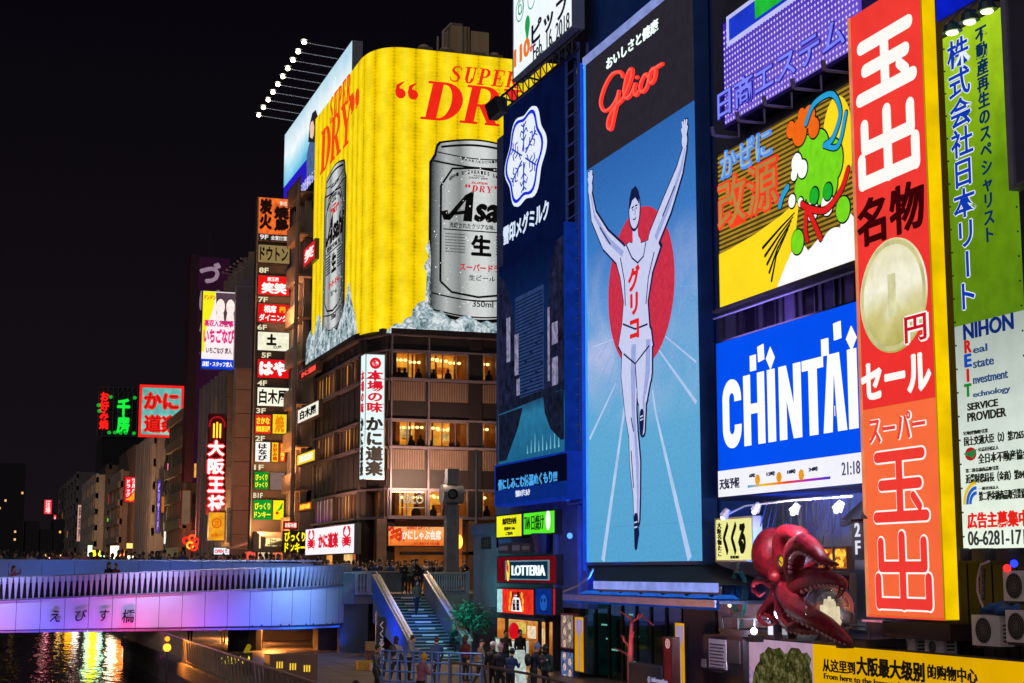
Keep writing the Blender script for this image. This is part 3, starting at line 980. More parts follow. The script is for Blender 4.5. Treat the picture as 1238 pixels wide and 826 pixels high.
ln(BL, 'SUPER', 399, 424, 136, 104, .10, mb)
ln(BL, 'DRY', 388, 425, 190, 138, .10, mb)
u0, u1, v0, v1 = BL.rect(424, 436, 118, 155)
serif(BL, "'", u0, v0, (u1 - u0) * .95, v1 - v0, 0, 0, mb)
mb.build('red_lettering', glow('#f04818', 1.0, .08, 1.5), YB)
# the silver can on the right face
def can(F, xl, xr, yt, yb, full, canm, rimm, ink, redm, icem, narrow=False):
	u0, u1, v0, v1 = F.rect(xl, xr, yt, yb)
	W, H = u1 - u0, v1 - v0
	def P(a, b): return (u0 + a * W, v0 + b * H)
	# dark surround, then the can outline
	out = [P(.03, .06), (P(.0, .09)), P(-.0, .86), P(.05, .905), P(.07, .955), P(.1, .975)]
	top = [P(.1 + .8 * i / 12, .975 + .03 * math.sin(PI * i / 12)) for i in range(1, 12)]
	out2 = out + top + [P(1 - a, b) for a, b in ((.1, .975), (.07, .955), (.05, .905), (0, .86), (0, .09), (.03, .06))]
	bot = [P(1 - (.1 + .8 * i / 12), .02 - .03 * math.sin(PI * i / 12)) for i in range(0, 13)]
	shape = out2 + bot
	big = [(u0 + W * .5 + (x - u0 - W * .5) * 1.05, v0 + H * .5 + (y - v0 - H * .5) * 1.02) for x, y in shape]
	MB().slab(F, big, 0, .02).build('can_outline', paint('#15140f', .7), YB)
	MB().slab(F, shape, .021, .04).build('can_picture', canm, YB, origin=F.pt(u0, v0, .03))
	mb = MB()
	n = 14
	def arc(b, th, a0=0.06, a1=.94, sag=-.03):
		mb.stroke(F, [P(a0 + (a1 - a0) * i / n, b + sag * math.sin(PI * i / n)) for i in range(n + 1)], th * H, .042, .05, False)
	arc(.955, .012, .1, .9, .025); arc(.925, .006, .06, .94, -.02); arc(.875, .010, .02, .98, -.02)
	arc(.155, .008, .01, .99, -.03); arc(.065, .008, .03, .97, -.03); arc(.045, .02, .07, .93, -.03)
	# label outline
	lab = [P(.10, .22), P(.10, .74), P(.22, .84), P(.5, .855), P(.78, .84), P(.9, .74), P(.9, .22), P(.78, .165), P(.5, .145), P(.22, .165), P(.10, .22)]
	mb.stroke(F, lab, .022 * W, .042, .052, False)
	mb.stroke(F, [P(.13, .505), P(.87, .505)], .012 * W, .042, .052, False)
	mb.build('can_lines', ink, YB)
	mb = MB()
	def T(s, a0, a1, b0, b1, **k): mb.text(F, s, *[P(a0, 0)[0], P(a1, 0)[0], P(0, b0)[1], P(0, b1)[1]], .054, **k)
	# Asahi wordmark: slanted, knife-shaped A
	def Q(pts): mb.slab(F, [P(a, b) for a, b in pts], .054, .07)
	Q([(.13, .555), (.20, .555), (.44, .725), (.36, .70)]); Q([(.10, .60), (.13, .555), (.20, .555), (.17, .61)])
	Q([(.335, .555), (.43, .555), (.45, .725), (.37, .69)]); Q([(.22, .60), (.36, .615), (.36, .595), (.20, .58)])
	T('sahi', .45, .97, .557, .70, bold=.05, shear=.22)
	T('洗練されたクリアな味、辛口。', .19, .82, .515, .545, bold=.015)
	T('生', .42, .64, .37, .485, bold=.05)
	T('生ビール', .40, .68, .235, .265, bold=.012)
	T('350ml', .44, .66, .092, .125, bold=.012)
	for i in range(7):
		T('BREWED FROM QUALITY INGREDIENTS', .15, .36, .475 - i * .016, .484 - i * .016, bold=0)
		T('BREWED FROM QUALITY INGREDIENTS', .69, .87, .475 - i * .016, .484 - i * .016, bold=0)
	T('DRAFT BEER', .4, .6, .793, .803, bold=.01); T('ASAHI', .44, .56, .807, .815, bold=.01)
	for i, c in enumerate('ASAHI BREWERIES LIMITED'):
		if c == ' ': continue
		a = math.radians(158 - i * 136 / 22)
		cx, cy = .5 + .33 * math.cos(a), .752 + .078 * math.sin(a)
		T(c, cx - .011, cx + .011, cy - .009, cy + .011, bold=.03)
	for i, c in enumerate('"KARAKUCHI"'):
		T(c, .32 + i * .036, .345 + i * .036, .892 - .0025 * math.sin(PI * i / 10) * 4, .906 - .0025 * math.sin(PI * i / 10) * 4, bold=.02)
	mb.build('can_lettering', ink, YB)
	mb = MB()
	T('スーパードライ', .30, .80, .285, .325, bold=.035)
	T('SUPER', .42, .6, .765, .777, bold=.03, shear=.2)
	ur = (P(.33, 0)[0], P(.72, 0)[0], P(0, .722)[1], P(0, .757)[1])
	cw = (ur[1] - ur[0]) / 5
	for i, c in enumerate('"DRY\''):
		serif(F, c, ur[0] + cw * (i + .2), ur[2], cw * .8, ur[3] - ur[2], .2, .054, mb)
	mb.build('can_red_lettering', redm, YB)
	R = random.Random(2); mb = MB()
	for i in range(130):
		a, b = P(R.uniform(.03, .97), R.uniform(.08, .92)); r_ = R.uniform(.02, .055)
		mb.slab(F, [(a - r_, b), (a, b - r_ * 1.5), (a + r_, b), (a, b + r_)], .072, .076)
	mb.build('water_drops', glow('#f4f8f8', 1.0, 0), YB, kind='stuff')
INK = paint('#0c0c0e', .6, .1)
def canm(W, axis, flip=False):
	st = [(0, '#3c3e40'), (.07, '#8e9292'), (.16, '#c4c8c6'), (.3, '#8f9494'), (.42, '#dfe3e0'), (.58, '#e8ecea'), (.72, '#a8acab'), (.86, '#6c7070'), (1, '#2c2e30')]
	return printed('can_metal_' + axis, st, axis, 0, W, .05, 6, .82, .08, 8)
REDM = glow('#c81428', 1, .1)
ua, ub, _, _ = BR.rect(521, 634, 172, 392)
can(BR, 521, 634, 172, 392, True, canm(ub - ua, 'X'), None, INK, REDM, None)
ua, ub, _, _ = BL.rect(392, 417, 203, 404)
can(BL, 392, 417, 203, 404, True, canm(-(ub - ua), 'Y'), None, INK, REDM, None)
# ice at the foot, printed in relief
def ice_mat():
	m, nt, out = new_mat('ice_print')
	tc = nt.nodes.new('ShaderNodeTexCoord')
	vo = nt.nodes.new('ShaderNodeTexVoronoi'); vo.inputs['Scale'].default_value = 1.1
	nz = nt.nodes.new('ShaderNodeTexNoise'); nz.inputs['Scale'].default_value = 2.5; nz.inputs['Detail'].default_value = 8; nz.inputs['Distortion'].default_value = 1.5
	nt.links.new(tc.outputs['Object'], nz.inputs['Vector']); nt.links.new(tc.outputs['Object'], vo.inputs['Vector'])
	ad = nt.nodes.new('ShaderNodeMath'); ad.operation = 'MULTIPLY_ADD'; ad.inputs[1].default_value = .35
	nt.links.new(vo.outputs[0], ad.inputs[0]); nt.links.new(nz.outputs[0], ad.inputs[2])
	cr = nt.nodes.new('ShaderNodeValToRGB'); e = cr.color_ramp.elements
	e[0].position = .42; e[0].color = lin('#2e3e42'); e[1].position = .82; e[1].color = lin('#f4fcff'); q = e.new(.6); q.color = lin('#86a0a8'); q = e.new(.7); q.color = lin('#b8ccd2')
	nt.links.new(ad.outputs[0], cr.inputs[0])
	em = nt.nodes.new('ShaderNodeEmission'); nt.links.new(cr.outputs[0], em.inputs[0]); em.inputs[1].default_value = .8
	nt.links.new(em.outputs[0], out.inputs[0]); return m
ICE = ice_mat()
pr = [(466, 403)]
for i, (x, y) in enumerate([(470, 398), (478, 391), (484, 393), (490, 385), (497, 383), (499, 374), (506, 366), (513, 364), (519, 372), (527, 379), (534, 376), (541, 384), (548, 389), (556, 384), (564, 380), (572, 386), (580, 391), (588, 388), (597, 392), (606, 390), (640, 392)]):
	pr.append((x, y))
pr += [(640, 406), (600, 404)]
MB().pslab(BR, pr, .075, .12).build('ice_heap', ICE, YB)
MB().pslab(BR, [(514, 368), (516, 330), (512, 322), (519, 310), (514, 300), (519, 290), (523, 330), (524, 380)], .002, .02).build('ice_splash', ICE, YB)
lp_ = [(371, 441), (372, 412), (377, 400), (381, 408), (385, 383), (388, 381), (391, 402), (395, 394), (399, 405), (403, 396), (409, 400), (414, 384), (419, 366), (423, 341), (426, 362), (430, 380), (433, 402)]
MB().pslab(BL, lp_ + [(410, 417)], .055, .1).build('ice_heap', ICE, YB)
# rooftop plant behind the yellow parapet
zr = z_y1 - .4
for i, (x0, x1, y0, y1, kind) in enumerate(((546, 591, 33, 66, 'tower'), (507, 522, 50, 66, 'dome'), (533, 548, 53, 68, 'dome'), (571, 586, 57, 72, 'dome'), (592, 607, 60, 75, 'dome'))):
	F = FY(101)
	u0, u1, v0, v1 = F.rect(x0, x1, y0, y1)
	if kind == 'tower':
		t = thing('cooling_tower', 'pale square cooling tower with ladder and pipes on the roof above the yellow billboard', 'rooftop unit', F.pt((u0 + u1) / 2, zr, -1))
		m1 = (u0 + u1) / 2
		MB().fbox(F, u0, m1 - .05, zr, v1, -2, 0).fbox(F, m1 + .05, u1, zr, v1 - .25, -2, 0).build('casing', paint('#9a8a78', .6, .3, 1, streak=True), t)
		for k_ in range(9):
			MB().fbox(F, m1 - .55, m1 - .25, zr + .9 + k_ * .18, zr + .93 + k_ * .18, .05, .08).build('rung', GREYM, t)
		MB().fbox(F, m1 - .57, m1 - .53, zr, v1, .02, .08).fbox(F, m1 - .27, m1 - .23, zr, v1, .02, .08).build('ladder_rail', GREYM, t)
		MB().tube([F.pt(u0 - .45, zr, -.5), F.pt(u0 - .45, v1 - .35, -.5), F.pt(u0 + .1, v1 + .25, -.5), F.pt(u0 + .9, v1 + .25, -.5)], .12, 8).tube([F.pt(u0 - .8, zr, -.7), F.pt(u0 - .8, v1 - .7, -.7)], .08, 8).build('pipe', paint('#8a8078', .5, .2), t)
	else:
		t = thing('roof_fan', ['', 'round roof fan furthest left, left of the cooling tower', 'round roof fan beside the cooling tower pipes', 'round roof fan in front of the right cooling tower half', 'rightmost round roof fan above the yellow billboard'][i], 'roof fan', F.pt((u0 + u1) / 2, zr, 0), 'round fans on the roof of the corner building')
		MB().fbox(F, u0, u1, zr, v1 - .45, -1, .2).build('base', paint('#6a6058', .6, .2), t)
		MB().ball(F.pt((u0 + u1) / 2, v1 - .45, -.4), (u1 - u0) / 2, 14, 8, (1, 1, .8)).build('cowl', paint('#a09488', .5, .2), t, smooth=True)
rail = MB()
F = FY(97)
for i in range(30):
	u = CX + 1.5 + i * .5
	rail.tube([F.pt(u, zr, 0), F.pt(u, z_y1 + .55, 0)], .025, 4)
rail.tube([F.pt(CX + 1.5, z_y1 + .55, 0), F.pt(40, z_y1 + .55, 0)], .025, 4)
tag(rail.build('roof_railing', GREYM), 'thin railing along the roof edge behind the yellow billboard', 'railing')

# vertical crab restaurant sign on the corner
VF = FY(AY - 1.2)
u0, u1, _, _ = VF.rect(441, 465, 428, 580)
v0, v1 = VF.uv(453, 580)[1], VF.uv(453, 428)[1]
vsn = thing('vertical_restaurant_sign', 'tall white lit corner sign with red and black brush characters', 'sign', VF.pt((u0 + u1) / 2, v0, -.5))
MB().fbox(VF, u0, u1, v0, v1, -.95, -.03).build('cabinet', DARK, vsn)
WCY = glow('#eaffff', 1.0, .05, 1, sample=True)
for i in range(5):
	a, b = v0 + (v1 - v0) * i / 5, v0 + (v1 - v0) * (i + 1) / 5
	MB().fbox(VF, u0 + .05, u1 - .05, a + .02, b - .02, -.029, 0).build('panel', WCY, vsn)
MB().frame(VF, u0, u1, v0, v1, .05, -.028, .03).build('frame', paint('#b0c0c8', .3, .2, 2, metal=.5), vsn)
FS = Face((u0 + 0, AY - .25, 0), (0, -1, 0), (-1, 0, 0))
MB().fbox(FS, -.05, .95, v0 + .05, v1 - .05, .001, .04).build('side_panel', WCY, vsn)
RCR, KCR = glow('#e01830', 1, .1), paint('#101014', .7, .1)
uc = (u0 + u1) / 2
H = v1 - v0
mb = MB().ring(VF, uc, v1 - .075 * H, .20, .36, .002, .02, 20).text(VF, '蟹', uc - .2, uc + .2, v1 - .105 * H, v1 - .045 * H, .002, bold=.02)
mb.text(VF, '本場の味', u0 + .12, u1 - .12, v1 - .47 * H, v1 - .13 * H, .002, vertical=True, bold=.045).build('red_characters', RCR, vsn)
MB().text(VF, 'かに道楽', u0 + .08, u1 - .08, v0 + .03 * H, v1 - .50 * H, .002, vertical=True, bold=.06).build('black_characters', KCR, vsn)
MB().text(FS, '本場の味', .1, .85, v1 - .47 * H, v1 - .13 * H, .042, vertical=True, bold=.045).build('red_characters', RCR, vsn)
MB().text(FS, 'かに道楽', .1, .85, v0 + .03 * H, v1 - .50 * H, .042, vertical=True, bold=.06).build('black_characters', KCR, vsn)
# wide lit crab sign on the left face (street level)
F = FX(AX - .9)
r = F.rect(376, 436.5, 640, 667)
r = (r[0], r[1], F.uv(406, 671)[1], F.uv(406, 636)[1])
t = sign('crab_sign', 'wide white lit sign with two red crabs flanking red characters, near the bridge end', 'sign', F, r, .4, glow('#fff4fa', 1.05, .03, 1, sample=True), group=None)
FF = F.off(.4)
um, vm = (r[0] + r[1]) / 2, (r[2] + r[3]) / 2
Wd, Hd = r[1] - r[0], r[3] - r[2]
MB().text(FF, 'かに道楽', um - Wd * .2, um + Wd * .2, vm - Hd * .27, vm + Hd * .27, .01, bold=.06).build('red_characters', RCR, t)
for sgn in (-1, 1):
	cu = um + sgn * Wd * .36
	mb = MB().disc(FF, cu, vm - Hd * .05, Wd * .05, Hd * .13, .01, .03, 18)
	for s2 in (-1, 1):
		for k_ in range(4):
			a = vm - Hd * .0 - k_ * Hd * .055
			mb.stroke(FF, [(cu, a), (cu + s2 * Wd * (.075 - .004 * k_), a + Hd * (.04 - .03 * k_)), (cu + s2 * Wd * (.082 - .008 * k_), a - Hd * .13)], [.12, .10, .03], .01, .03, False)
		mb.stroke(FF, [(cu, vm + Hd * .04), (cu + s2 * Wd * .06, vm + Hd * .16), (cu + s2 * Wd * .055, vm + Hd * .28)], [.12, .14, .16], .01, .03, True)
		mb.stroke(FF, [(cu + s2 * Wd * .055, vm + Hd * .27), (cu + s2 * Wd * .04, vm + Hd * .36), (cu + s2 * Wd * .015, vm + Hd * .4)], [.34, .26, .05], .01, .03, True)
	mb.build('crab_emblem', RCR, t)
# orange crab hotpot poster under the third row of windows
F = AR.off(.12)
r = F.rect(467.5, 538, 636, 661)
t = sign('menu_banner', 'orange lit banner with crab picture and white and red characters under the restaurant windows', 'banner', F, r, .2, printed('orange_banner', [(0, '#e86a20'), (.5, '#ff9c50'), (1, '#ffb070')], 'Z', 0, 1.4, .6, 2.5, 1, .15, 4))
FF = F.off(.2)
write(t, FF, .01, glow('#fff0dc', 1.1, 0), [('かにしゃぶ会席', 486, 533, 641, 653), ], bold=.035)
write(t, FF, .01, glow('#d02010', 1, 0), [('かに道楽のあったか鍋', 500, 531, 655.5, 659.5), ('期間限定 会席フェア', 492, 520, 637, 640.5)], 'small_lettering', bold=.02)
mb = MB()
for i in range(7):
	a = 469 + (i * 37 % 14) + 1.5; b = 640 + (i * 53 % 17)
	mb.pstroke(FF, [(a, b), (a + 4, b - 2), (a + 6, b + 2)], [.25, .2, .06], .01, .02 + .001 * i, True)
mb.build('food_picture', glow('#d83818', 1, .4, 6), t)
# ------------------------------------------------------------------ right-hand facades (all face the canal)
WX = 23.3
W = FX(WX)
NAVY = paint('#1c4a98', .5, .3, .7)
WALLG2 = paint('#4c4a58', .6, .35, .7, bump=.2)
def yat(px, X=WX): return -FX(X).uv(px, 500)[0]
yS0, yS1 = yat(598), yat(712)       # narrow building with the dairy sign
yG0, yG1 = yS1, yat(870)            # sign building in the middle
yR0, yR1 = yG1, 18.0                # right building
def ztop_at(px, py, X): return FX(X).uv(px, py)[1]
zt = ztop_at(711, 60, 22.6) + 2
# buildings as bodies behind the signs
t1 = thing('narrow_building', 'narrow grey building carrying the dark dairy sign above the burger shop', 'building', (30, (yS0 + yS1) / 2, PZ))
MB().box(WX, 40, yS1 + .01, yS0 - .3, PZ + 5.2, zt - 2).build('wall', paint('#5a6a9a', .5, .35, .8, bump=.15), t1)
t2 = thing('middle_building', 'building behind the blue runner billboard, its glazed shopfront at walkway level', 'building', (30, (yG0 + yG1) / 2, PZ))
zc = W.uv(780, 712)[1]
MB().box(WX, 40, yG1 + .01, yG0 - .01, zc, zt + 6).build('wall', NAVY, t2)
t3 = thing('right_building', 'building behind the yellow and blue signs, with dark upper windows and a recessed octopus restaurant', 'building', (30, (yR0 + yR1) / 2, PZ))
z_o1 = W.uv(950, 598)[1]; z_o0 = W.uv(960, 778)[1]
uo0, uo1 = W.uv(868, 650)[0], W.uv(1046, 650)[0]
MB().box(WX, 40, yR1, yR0 - .01, z_o1, 34).box(WX, 40, yR1, yR0 - .01, PZ, z_o0).box(WX, 40, yR1, -uo1, z_o0 + .001, z_o1 - .001).build('wall', WALLG2, t3)

# --- A: white lit panel with date, cropped at the top
FA = FX(22.1)
r = (FA.uv(620, 60)[0], FA.uv(693, 40)[0], FA.uv(656, 67)[1], FA.uv(656, -110)[1])
t = sign('rooftop_panel_sign', 'white lit rooftop panel with green swirls, katakana and a date, above the dark dairy sign', 'sign', FA.off(-.5), r, .5, glow('#f2fbff', 1.0, .04, 1, sample=True), paint('#7c8aa0', .4, .2), fw=.12)
FF = FA
def slantrow(mb, F, txt, x0, x1, ytop_mid, ybot_mid, d, **k):
	mb.ptext(F, txt, x0, x1, ytop_mid, ybot_mid, d, **k)
mb = MB(); slantrow(mb, FF, 'ピップ', 643, 688, 8, 36, .01, bold=.03); mb.build('lettering', glow('#141428', 1, 0), t)
mb = MB(); slantrow(mb, FF, 'Feb. 16. 2018', 645, 689, 34, 55, .01, bold=.0); mb.build('date_lettering', glow('#141428', 1, 0), t)
mb = MB(); slantrow(mb, FF, '110', 622, 641, 52, 74, .01, bold=.05); mb.build('orange_number', glow('#f07818', 1, 0), t)
mb = MB(); slantrow(mb, FF, 'th', 641, 645, 54, 62, .01, bold=.02); mb.build('small_lettering', glow('#e04040', 1, 0), t)
cu, cv = FF.uv(638, 30)
MB().disc(FF, cu, cv, .32, .42, .012, .02, 20).slab(FF, [(cu - .25, cv - .25), (cu + .25, cv - .25), (cu - .05, cv - .95)], .012, .019).ring(FF, cu, cv, .12, .19, .021, .03, 12).build('green_pin', glow('#20a050', 1, 0), t)
mb = MB()
for px, py, rr in ((629, 12, .55), (630, 8, .36), (643, -2, .5), (629, 12, .25)):
	cu, cv = FF.uv(px, py); mb.ring(FF, cu, cv, rr - .06, rr, .012 + rr * .01, .02 + rr * .01, 20)
mb.build('green_swirl', glow('#28a080', 1, 0), t)
# truss boom under it with floods
tr = thing('truss_boom', 'dark lattice boom jutting out under the white rooftop panel', 'truss', FX(22).pt(-62, FX(22).uv(650, 90)[1], 0))
mb = MB()
A0, B0 = onx(600, 122, 22.0), onx(700, 38, 22.0)
C0 = Vector((0, 0, .75))
mb.tube([A0, B0], .06, 5).tube([A0 - C0, B0 - C0], .06, 5)
for i in range(14):
	p = A0.lerp(B0, i / 14); q = A0.lerp(B0, (i + 1) / 14)
	mb.tube([p, q - C0], .03, 4).tube([p, p - C0], .03, 4)
for i in range(3):
	p = A0.lerp(B0, i / 3 + .05)
	mb.tube([p, p + Vector((1.3, 0, -.2))], .05, 4)
mb.build('lattice', paint('#20263a', .5), tr)
for i, f in enumerate((.02, .09)):
	p = A0.lerp(B0, f) + Vector((-.2, 0, -.55))
	fl = thing('flood_lamp', ['black flood lamp at the very tip of the lattice boom', 'black flood lamp second from the tip of the lattice boom'][i], 'flood lamp', tuple(p))
	MB().hexa([p + Vector(v) for v in ((-.1, -.4, -.35), (.3, -.4, -.35), (.3, .4, -.35), (-.1, .4, -.35), (-.3, -.45, .35), (.2, -.4, .35), (.2, .4, .35), (-.3, .45, .35))]).build('lamp_body', DARK, fl)
	MB().tube([p + Vector((.1, 0, .3)), p + Vector((.2, 0, .6))], .05, 5).build('bracket', DARK, fl)

# --- B: dairy sign
FB = FX(22.7)
u0, u1 = FB.uv(609, 230)[0], FB.uv(685, 230)[0]
v1 = FB.uv(647, 101)[1]; v0 = FB.uv(642, 552)[1]
t = sign('dairy_sign', 'tall dark navy sign with white snow crystal emblem and a large video screen below', 'sign', FB.off(-.45), (u0, u1, v0, v1), .45, glow('#060f34', 1.0, .25, .8), paint('#101a3c', .5), fw=.05)
FF = FB
cu, cv = FF.uv(636, 190)
RX, RZ = (FF.uv(659, 190)[0] - FF.uv(614, 190)[0]) / 2, (FF.uv(636, 133)[1] - FF.uv(636, 247)[1]) / 2 * .96
def blob(k, n=60): return [(cu + RX * k * (1 + .085 * math.cos(6 * a + PI)) * math.cos(a + PI / 2), cv + RZ * k * (1 + .085 * math.cos(6 * a + PI)) * math.sin(a + PI / 2)) for a in [2 * PI * i / n for i in range(n)]]
def ringshape(mb, a, b, d0, d1):
	n = len(a)
	for i in range(n): mb.slab(FF, [a[i], b[i], b[(i + 1) % n], a[(i + 1) % n]], d0, d1)
MB().slab(FF, blob(1.0), .0, .10).build('emblem_back', glow('#e8f0ff', 1, .03, sample=True), t)
mb = MB(); ringshape(mb, blob(.93), blob(.86), .101, .13); mb.build('emblem_outline', glow('#1428c0', 1.2, 0), t)
mb = MB()
for k_ in range(6):
	a = PI / 3 * k_ + PI / 2
	ca, sa = math.cos(a), math.sin(a)
	def Q(rr, off): return (cu + RX * (ca * rr - sa * off), cv + RZ * (sa * rr + ca * off))
	mb.stroke(FF, [Q(.12, 0), Q(.74, 0)], .07, .102, .13 + k_ * .001, False)
	for rr in (.36, .52, .66):
		for s2 in (-1, 1):
			mb.stroke(FF, [Q(rr, 0), Q(rr + .09, s2 * .13)], .055, .102, .125, False)
			if rr == .52: mb.stroke(FF, [Q(rr + .09, s2 * .13), Q(rr - .02, s2 * .2)], .05, .102, .124, False)
	b = a + PI / 6
	mb.stroke(FF, [Q(.30, 0), (cu + RX * .17 * math.cos(b), cv + RZ * .17 * math.sin(b))], .05, .102, .126, False)
mb.build('snow_crystal', glow('#1838b8', 1, 0), t)
mb = MB(); mb.ptext(FF, '雪印メグミルク', 609, 664, 257, 281, .01, bold=.03); mb.build('lettering', glow('#d8e8ff', 1, 0), t)
# video screen showing a street of towers
FS_ = FX(22.25)
us0, us1 = FS_.uv(602.5, 430)[0], FS_.uv(684, 430)[0]
vs1, vs0 = FS_.uv(644, 300)[1], FS_.uv(641, 556)[1]
sc_ = thing('video_screen', 'tall video screen showing a glass tower between street fronts, under the dairy emblem', 'screen', FS_.pt((us0 + us1) / 2, vs0, -.2))
MB().fbox(FS_, us0, us1, vs0, vs1, -.6, -.03).build('cabinet', paint('#2a50c8', .4, .2), sc_)
MB().fbox(FS_, us0 + .05, us1 - .05, vs0 + .05, vs1, -.029, 0).build('picture', printed('screen_sky', [(0, '#1c6088'), (.22, '#2a78a0'), (.3, '#182848'), (.7, '#0c2450'), (1, '#060f34')], 'Z', 0, vs1 - vs0, .08, .8, .9, .12, 2, sample=True), sc_, origin=FS_.pt(us0, vs0, 0))
Wd, Hd = us1 - us0, vs1 - vs0
def R_(a, b): return (us0 + Wd * a, vs0 + Hd * b)
mb = MB()
mb.slab(FS_, [R_(.28, .30), R_(.70, .30), R_(.70, .80), R_(.28, .80)], .002, .012)
mb.build('screen_tower', glow('#2c4272', .8, .2), sc_)
mb = MB()
for i in range(29):
	mb.slab(FS_, [R_(.29, .31 + i * .0165), R_(.69, .31 + i * .0165), R_(.69, .316 + i * .0165), R_(.29, .316 + i * .0165)], .013, .016)
for i in range(12):
	for j in range(4):
		if (i * 5 + j * 3) % 4 == 0: mb.slab(FS_, [R_(.42 + j * .08, .33 + i * .034), R_(.46 + j * .08, .33 + i * .034), R_(.46 + j * .08, .338 + i * .034), R_(.42 + j * .08, .338 + i * .034)], .0165, .018)
mb.build('tower_floor_lines', glow('#0c1838', .9, 0), sc_)
MB().slab(FS_, [R_(.02, .28), R_(.36, .30), R_(.30, .55), R_(.22, .78), R_(.10, .92), R_(.02, .95)], .003, .014).build('screen_street_front', glow('#1a1c34', 1, .7, 2.5), sc_)
MB().slab(FS_, [R_(.98, .28), R_(.74, .30), R_(.76, .6), R_(.80, .86), R_(.88, .97), R_(.98, .98)], .003, .014).build('screen_street_front', glow('#1a1c34', 1, .7, 2.5), sc_)
mb = MB()
for a, b, c, d in ((.27, .42, .33, .62), (.14, .5, .2, .72), (.76, .34, .79, .68), (.82, .5, .9, .6), (.3, .32, .35, .4), (.82, .3, .9, .44)):
	mb.slab(FS_, [R_(a, b), R_(c, b), R_(c, d), R_(a, d)], .015, .02)
mb.build('screen_small_signs', glow('#8a88a8', .8, .6, 4), sc_)
MB().slab(FS_, [R_(.02, .255), R_(.98, .285), R_(.98, .315), R_(.02, .295)], .021, .03).slab(FS_, [R_(.02, .02), R_(.14, .02), R_(.32, .16), R_(.40, .255), R_(.02, .25)], .021, .029).slab(FS_, [R_(.98, .06), R_(.94, .06), R_(.80, .12), R_(.72, .2), R_(.70, .28), R_(.98, .28)], .021, .029).build('screen_bridge', glow('#141a2c', 1, .5, 3), sc_)
mb = MB()
for i in range(9):
	a = .46 + i * .055; mb.slab(FS_, [R_(a, .03), R_(a + .018, .03), R_(a + .01, .07 + (i * 37 % 5) * .012)], .022, .028)
mb.build('screen_reflections', glow('#78c0d8', .9, .3), sc_)
MB().fbox(FS_, us1 - .02, us1 + .10, vs0, vs1 + .3, -.5, .06).build('blue_edge_light', glow('#0a2a84', .9, .25, sample=True), sc_)
# lower dark box with two rows of text
FBX = FX(22.0)
r = (FBX.uv(598.5, 585)[0], FBX.uv(687, 580)[0], FBX.uv(642, 607.5)[1], FBX.uv(642, 554)[1])
t = sign('message_box_sign', 'dark blue box sign with two short rows of light blue text under the video screen', 'sign', FBX.off(-.8), r, .8, glow('#060820', 1, .1), glow('#1030a0', .8, .2), fw=.08)
write(t, FBX, .01, glow('#4aa8f0', 1, 0), [('骨にしみこむ体温ぬくもり!!!', 603, 674, 574, 588)], bold=.02)
write(t, FBX, .01, glow('#e0e8ff', 1, 0), [('雪印メグミルク', 624, 641, 592, 600)], 'small_lettering')
MB().fbox(FBX, r[0] + .1, r[1] - .1, r[2] + .06, r[2] + .7, .001, .01).build('lower_strip', glow('#0a2878', 1, .1), t)
# lattice ladder column and blue tube lights between dairy sign and runner sign
lm = thing('lattice_mast', 'tall blue lit lattice mast between the dairy sign and the runner billboard', 'mast', W.pt(W.uv(698, 500)[0], PZ + 5, .2))
mb = MB()
FM = FX(22.75)
ua, ub = FM.uv(689, 400)[0], FM.uv(704, 400)[0]
za, zb = FM.uv(697, 610)[1], FM.uv(697, 55)[1]
for u in (ua, ub):
	for d in (-.3, .1):
		mb.fbox(FM, u - .05, u + .05, za, zb, d - .05, d + .05)
mb.build('upright', paint('#5878c8', .4, .2), lm)
st = None
z = za
while z < zb:
	MBx = None
	if st is None:
		st = MB().fbox(FM, ua, ub, za, za + .06, .06, .12).build('rung', paint('#6a88d8', .4, .2), lm)
		base_loc = st.location.copy()
	else:
		share(st, 'rung', lm, base_loc + Vector((0, 0, z - za)))
	z += .62
BLT = glow('#1648d8', .9, .15, sample=True)
for px, y0, y1, ww in ((686.5, 280, 606, .10), (706.5, 75, 690, .05)):
	F = FX(22.55); u = F.uv(px, 400)[0]
	MB().fbox(F, u - ww, u + ww, F.uv(px, y1)[1], F.uv(px, y0)[1], 0, .1).build('blue_tube_light', BLT, lm)

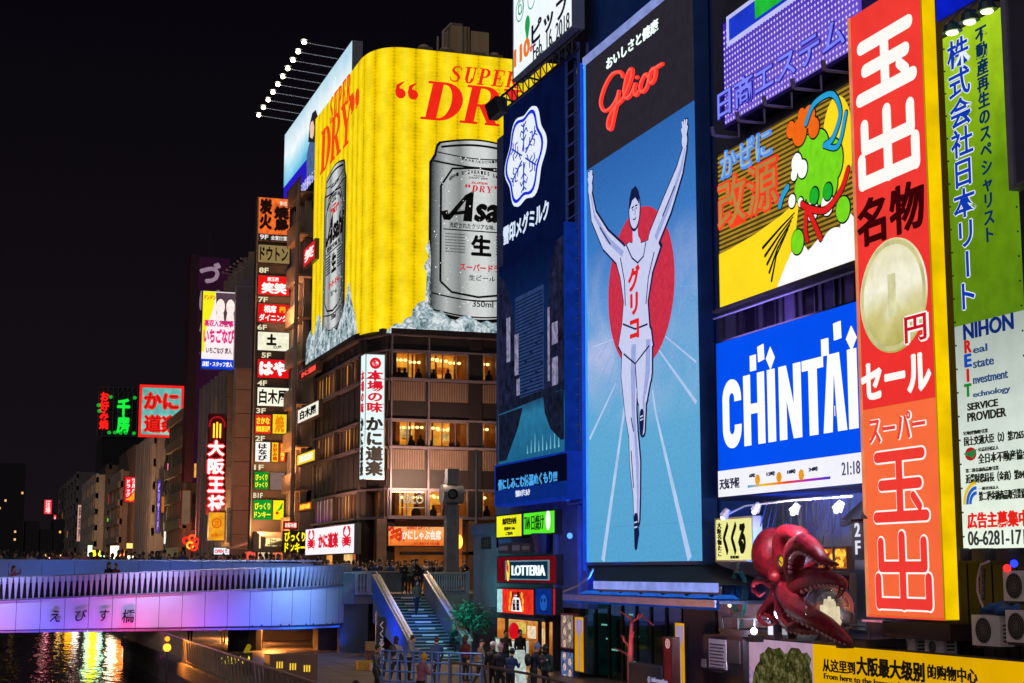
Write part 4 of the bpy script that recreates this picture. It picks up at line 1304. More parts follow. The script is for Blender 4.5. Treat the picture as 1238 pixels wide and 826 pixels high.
# --- C: the runner billboard
FG = FX(22.6)
u0, u1 = FG.uv(710, 440)[0], FG.uv(843.5, 400)[0]
vt, vm_, vb = FG.uv(711, 68)[1], FG.uv(711, 205)[1], FG.uv(711, 680)[1]
G = thing('runner_billboard', 'huge blue billboard of a running athlete with raised arms under a red neon word', 'billboard', FG.pt((u0 + u1) / 2, vb, -.2))
MB().fbox(FG, u0, u1, vb, vt, -.6, -.03).build('cabinet', paint('#1c4484', .4), G)
MB().fbox(FG, u0 + .05, u1, vm_ + .01, vt - .3, -.029, 0).build('dark_panel', printed('dark_board', [(0, '#38303c'), (1, '#2a2630')], 'Z', 0, 5, .2, 1, 1, .1, 3), G)
def glico_mat():
	m, nt, out = new_mat('track_screen')
	tc = nt.nodes.new('ShaderNodeTexCoord')
	sp = nt.nodes.new('ShaderNodeSeparateXYZ'); nt.links.new(tc.outputs['Object'], sp.inputs[0])
	mz = nt.nodes.new('ShaderNodeMapRange'); mz.inputs['From Max'].default_value = vm_ - vb; nt.links.new(sp.outputs[2], mz.inputs[0])
	cr = nt.nodes.new('ShaderNodeValToRGB'); e = cr.color_ramp.elements
	e[0].position = 0; e[0].color = lin('#58a8d8'); e[1].position = 1; e[1].color = lin('#2f68b4')
	for p, c in ((.35, '#64b0dc'), (.5, '#78aee0'), (.62, '#6a9edc'), (.75, '#4080cc')):
		q = e.new(p); q.color = lin(c)
	nz = nt.nodes.new('ShaderNodeTexNoise'); nz.inputs['Scale'].default_value = .28; nz.inputs['Detail'].default_value = 5; nz.inputs['Distortion'].default_value = .6
	nt.links.new(tc.outputs['Object'], nz.inputs['Vector'])
	nt.links.new(mz.outputs[0], cr.inputs[0])
	# pale cloud in the middle band
	band = nt.nodes.new('ShaderNodeValToRGB'); b = band.color_ramp.elements
	b[0].position = .3; b[0].color = (0, 0, 0, 1); b[1].position = .78; b[1].color = (0, 0, 0, 1); q = b.new(.52); q.color = (1, 1, 1, 1)
	nt.links.new(mz.outputs[0], band.inputs[0])
	cl = nt.nodes.new('ShaderNodeMapRange'); cl.inputs['From Min'].default_value = .42; cl.inputs['From Max'].default_value = .66; nt.links.new(nz.outputs[0], cl.inputs[0])
	mu = nt.nodes.new('ShaderNodeMath'); mu.operation = 'MULTIPLY'; nt.links.new(band.outputs[0], mu.inputs[0]); nt.links.new(cl.outputs[0], mu.inputs[1])
	mx = nt.nodes.new('ShaderNodeMixRGB'); nt.links.new(mu.outputs[0], mx.inputs[0]); nt.links.new(cr.outputs[0], mx.inputs[1]); mx.inputs[2].default_value = lin('#c4c8f0')
	n2 = nt.nodes.new('ShaderNodeTexNoise'); n2.inputs['Scale'].default_value = 9; n2.inputs['Detail'].default_value = 3; nt.links.new(tc.outputs['Object'], n2.inputs['Vector'])
	m2 = nt.nodes.new('ShaderNodeMapRange'); m2.inputs['To Min'].default_value = .72; m2.inputs['To Max'].default_value = 1.12; nt.links.new(n2.outputs[0], m2.inputs[0])
	em = nt.nodes.new('ShaderNodeEmission'); nt.links.new(mx.outputs[0], em.inputs[0]); nt.links.new(m2.outputs[0], em.inputs[1]); nt.links.new(em.outputs[0], out.inputs[0])
	m.cycles.emission_sampling = 'FRONT_BACK'
	return m
GM = glico_mat()
# screen made of LED cabinets, seams visible
nr, nc = 12, 6
MBs = MB()
for i in range(nc):
	for j in range(nr):
		a0 = u0 + .06 + (u1 - u0 - .06) * i / nc; a1 = u0 + .06 + (u1 - u0 - .06) * (i + 1) / nc
		b0 = vb + (vm_ - vb) * j / nr; b1 = vb + (vm_ - vb) * (j + 1) / nr
		MB().fbox(FG, a0, a1 - .006, b0, b1 - .006, -.028, 0).build('screen_tile', GM, G, origin=FG.pt(u0, vb, 0))
MB().fbox(FG, u0, u0 + .05, vb, vt, -.028, .08).build('edge_tube', glow('#40a0ff', 1.0, .1), G)
MB().fbox(FG, u0, u1, vt - .28, vt, -.028, .12).build('top_rail', glow('#8a98d8', .9, .2), G)
MB().fbox(FG, u0, u1, vb - .12, vb - .005, -.5, .15).build('bottom_rail', paint('#2a4a78', .4), G)
mb = MB()
for pts, w_ in (([(729, 678), (760, 460), (762, 445)], [.32, .14, .08]), ([(789, 472), (793, 500), (834, 676)], [.10, .13, .34]), ([(713, 531), (745, 463)], [.14, .06]), ([(795, 421), (848, 491)], [.06, .15]), ([(800, 403), (847, 442)], [.04, .07]), ([(716, 420), (748, 408)], [.04, .03])):
	pts = [p if p[0] < 847 else (842, p[1] - 4) for p in pts]
	mb.pstroke(FG, pts, w_, .002, .008, False)
mb.build('track_lines', glow('#b0c8ec', 1, .1), G)
cu, cv = FG.uv(774, 348)
rx = (FG.uv(814, 348)[0] - FG.uv(734, 348)[0]) / 2
mb = MB().disc(FG, cu, cv, rx, rx * .98, .009, .02, 48)
mb.build('red_sun', glow('#c83048', 1.0, .16, 5), G)
mb = MB()
for i in range(40):
	a = 2 * PI * i / 40
	r1 = 4.6
	p = (cu + rx * 1.15 * math.cos(a), cv + rx * 1.15 * math.sin(a)); q = (cu + (r1) * math.cos(a), cv + r1 * math.sin(a))
	if u0 + .1 < q[0] < u1 - .1 and q[1] < cv - .5: mb.stroke(FG, [p, q], [.02, .035], .002, .006, False)
mb.build('sun_rays', glow('#74a4dc', 1, .2), G)
# generic running athlete
def fpx(p): return FG.uv(*p)
limbs = [
	([(715, 236), (719, 262), (733, 290), (752, 309)], [.22, .40, .62, .66]),
	([(829, 180), (823, 206), (808, 248), (791, 290)], [.22, .42, .68, .70]),
	([(763, 418), (762, 452), (764, 500), (767, 525)], [1.15, 1.2, .80, .62]),
	([(767, 525), (769, 560), (771, 600), (771, 628)], [.62, .74, .46, .36]),
	([(781, 412), (780, 450), (778, 478)], [1.0, 1.1, .72]),
	([(778, 478), (778, 500), (778, 520)], [.50, .42, .30]),
]
torso = [(752, 303), (763, 293), (770, 296), (781, 293), (792, 287), (797, 300), (788, 330), (783, 365), (785, 395), (789, 418), (780, 428), (768, 436), (756, 428), (751, 418), (755, 392), (757, 365), (753, 335), (748, 315)]
shoes = [([(771, 626), (772, 645), (771, 661)], [.36, .46, .26]), ([(778, 500), (778, 512), (778, 523)], [.34, .36, .22])]
hands = [(715, 228), (829, 170)]
NAV = glow('#141c48', 1, .1)
SKN = glow('#c8cdf0', 1, .05, 5)
k_ = 0
bd, fl_, sdw = MB(), MB(), MB()
for pts, w_ in limbs:
	k_ += .0012
	w_ = [x * 1.24 for x in w_]
	bd.pstroke(FG, pts, [x + .19 for x in w_], .021, .026 + k_)
	fl_.pstroke(FG, pts, w_, .04, .045 + k_)
	sdw.stroke(FG, [(a + x * .27, b) for (a, b), x in zip([FG.uv(*p) for p in pts], w_)], [x * .3 for x in w_], .058, .0592, False)
tu = [fpx(p) for p in torso]
tc_ = (sum(p[0] for p in tu) / len(tu), sum(p[1] for p in tu) / len(tu))
bd.slab(FG, [(tc_[0] + (a - tc_[0]) * 1.17, tc_[1] + (b - tc_[1]) * 1.02) for a, b in tu], .021, .036)
fl_.slab(FG, [(tc_[0] + (a - tc_[0]) * 1.08, b) for a, b in tu], .04, .056)
for i, (x, y) in enumerate(hands):
	for f in range(5):
		a0 = (-.55 + .28 * f) if i == 0 else (-.5 + .28 * f)
		hu, hv = fpx((x, y))
		L = .62 if f in (1, 2, 3) else .42
		tip = (hu + math.sin(a0) * L, hv + math.cos(a0) * L + .08)
		bd.stroke(FG, [(hu, hv), tip], [.24, .17], .021, .037 + .001 * f)
		fl_.stroke(FG, [(hu, hv), tip], [.13, .08], .04, .058 + .001 * f)
	fl_.disc(FG, hu, hv, .2, .28, .04, .057)
	bd.disc(FG, hu, hv, .27, .36, .021, .0375)
hu, hv = fpx((769, 254))
fl_.disc(FG, hu, hv, .48, .70, .062, .066, 28); bd.disc(FG, hu, hv, .57, .81, .06, .0615, 28)
fl_.pstroke(FG, [(769, 268), (770, 288), (771, 300)], [.42, .50, .9], .058, .0605)
bd.build('figure_outline', NAV, G)
fl_.build('figure', SKN, G)
sdw.build('figure_shading', glow('#98a6dc', 1, .1, 4), G)
mb = MB().slab(FG, [(hu - .44, hv + .12), (hu - .46, hv + .5), (hu - .25, hv + .82), (hu + .15, hv + .88), (hu + .42, hv + .62), (hu + .45, hv + .1), (hu + .33, hv + .25), (hu + .1, hv + .45), (hu - .2, hv + .4)], .067, .075)
mb.stroke(FG, [(hu - .24, hv + .12), (hu - .06, hv + .14)], .06, .067, .07); mb.stroke(FG, [(hu + .10, hv + .14), (hu + .27, hv + .12)], .06, .067, .07)
mb.disc(FG, hu - .14, hv + .03, .05, .04, .067, .07, 8).disc(FG, hu + .18, hv + .03, .05, .04, .067, .07, 8)
mb.stroke(FG, [(hu + .04, hv + .05), (hu + .09, hv - .16), (hu, hv - .18)], .035, .067, .07, False)
mb.stroke(FG, [(hu - .13, hv - .33), (hu + .02, hv - .37), (hu + .17, hv - .32)], .05, .067, .07, False)
for pts in ([(759, 296), (766, 312), (773, 318), (780, 310), (783, 293)], [(752, 312), (757, 340), (758, 370)], [(793, 305), (786, 335), (783, 368)], [(755, 392), (770, 398), (785, 392)], [(756, 428), (770, 440), (787, 418)], [(770, 440), (772, 470)], [(765, 505), (768, 522)], [(727, 275), (740, 296)], [(818, 225), (803, 262)], [(765, 545), (768, 590)]):
	mb.pstroke(FG, pts, .07, .0665, .069, False)
for pts, w_ in shoes: mb.pstroke(FG, pts, w_, .067, .075)
mb.build('figure_details', NAV, G)
mb = MB()
for x, y in ((771, 632), (771, 638), (778, 504), (778, 508)):
	a, b = fpx((x, y)); mb.stroke(FG, [(a - .14, b), (a + .14, b + .03)], .05, .076, .08, False)
mb.build('shoe_stripes', SKN, G)
u_, w2, v_, v2 = FG.rect(762, 776, 322, 412)
MB().text(FG, 'グリコ', u_, w2, v_, v2, .067, vertical=True, bold=.05).build('red_characters', glow('#d82020', 1.1, 0), G)
# white strapline and red neon script
mb = MB()
mb.ptext(FG, 'おいしさと健康', 734, 797, 46, 61, .02, bold=.014, depth=.03)
# push apart a little: row is read upward in the photo because of the viewpoint only
mb.build('white_lettering', glow('#e8fff4', 1.2, 0), G)
def bez(p, n=10):
	out = []
	for i in range(len(p) - 1):
		p0 = p[max(0, i - 1)]; p1 = p[i]; p2 = p[i + 1]; p3 = p[min(len(p) - 1, i + 2)]
		for k in range(n):
			t_ = k / n
			out.append(tuple(.5 * ((2 * p1[a]) + (-p0[a] + p2[a]) * t_ + (2 * p0[a] - 5 * p1[a] + 4 * p2[a] - p3[a]) * t_ ** 2 + (-p0[a] + 3 * p1[a] - 3 * p2[a] + p3[a]) * t_ ** 3) for a in (0, 1)))
	out.append(tuple(p[-1])); return out
def z2(p): return FG.uv(580 + p[0] / 3.44, p[1] / 3.44)
NEON = glow('#ff2a20', 1.6, .05, sample=True)
NEONH = glow('#ff5444', 1.4, 0)
script = [
	[(612, 322), (600, 302), (566, 312), (534, 368), (519, 428), (532, 462), (562, 450), (588, 408), (596, 378), (588, 430), (575, 488), (563, 538), (549, 528), (556, 486), (585, 442), (612, 412), (640, 350), (652, 302), (643, 290), (628, 322), (617, 380), (624, 410), (641, 400), (656, 372), (664, 350), (659, 384), (667, 398), (680, 380)],
	[(719, 322), (708, 311), (692, 334), (684, 368), (695, 384), (711, 366), (721, 332), (730, 298), (743, 286), (749, 300), (744, 330), (731, 348), (723, 334), (730, 300), (750, 284), (776, 268)],
	[(669, 326), (672, 322)]]
mb = MB(); mb2 = MB()
for sc0 in script:
	pts = bez([z2(p) for p in sc0], 6)
	mb.tube([FG.pt(a, b, .14) for a, b in pts], .072, 8)
	mb2.tube([FG.pt(a, b, .19) for a, b in pts], .05, 6)
mb.build('neon_script', NEON, G, smooth=True); mb2.build('neon_core', NEONH, G, smooth=True)

# awning and canopy under it
FW_ = FX(WX)
a0, a1 = FG.uv(712, 680)[0], FG.uv(849, 678)[0]
zb_, zt_ = FX(21.3).uv(790, 706)[1], vb - .13
e0, e1 = FX(21.3).uv(722, 704)[0], FX(21.3).uv(869, 704)[0]
aw = thing('slanted_awning', 'black slanted awning directly under the runner billboard', 'awning', (22.5, -(a0 + a1) / 2, zb_))
def X(x, u, z): return (x, -u, z)
MB().hexa([X(21.3, e0, zb_), X(21.3, e1, zb_), X(23.2, e1, zb_), X(23.2, e0, zb_), X(22.5, a0, zt_), X(22.5, a1, zt_), X(23.2, a1, zt_), X(23.2, a0, zt_)]).build('slope', paint('#0a0b10', .75, .3, 2, bump=.3, bscale=4), aw)
MB().box(21.15, 21.29, -e1, -e0, zb_ - .22, zb_ + .06).build('edge_light', glow('#98a8ff', .75, .2, sample=True), aw)
MB().box(21.3, 21.4, -e1, -e0, zb_ - .3, zb_ - .05).build('gutter', GREYM, aw)
CX0 = 20.9
FC = FX(CX0)
c0, c1 = FC.uv(682, 722)[0], FC.uv(866, 728)[0]
zc1, zc0 = FC.uv(772, 722)[1], FC.uv(772, 732)[1]
cn = thing('flat_canopy', 'long flat canopy with silver edge and blue underside strip over the glazed shopfront', 'canopy', (22, -(c0 + c1) / 2, zc0))
MB().box(CX0, WX, -c1, -c0, zc0 + .25, zc1 - .12).build('roof', paint('#23304a', .4, .3), cn)
MB().box(CX0 - .06, CX0 - .001, -c1, -c0, zc1 - .22, zc1).build('silver_edge', paint('#8898c8', .3, .2, 2, metal=.6), cn)
MB().box(CX0 + .02, CX0 + .1, -c1, -c0, zc0 - .02, zc0 + .24).build('blue_strip', glow('#0c3c90', .8, .3, 1, sample=True), cn)
for i in range(7):
	u = c0 + (c1 - c0) * (i + .5) / 7
	fl = MB().hexa([X(21.3, u - .4, zc1 + .02), X(21.3, u + .4, zc1 + .02), X(21.9, u + .4, zc1 + .02), X(21.9, u - .4, zc1 + .02), X(21.5, u - .3, zc1 + .14), X(21.5, u + .3, zc1 + .14), X(21.8, u + .3, zc1 + .14), X(21.8, u - .3, zc1 + .14)]).build('uplight', glow('#2060c8', .9, .3, 3), cn)
for i in range(12):
	u = c0 + (c1 - c0) * (i + .5) / 12
	MB().ball((21.6, -u, zc0 + .1), .06, 8, 5).build('soffit_light', glow('#ffd8b0', 2.5, 0), cn)
for u in (c0 + 2, (c0 + c1) / 2, c1 - 1.2):
	area('canopy_uplight', (21.4, -u, zc1 + .4), (23.3, -u, zc1 + 7), 1.2, 260, '#1c58ff', sy=.3, spread=120)
area('canopy_uplight', (22.2, -c1 - .3, zc1 + 1), (23.3, -c1 + .2, 12), .8, 280, '#1c58ff', sy=.3, spread=140)
area('catwalk_fill', (21.6, -(yR1 * 0 + 1) * 0 - W.uv(950, 400)[0], W.uv(950, 395)[1]), (23.3, -W.uv(950, 400)[0], W.uv(950, 372)[1]), 5, 60, '#b090ff', sy=.2)  # unseen lamp added to tint the wall between the signs violet
# cable from canopy
tag(MB().tube([onx(p[0], p[1], 21.2) for p in ((681, 716), (700, 708), (712, 698), (717, 688))], .04, 5).build('power_cable', paint('#a0a8c0', .5)), 'thin pale cable curving up from the canopy to the runner billboard', 'cable')

# shopfront below: glazed wall, real panes
sf = thing('glazed_shopfront', 'dark glazed shopfront under the flat canopy with dim green interior', 'shopfront', (WX, -(c0 + c1) / 2, PZ))
s0, s1 = W.uv(706, 760)[0], W.uv(826, 760)[0]
ztop_s = zc0 + .2
npn = 7
for i in range(npn):
	a = s0 + (s1 - s0) * i / npn; b = s0 + (s1 - s0) * (i + 1) / npn
	fo = MB().frame(W, a + .01, b - .01, PZ, ztop_s, .05, -.05, .05).build('pane_frame', BLACK, sf)
	MB().fbox(W, a + .06, b - .06, PZ + .05, ztop_s - .05, -.01, .0).build('pane', glass_mat('#b8d8d0', .12), fo)
INS = printed('shop_interior', [(0, '#0c1c20'), (.4, '#0c2a2c'), (.7, '#143c3c'), (1, '#081014')], 'Z', 0, 5, 1.2, .9, .7, .6, 1.5)
MB().fbox(W, s0 - .2, s1 + .2, PZ, ztop_s, -1.85, -1.8).build('interior_wall', INS, sf, origin=W.pt(s0, PZ, -4))
MB().fbox(W, s0 - .09, s0 - .05, PZ, ztop_s, -1.79, -.07).build('interior_end', INS, sf, origin=W.pt(s0, PZ, -4))
MB().fbox(W, s0 - .2, s0 - .1, PZ, ztop_s, -4, -.06).fbox(W, s1 + .1, s1 + .2, PZ, ztop_s, -4, -.06).fbox(W, s0 - .2, s1 + .2, ztop_s, ztop_s + .1, -4, -.06).build('interior_shell', paint('#20282c', .6), sf)
for i, (a, b, L) in enumerate(((.08, .62, .5), (.1, .45, .35), (.13, .32, .6), (.3, .2, .5), (.32, .5, .3), (.78, .6, .4), (.2, .75, .3), (.9, .3, .3))):
	u = s0 + (s1 - s0) * a; v = PZ + (ztop_s - PZ) * b
	MB().fbox(W, u, u + L, v, v + .06, -.5 - .12 * i, -.45 - .12 * i).build('shelf_light', glow('#c8f0e8', 1.2, 0), sf)
for i in range(3):
	u = s0 + (s1 - s0) * (.05 + .33 * i)
	MB().fbox(W, u, u + 1.2, PZ, PZ + 2.2, -1.7, -1.2).build('display_shelf', paint(['#3c5048', '#504030', '#402c34'][i], .6, .5, 3), sf)
MB().fbox(W, s1 + .22, W.uv(868, 760)[0], PZ, zc - .01, -.2, .1).build('side_wall', paint('#14141a', .5, .4), sf)
MB().fbox(W, W.uv(674, 760)[0], s0 - .22, PZ, zc - .01, -.2, .1).build('side_wall', paint('#14141a', .5, .4), sf)
# yellow banners with a lilac spoon-like shape
def banner(label, F, x0, x1, y0, y1):
	r = F.rect(x0, x1, y0, y1)
	t = sign('hanging_banner', label, 'banner', F, r, .12, glow('#e0a008', .85, .15, 1, sample=True), GREYM, 'yellow banners at the glazed shopfront', fw=.04)
	m, w = (r[0] + r[1]) / 2, r[1] - r[0]; h = r[3] - r[2]
	FF = F.off(.12)
	pts = [(m - w * .32, r[3] - h * .06), (m + w * .32, r[3] - h * .06), (m + w * .32, r[3] - h * .24), (m + w * .12, r[3] - h * .34), (m + w * .05, r[3] - h * .38), (m + w * .05, r[2] + .08), (m - w * .05, r[2] + .08), (m - w * .05, r[3] - h * .38), (m - w * .12, r[3] - h * .34), (m - w * .32, r[3] - h * .24)]
	MB().slab(FF, pts, .001, .02).build('lilac_shape', glow('#a890b8', .8, .1), t)
banner('yellow banner with pale lilac spade shape at the left end of the glazed shopfront', FX(22.6), 698, 710, 745, 813)
banner('yellow banner with pale lilac spade shape behind the dark red pillar sign', FX(22.6), 820, 833, 752, 832)
# red branching light sculpture
pz = onx(763, 800, 21.2)
rt = thing('bare_tree', 'bare branching sapling lit pink and red in front of the glazed shopfront', 'tree', (21.2, pz.y, PZ))
TRM = paint('#c86068', .5, .3, 3)
def br_(pts, rr): return MB().tube([onx(p[0], p[1], 21.2) for p in pts], rr, 6)
br_([(763, 868), (762, 800), (763, 770), (764, 748)], [.12, .11, .08, .05]).build('trunk', TRM, rt, smooth=True)
for pts in ([(763, 797), (757, 790), (744, 784)], [(761, 782), (755, 775), (751, 768)], [(764, 748), (757, 744), (749, 739)], [(764, 752), (771, 748), (776, 743), (784, 751), (790, 756)], [(755, 776), (754, 769)], [(764, 772), (766, 764)], [(771, 748), (773, 742)]):
	br_(pts, [.05] + [.03] * (len(pts) - 1)).build('branch', TRM, rt, smooth=True)
sp = bpy.data.lights.new('pink_spot', 'SPOT'); sp.energy = 180; sp.color = (1, .25, .3); sp.spot_size = .9
so = bpy.data.objects.new('pink_spot', sp); COL.objects.link(so); so.location = (20, pz.y - 1.5, PZ + .2)
so.rotation_euler = (Vector((21.2, pz.y, PZ + 3)) - Vector((20, pz.y - 1.5, PZ + .2))).to_track_quat('-Z', 'Y').to_euler()
# red pillar sign with round i symbol and the information counter
FP = FX(20.8)
r = (FP.uv(811, 790)[0], FP.uv(822, 790)[0], PZ, FP.uv(816, 770)[1])
t = sign('red_pillar_sign', 'narrow dark red standing sign with a round white symbol', 'sign', FP, r, .25, glow('#58181c', .9, .2), paint('#4a1418', .4))
cu, cv = (r[0] + r[1]) / 2, FP.uv(816, 778)[1]
FF = FP.off(.25)
MB().ring(FF, cu, cv, .12, .15, .001, .02, 20).fbox(FF, cu - .025, cu + .025, cv - .08, cv + .08, .001, .02).build('round_symbol', glow('#d0a0a0', 1, 0), t)
r = (FP.uv(771, 810)[0], FP.uv(811, 810)[0], PZ, FP.uv(790, 803)[1])
t = sign('information_board', 'dark grey board with small information lettering in front of the shopfront', 'sign', FP, r, .3, paint('#2c2a34', .4, .2), GREYM)
write(t, FP.off(.3), .02, glow('#9a94b8', .9, 0), [('information', 789, 808, 820, 826)])
cu, cv = FP.off(.3).uv(785.5, 822); MB().ring(FP.off(.3), cu, cv, .09, .11, .02, .03, 16).text(FP.off(.3), 'i', cu - .02, cu + .02, cv - .06, cv + .06, .02).build('round_symbol', glow('#9a94b8', .9, 0), t)
# notice box right of it
r = (FX(21.5).uv(850, 780)[0], FX(21.5).uv(898, 780)[0], PZ, FX(21.5).uv(874, 768)[1])
t = thing('dark_cabinet', 'dark cabinet with a taped white notice, left of the tree poster', 'cabinet', FX(21.5).pt((r[0] + r[1]) / 2, PZ, -.3))
F = FX(21.5)
MB().fbox(F, r[0], r[1], PZ, r[3], -1.5, 0).build('body', paint('#1c181e', .4, .3), t)
MB().fbox(F, *F.rect(879, 895, 775, 802), .001, .02).build('shutter', paint('#38343c', .4, .2), t)
n_ = F.rect(858, 879, 773, 809)
MB().fbox(F, *n_, .001, .03).build('notice', paint('#c8b8cc', .6, .1), t)
mb = MB()
for i in range(9):
	mb.fbox(F, n_[0] + .07, n_[1] - .08 - (i * 13 % 5) * .04, n_[3] - .18 - i * .1, n_[3] - .14 - i * .1, .031, .035)
mb.build('notice_lines', paint('#4a3850', .6), t)
MB().fbox(F, *F.rect(848.5, 854, 797, 807), .001, .02).build('small_label', paint('#8a8490', .6), t)

# --- D: purple dotted light sign
FD = FX(22.5)
r = (FD.uv(873.5, 80)[0], FD.uv(1046, 30)[0], FD.uv(950, 113)[1], FD.uv(950, -30)[1])
t = sign('dotted_light_sign', 'large purple dotted light sign with blue outlined characters, top right beside the red tall sign', 'sign', FD.off(-.5), r, .5, printed('violet_board', [(0, '#7a5cd8'), (.5, '#5038c0'), (1, '#3020a0')], 'Z', 0, 6, .5, .8, .9, .2, 3, sample=True), paint('#4a3ca0', .4), fw=.12)
bulb = None
mb = MB()
nu = int((r[1] - r[0] - .3) / .19); nv = int((r[3] - r[2] - .3) / .19)
for i in range(nu):
	for j in range(nv):
		a, b = r[0] + .2 + i * .19, r[2] + .2 + j * .19
		mb.add([FD.pt(a - .055, b, .02), FD.pt(a, b - .055, .02), FD.pt(a + .055, b, .02), FD.pt(a, b + .055, .02), FD.pt(a, b, .05)], [(0, 1, 4), (1, 2, 4), (2, 3, 4), (3, 0, 4)])
mb.build('bulbs', glow('#d8ccff', 1.0, .1), t, kind='stuff')
q = FD.rect(883, 980, -40, 10)
q = (FD.uv(884, 20)[0], FD.uv(981, 5)[0], FD.uv(932, 17)[1], r[3] - .05)
MB().fbox(FD, *q, .051, .09).build('video_field', glow('#1c38c8', 1, .3, .6), t)
q2 = (FD.uv(916, 10)[0], FD.uv(958, 5)[0], FD.uv(937, 9)[1], r[3] - .06)
MB().fbox(FD, *q2, .091, .1).build('green_field', glow('#20b838', 1, .3, .8), t)
MB().frame(FD, q[0] - .12, q[1] + .12, q[2] - .14, r[3] - .04, .12, .052, .12).build('field_frame', glow('#c8c8ff', .9, .1), t)
mb = MB(); mb.ptext(FD, '日商エステム', 868 + 1, 1027, 62, 101, .06, bold=.05, depth=.03); mb.build('character_outline', glow('#28209a', 1, .1), t)
mb = MB(); mb.ptext(FD, '日商エステム', 869 + 1, 1026, 63.5, 99.5, .098, bold=.008, depth=.01); mb.build('characters', glow('#8088ff', 1, .1), t)
# brackets beneath
for i in range(5):
	u = r[0] + (r[1] - r[0]) * (i + .5) / 5
	b_ = thing('support_bracket', '%s steel bracket from the left under the purple dotted sign' % ORD[i], 'bracket', FD.pt(u, r[2] - .3, 0), 'brackets under the purple dotted sign')
	MB().tube([FD.pt(u, r[2], -.1), FD.pt(u, r[2] - .5, -.1), FD.pt(u, r[2] - .5, .8)], .05, 5).tube([FD.pt(u, r[2] - .5, .8), FD.pt(u + .1, r[2] - .25, .9)], .07, 5).build('arm', paint('#7a70a0', .4), b_)
# --- E: yellow medicine sign with striped ground
FE = FX(22.4)
r = (FE.uv(869, 270)[0], FE.uv(1036, 210)[0], FE.uv(950, 347)[1], FE.uv(950, 140)[1])
t = sign('striped_medicine_sign', 'square sign with gold striped ground, blue and red characters and a colourful cloud design', 'sign', FE.off(-.5), r, .5, glow('#4a3c1c', .9, .15, 1, sample=True), GREYM, fw=.06)
n = 34
h = (r[3] - r[2] - .12) / n
mb = MB()
for i in range(n):
	mb.fbox(FE, r[0] + .07, r[1] - .07, r[2] + .06 + i * h, r[2] + .06 + i * h + h * .42, .001, .03)
mb.build('gold_stripes', glow('#a88428', 1, .15, 2), t)
Wd, Hd = r[1] - r[0] - .14, r[3] - r[2] - .14
def E_(a, b): return (r[0] + .07 + Wd * a, r[2] + .07 + Hd * b)
YEL = glow('#ffdc20', 1.0, .05, 1, sample=True)
MB().slab(FE, [E_(0, 0), E_(.46, 0), E_(.54, .12), E_(.60, .28), E_(.63, .47), E_(.5, .42), E_(.3, .375), E_(.1, .35), E_(0, .345)], .031, .05).build('yellow_wedge', YEL, t)
MB().disc(FE, *E_(.90, .68), Wd * .0995, Hd * .28, .031, .045, 30).build('yellow_disc', YEL, t)
mb = MB()
for k_ in range(5):
	mb.stroke(FE, [E_(.60 - k_ * .012, .40 - k_ * .02), E_(.50 - k_ * .01, .35 - k_ * .04), E_(.36 + k_ * .015, .27 - k_ * .055)], [.04, .07, .10], .051, .06, True)
mb.build('black_strokes', glow('#141008', 1, 0), t)
wh = glow('#ffffff', 1, .03)
mb = MB().slab(FE, [E_(.46, 0), E_(1, 0), E_(1, .22), E_(.9, .18), E_(.84, .12), E_(.77, .2), E_(.68, .14), E_(.6, .2), E_(.53, .12)], .032, .052)
mb.disc(FE, *E_(.62, .12), Wd * .07, Hd * .08, .053, .056).disc(FE, *E_(.86, .13), Wd * .08, Hd * .09, .053, .057).disc(FE, *E_(.95, .2), Wd * .045, Hd * .07, .053, .058)
mb.build('white_clouds', wh, t)
# abstract cloud-and-ribbon design in the sign's colours
outl = glow('#0c1808', 1, 0)
def cloud(cs, d, mat, name, ol=.05):
	mb, mo = MB(), MB()
	for i, (a, b, rr) in enumerate(cs):
		c = E_(a, b)
		mb.disc(FE, c[0], c[1], rr, rr, d, d + .01 + i * .0006, 22); mo.disc(FE, c[0], c[1], rr + ol, rr + ol, d - .012, d - .008 + i * .0004, 22)
	mo.build(name + '_outline', outl, t); mb.build(name, mat, t)
cloud([(.70, .62, .62), (.78, .70, .60), (.86, .60, .66), (.76, .50, .62), (.66, .52, .42), (.84, .48, .5), (.62, .22, .36), (.93, .30, .36), (.7, .74, .4)], .075, glow('#78d820', 1, .12, 3), 'green_puffs')
cloud([(.66, .86, .42), (.73, .92, .34), (.60, .90, .26), (.76, .84, .30), (.68, .95, .22)], .10, glow('#f06818', 1, .1, 3), 'orange_puffs')
cloud([(.64, .68, .30), (.68, .63, .27), (.62, .62, .18), (.60, .47, .2), (.66, .44, .14), (.74, .36, .30), (.84, .36, .32)], .125, wh, 'white_puffs')
cloud([(.76, .44, .24), (.85, .43, .24)], .15, glow('#20b030', 1, .1, 3), 'deep_green_puffs')
mb, mo = MB(), MB()
for pts, ws, c in ((bez([E_(.72, .88), E_(.78, .97), E_(.90, .97), E_(.95, .84), E_(.90, .72), E_(.84, .70)], 6), .16, 0), (bez([E_(.84, .70), E_(.93, .66), E_(.985, .82)], 6), .14, 0), (bez([E_(.58, .56), E_(.54, .52), E_(.52, .47)], 5), .2, 0)):
	mb.stroke(FE, pts, ws, .165, .175); mo.stroke(FE, pts, ws + .08, .155, .16)
mb.build('blue_ribbon', glow('#28a0d8', 1, .1), t); mo.build('blue_ribbon_outline', outl, t)
mb, mo = MB(), MB()
for pts in (bez([E_(.68, .42), E_(.74, .37), E_(.84, .33), E_(.94, .40), E_(1.0 - .01, .50)], 6), bez([E_(.72, .38), E_(.76, .28), E_(.80, .18)], 5), bez([E_(.71, .38), E_(.70, .26), E_(.71, .2)], 5)):
	mb.stroke(FE, pts, .18, .178, .19); mo.stroke(FE, pts, .25, .17, .176)
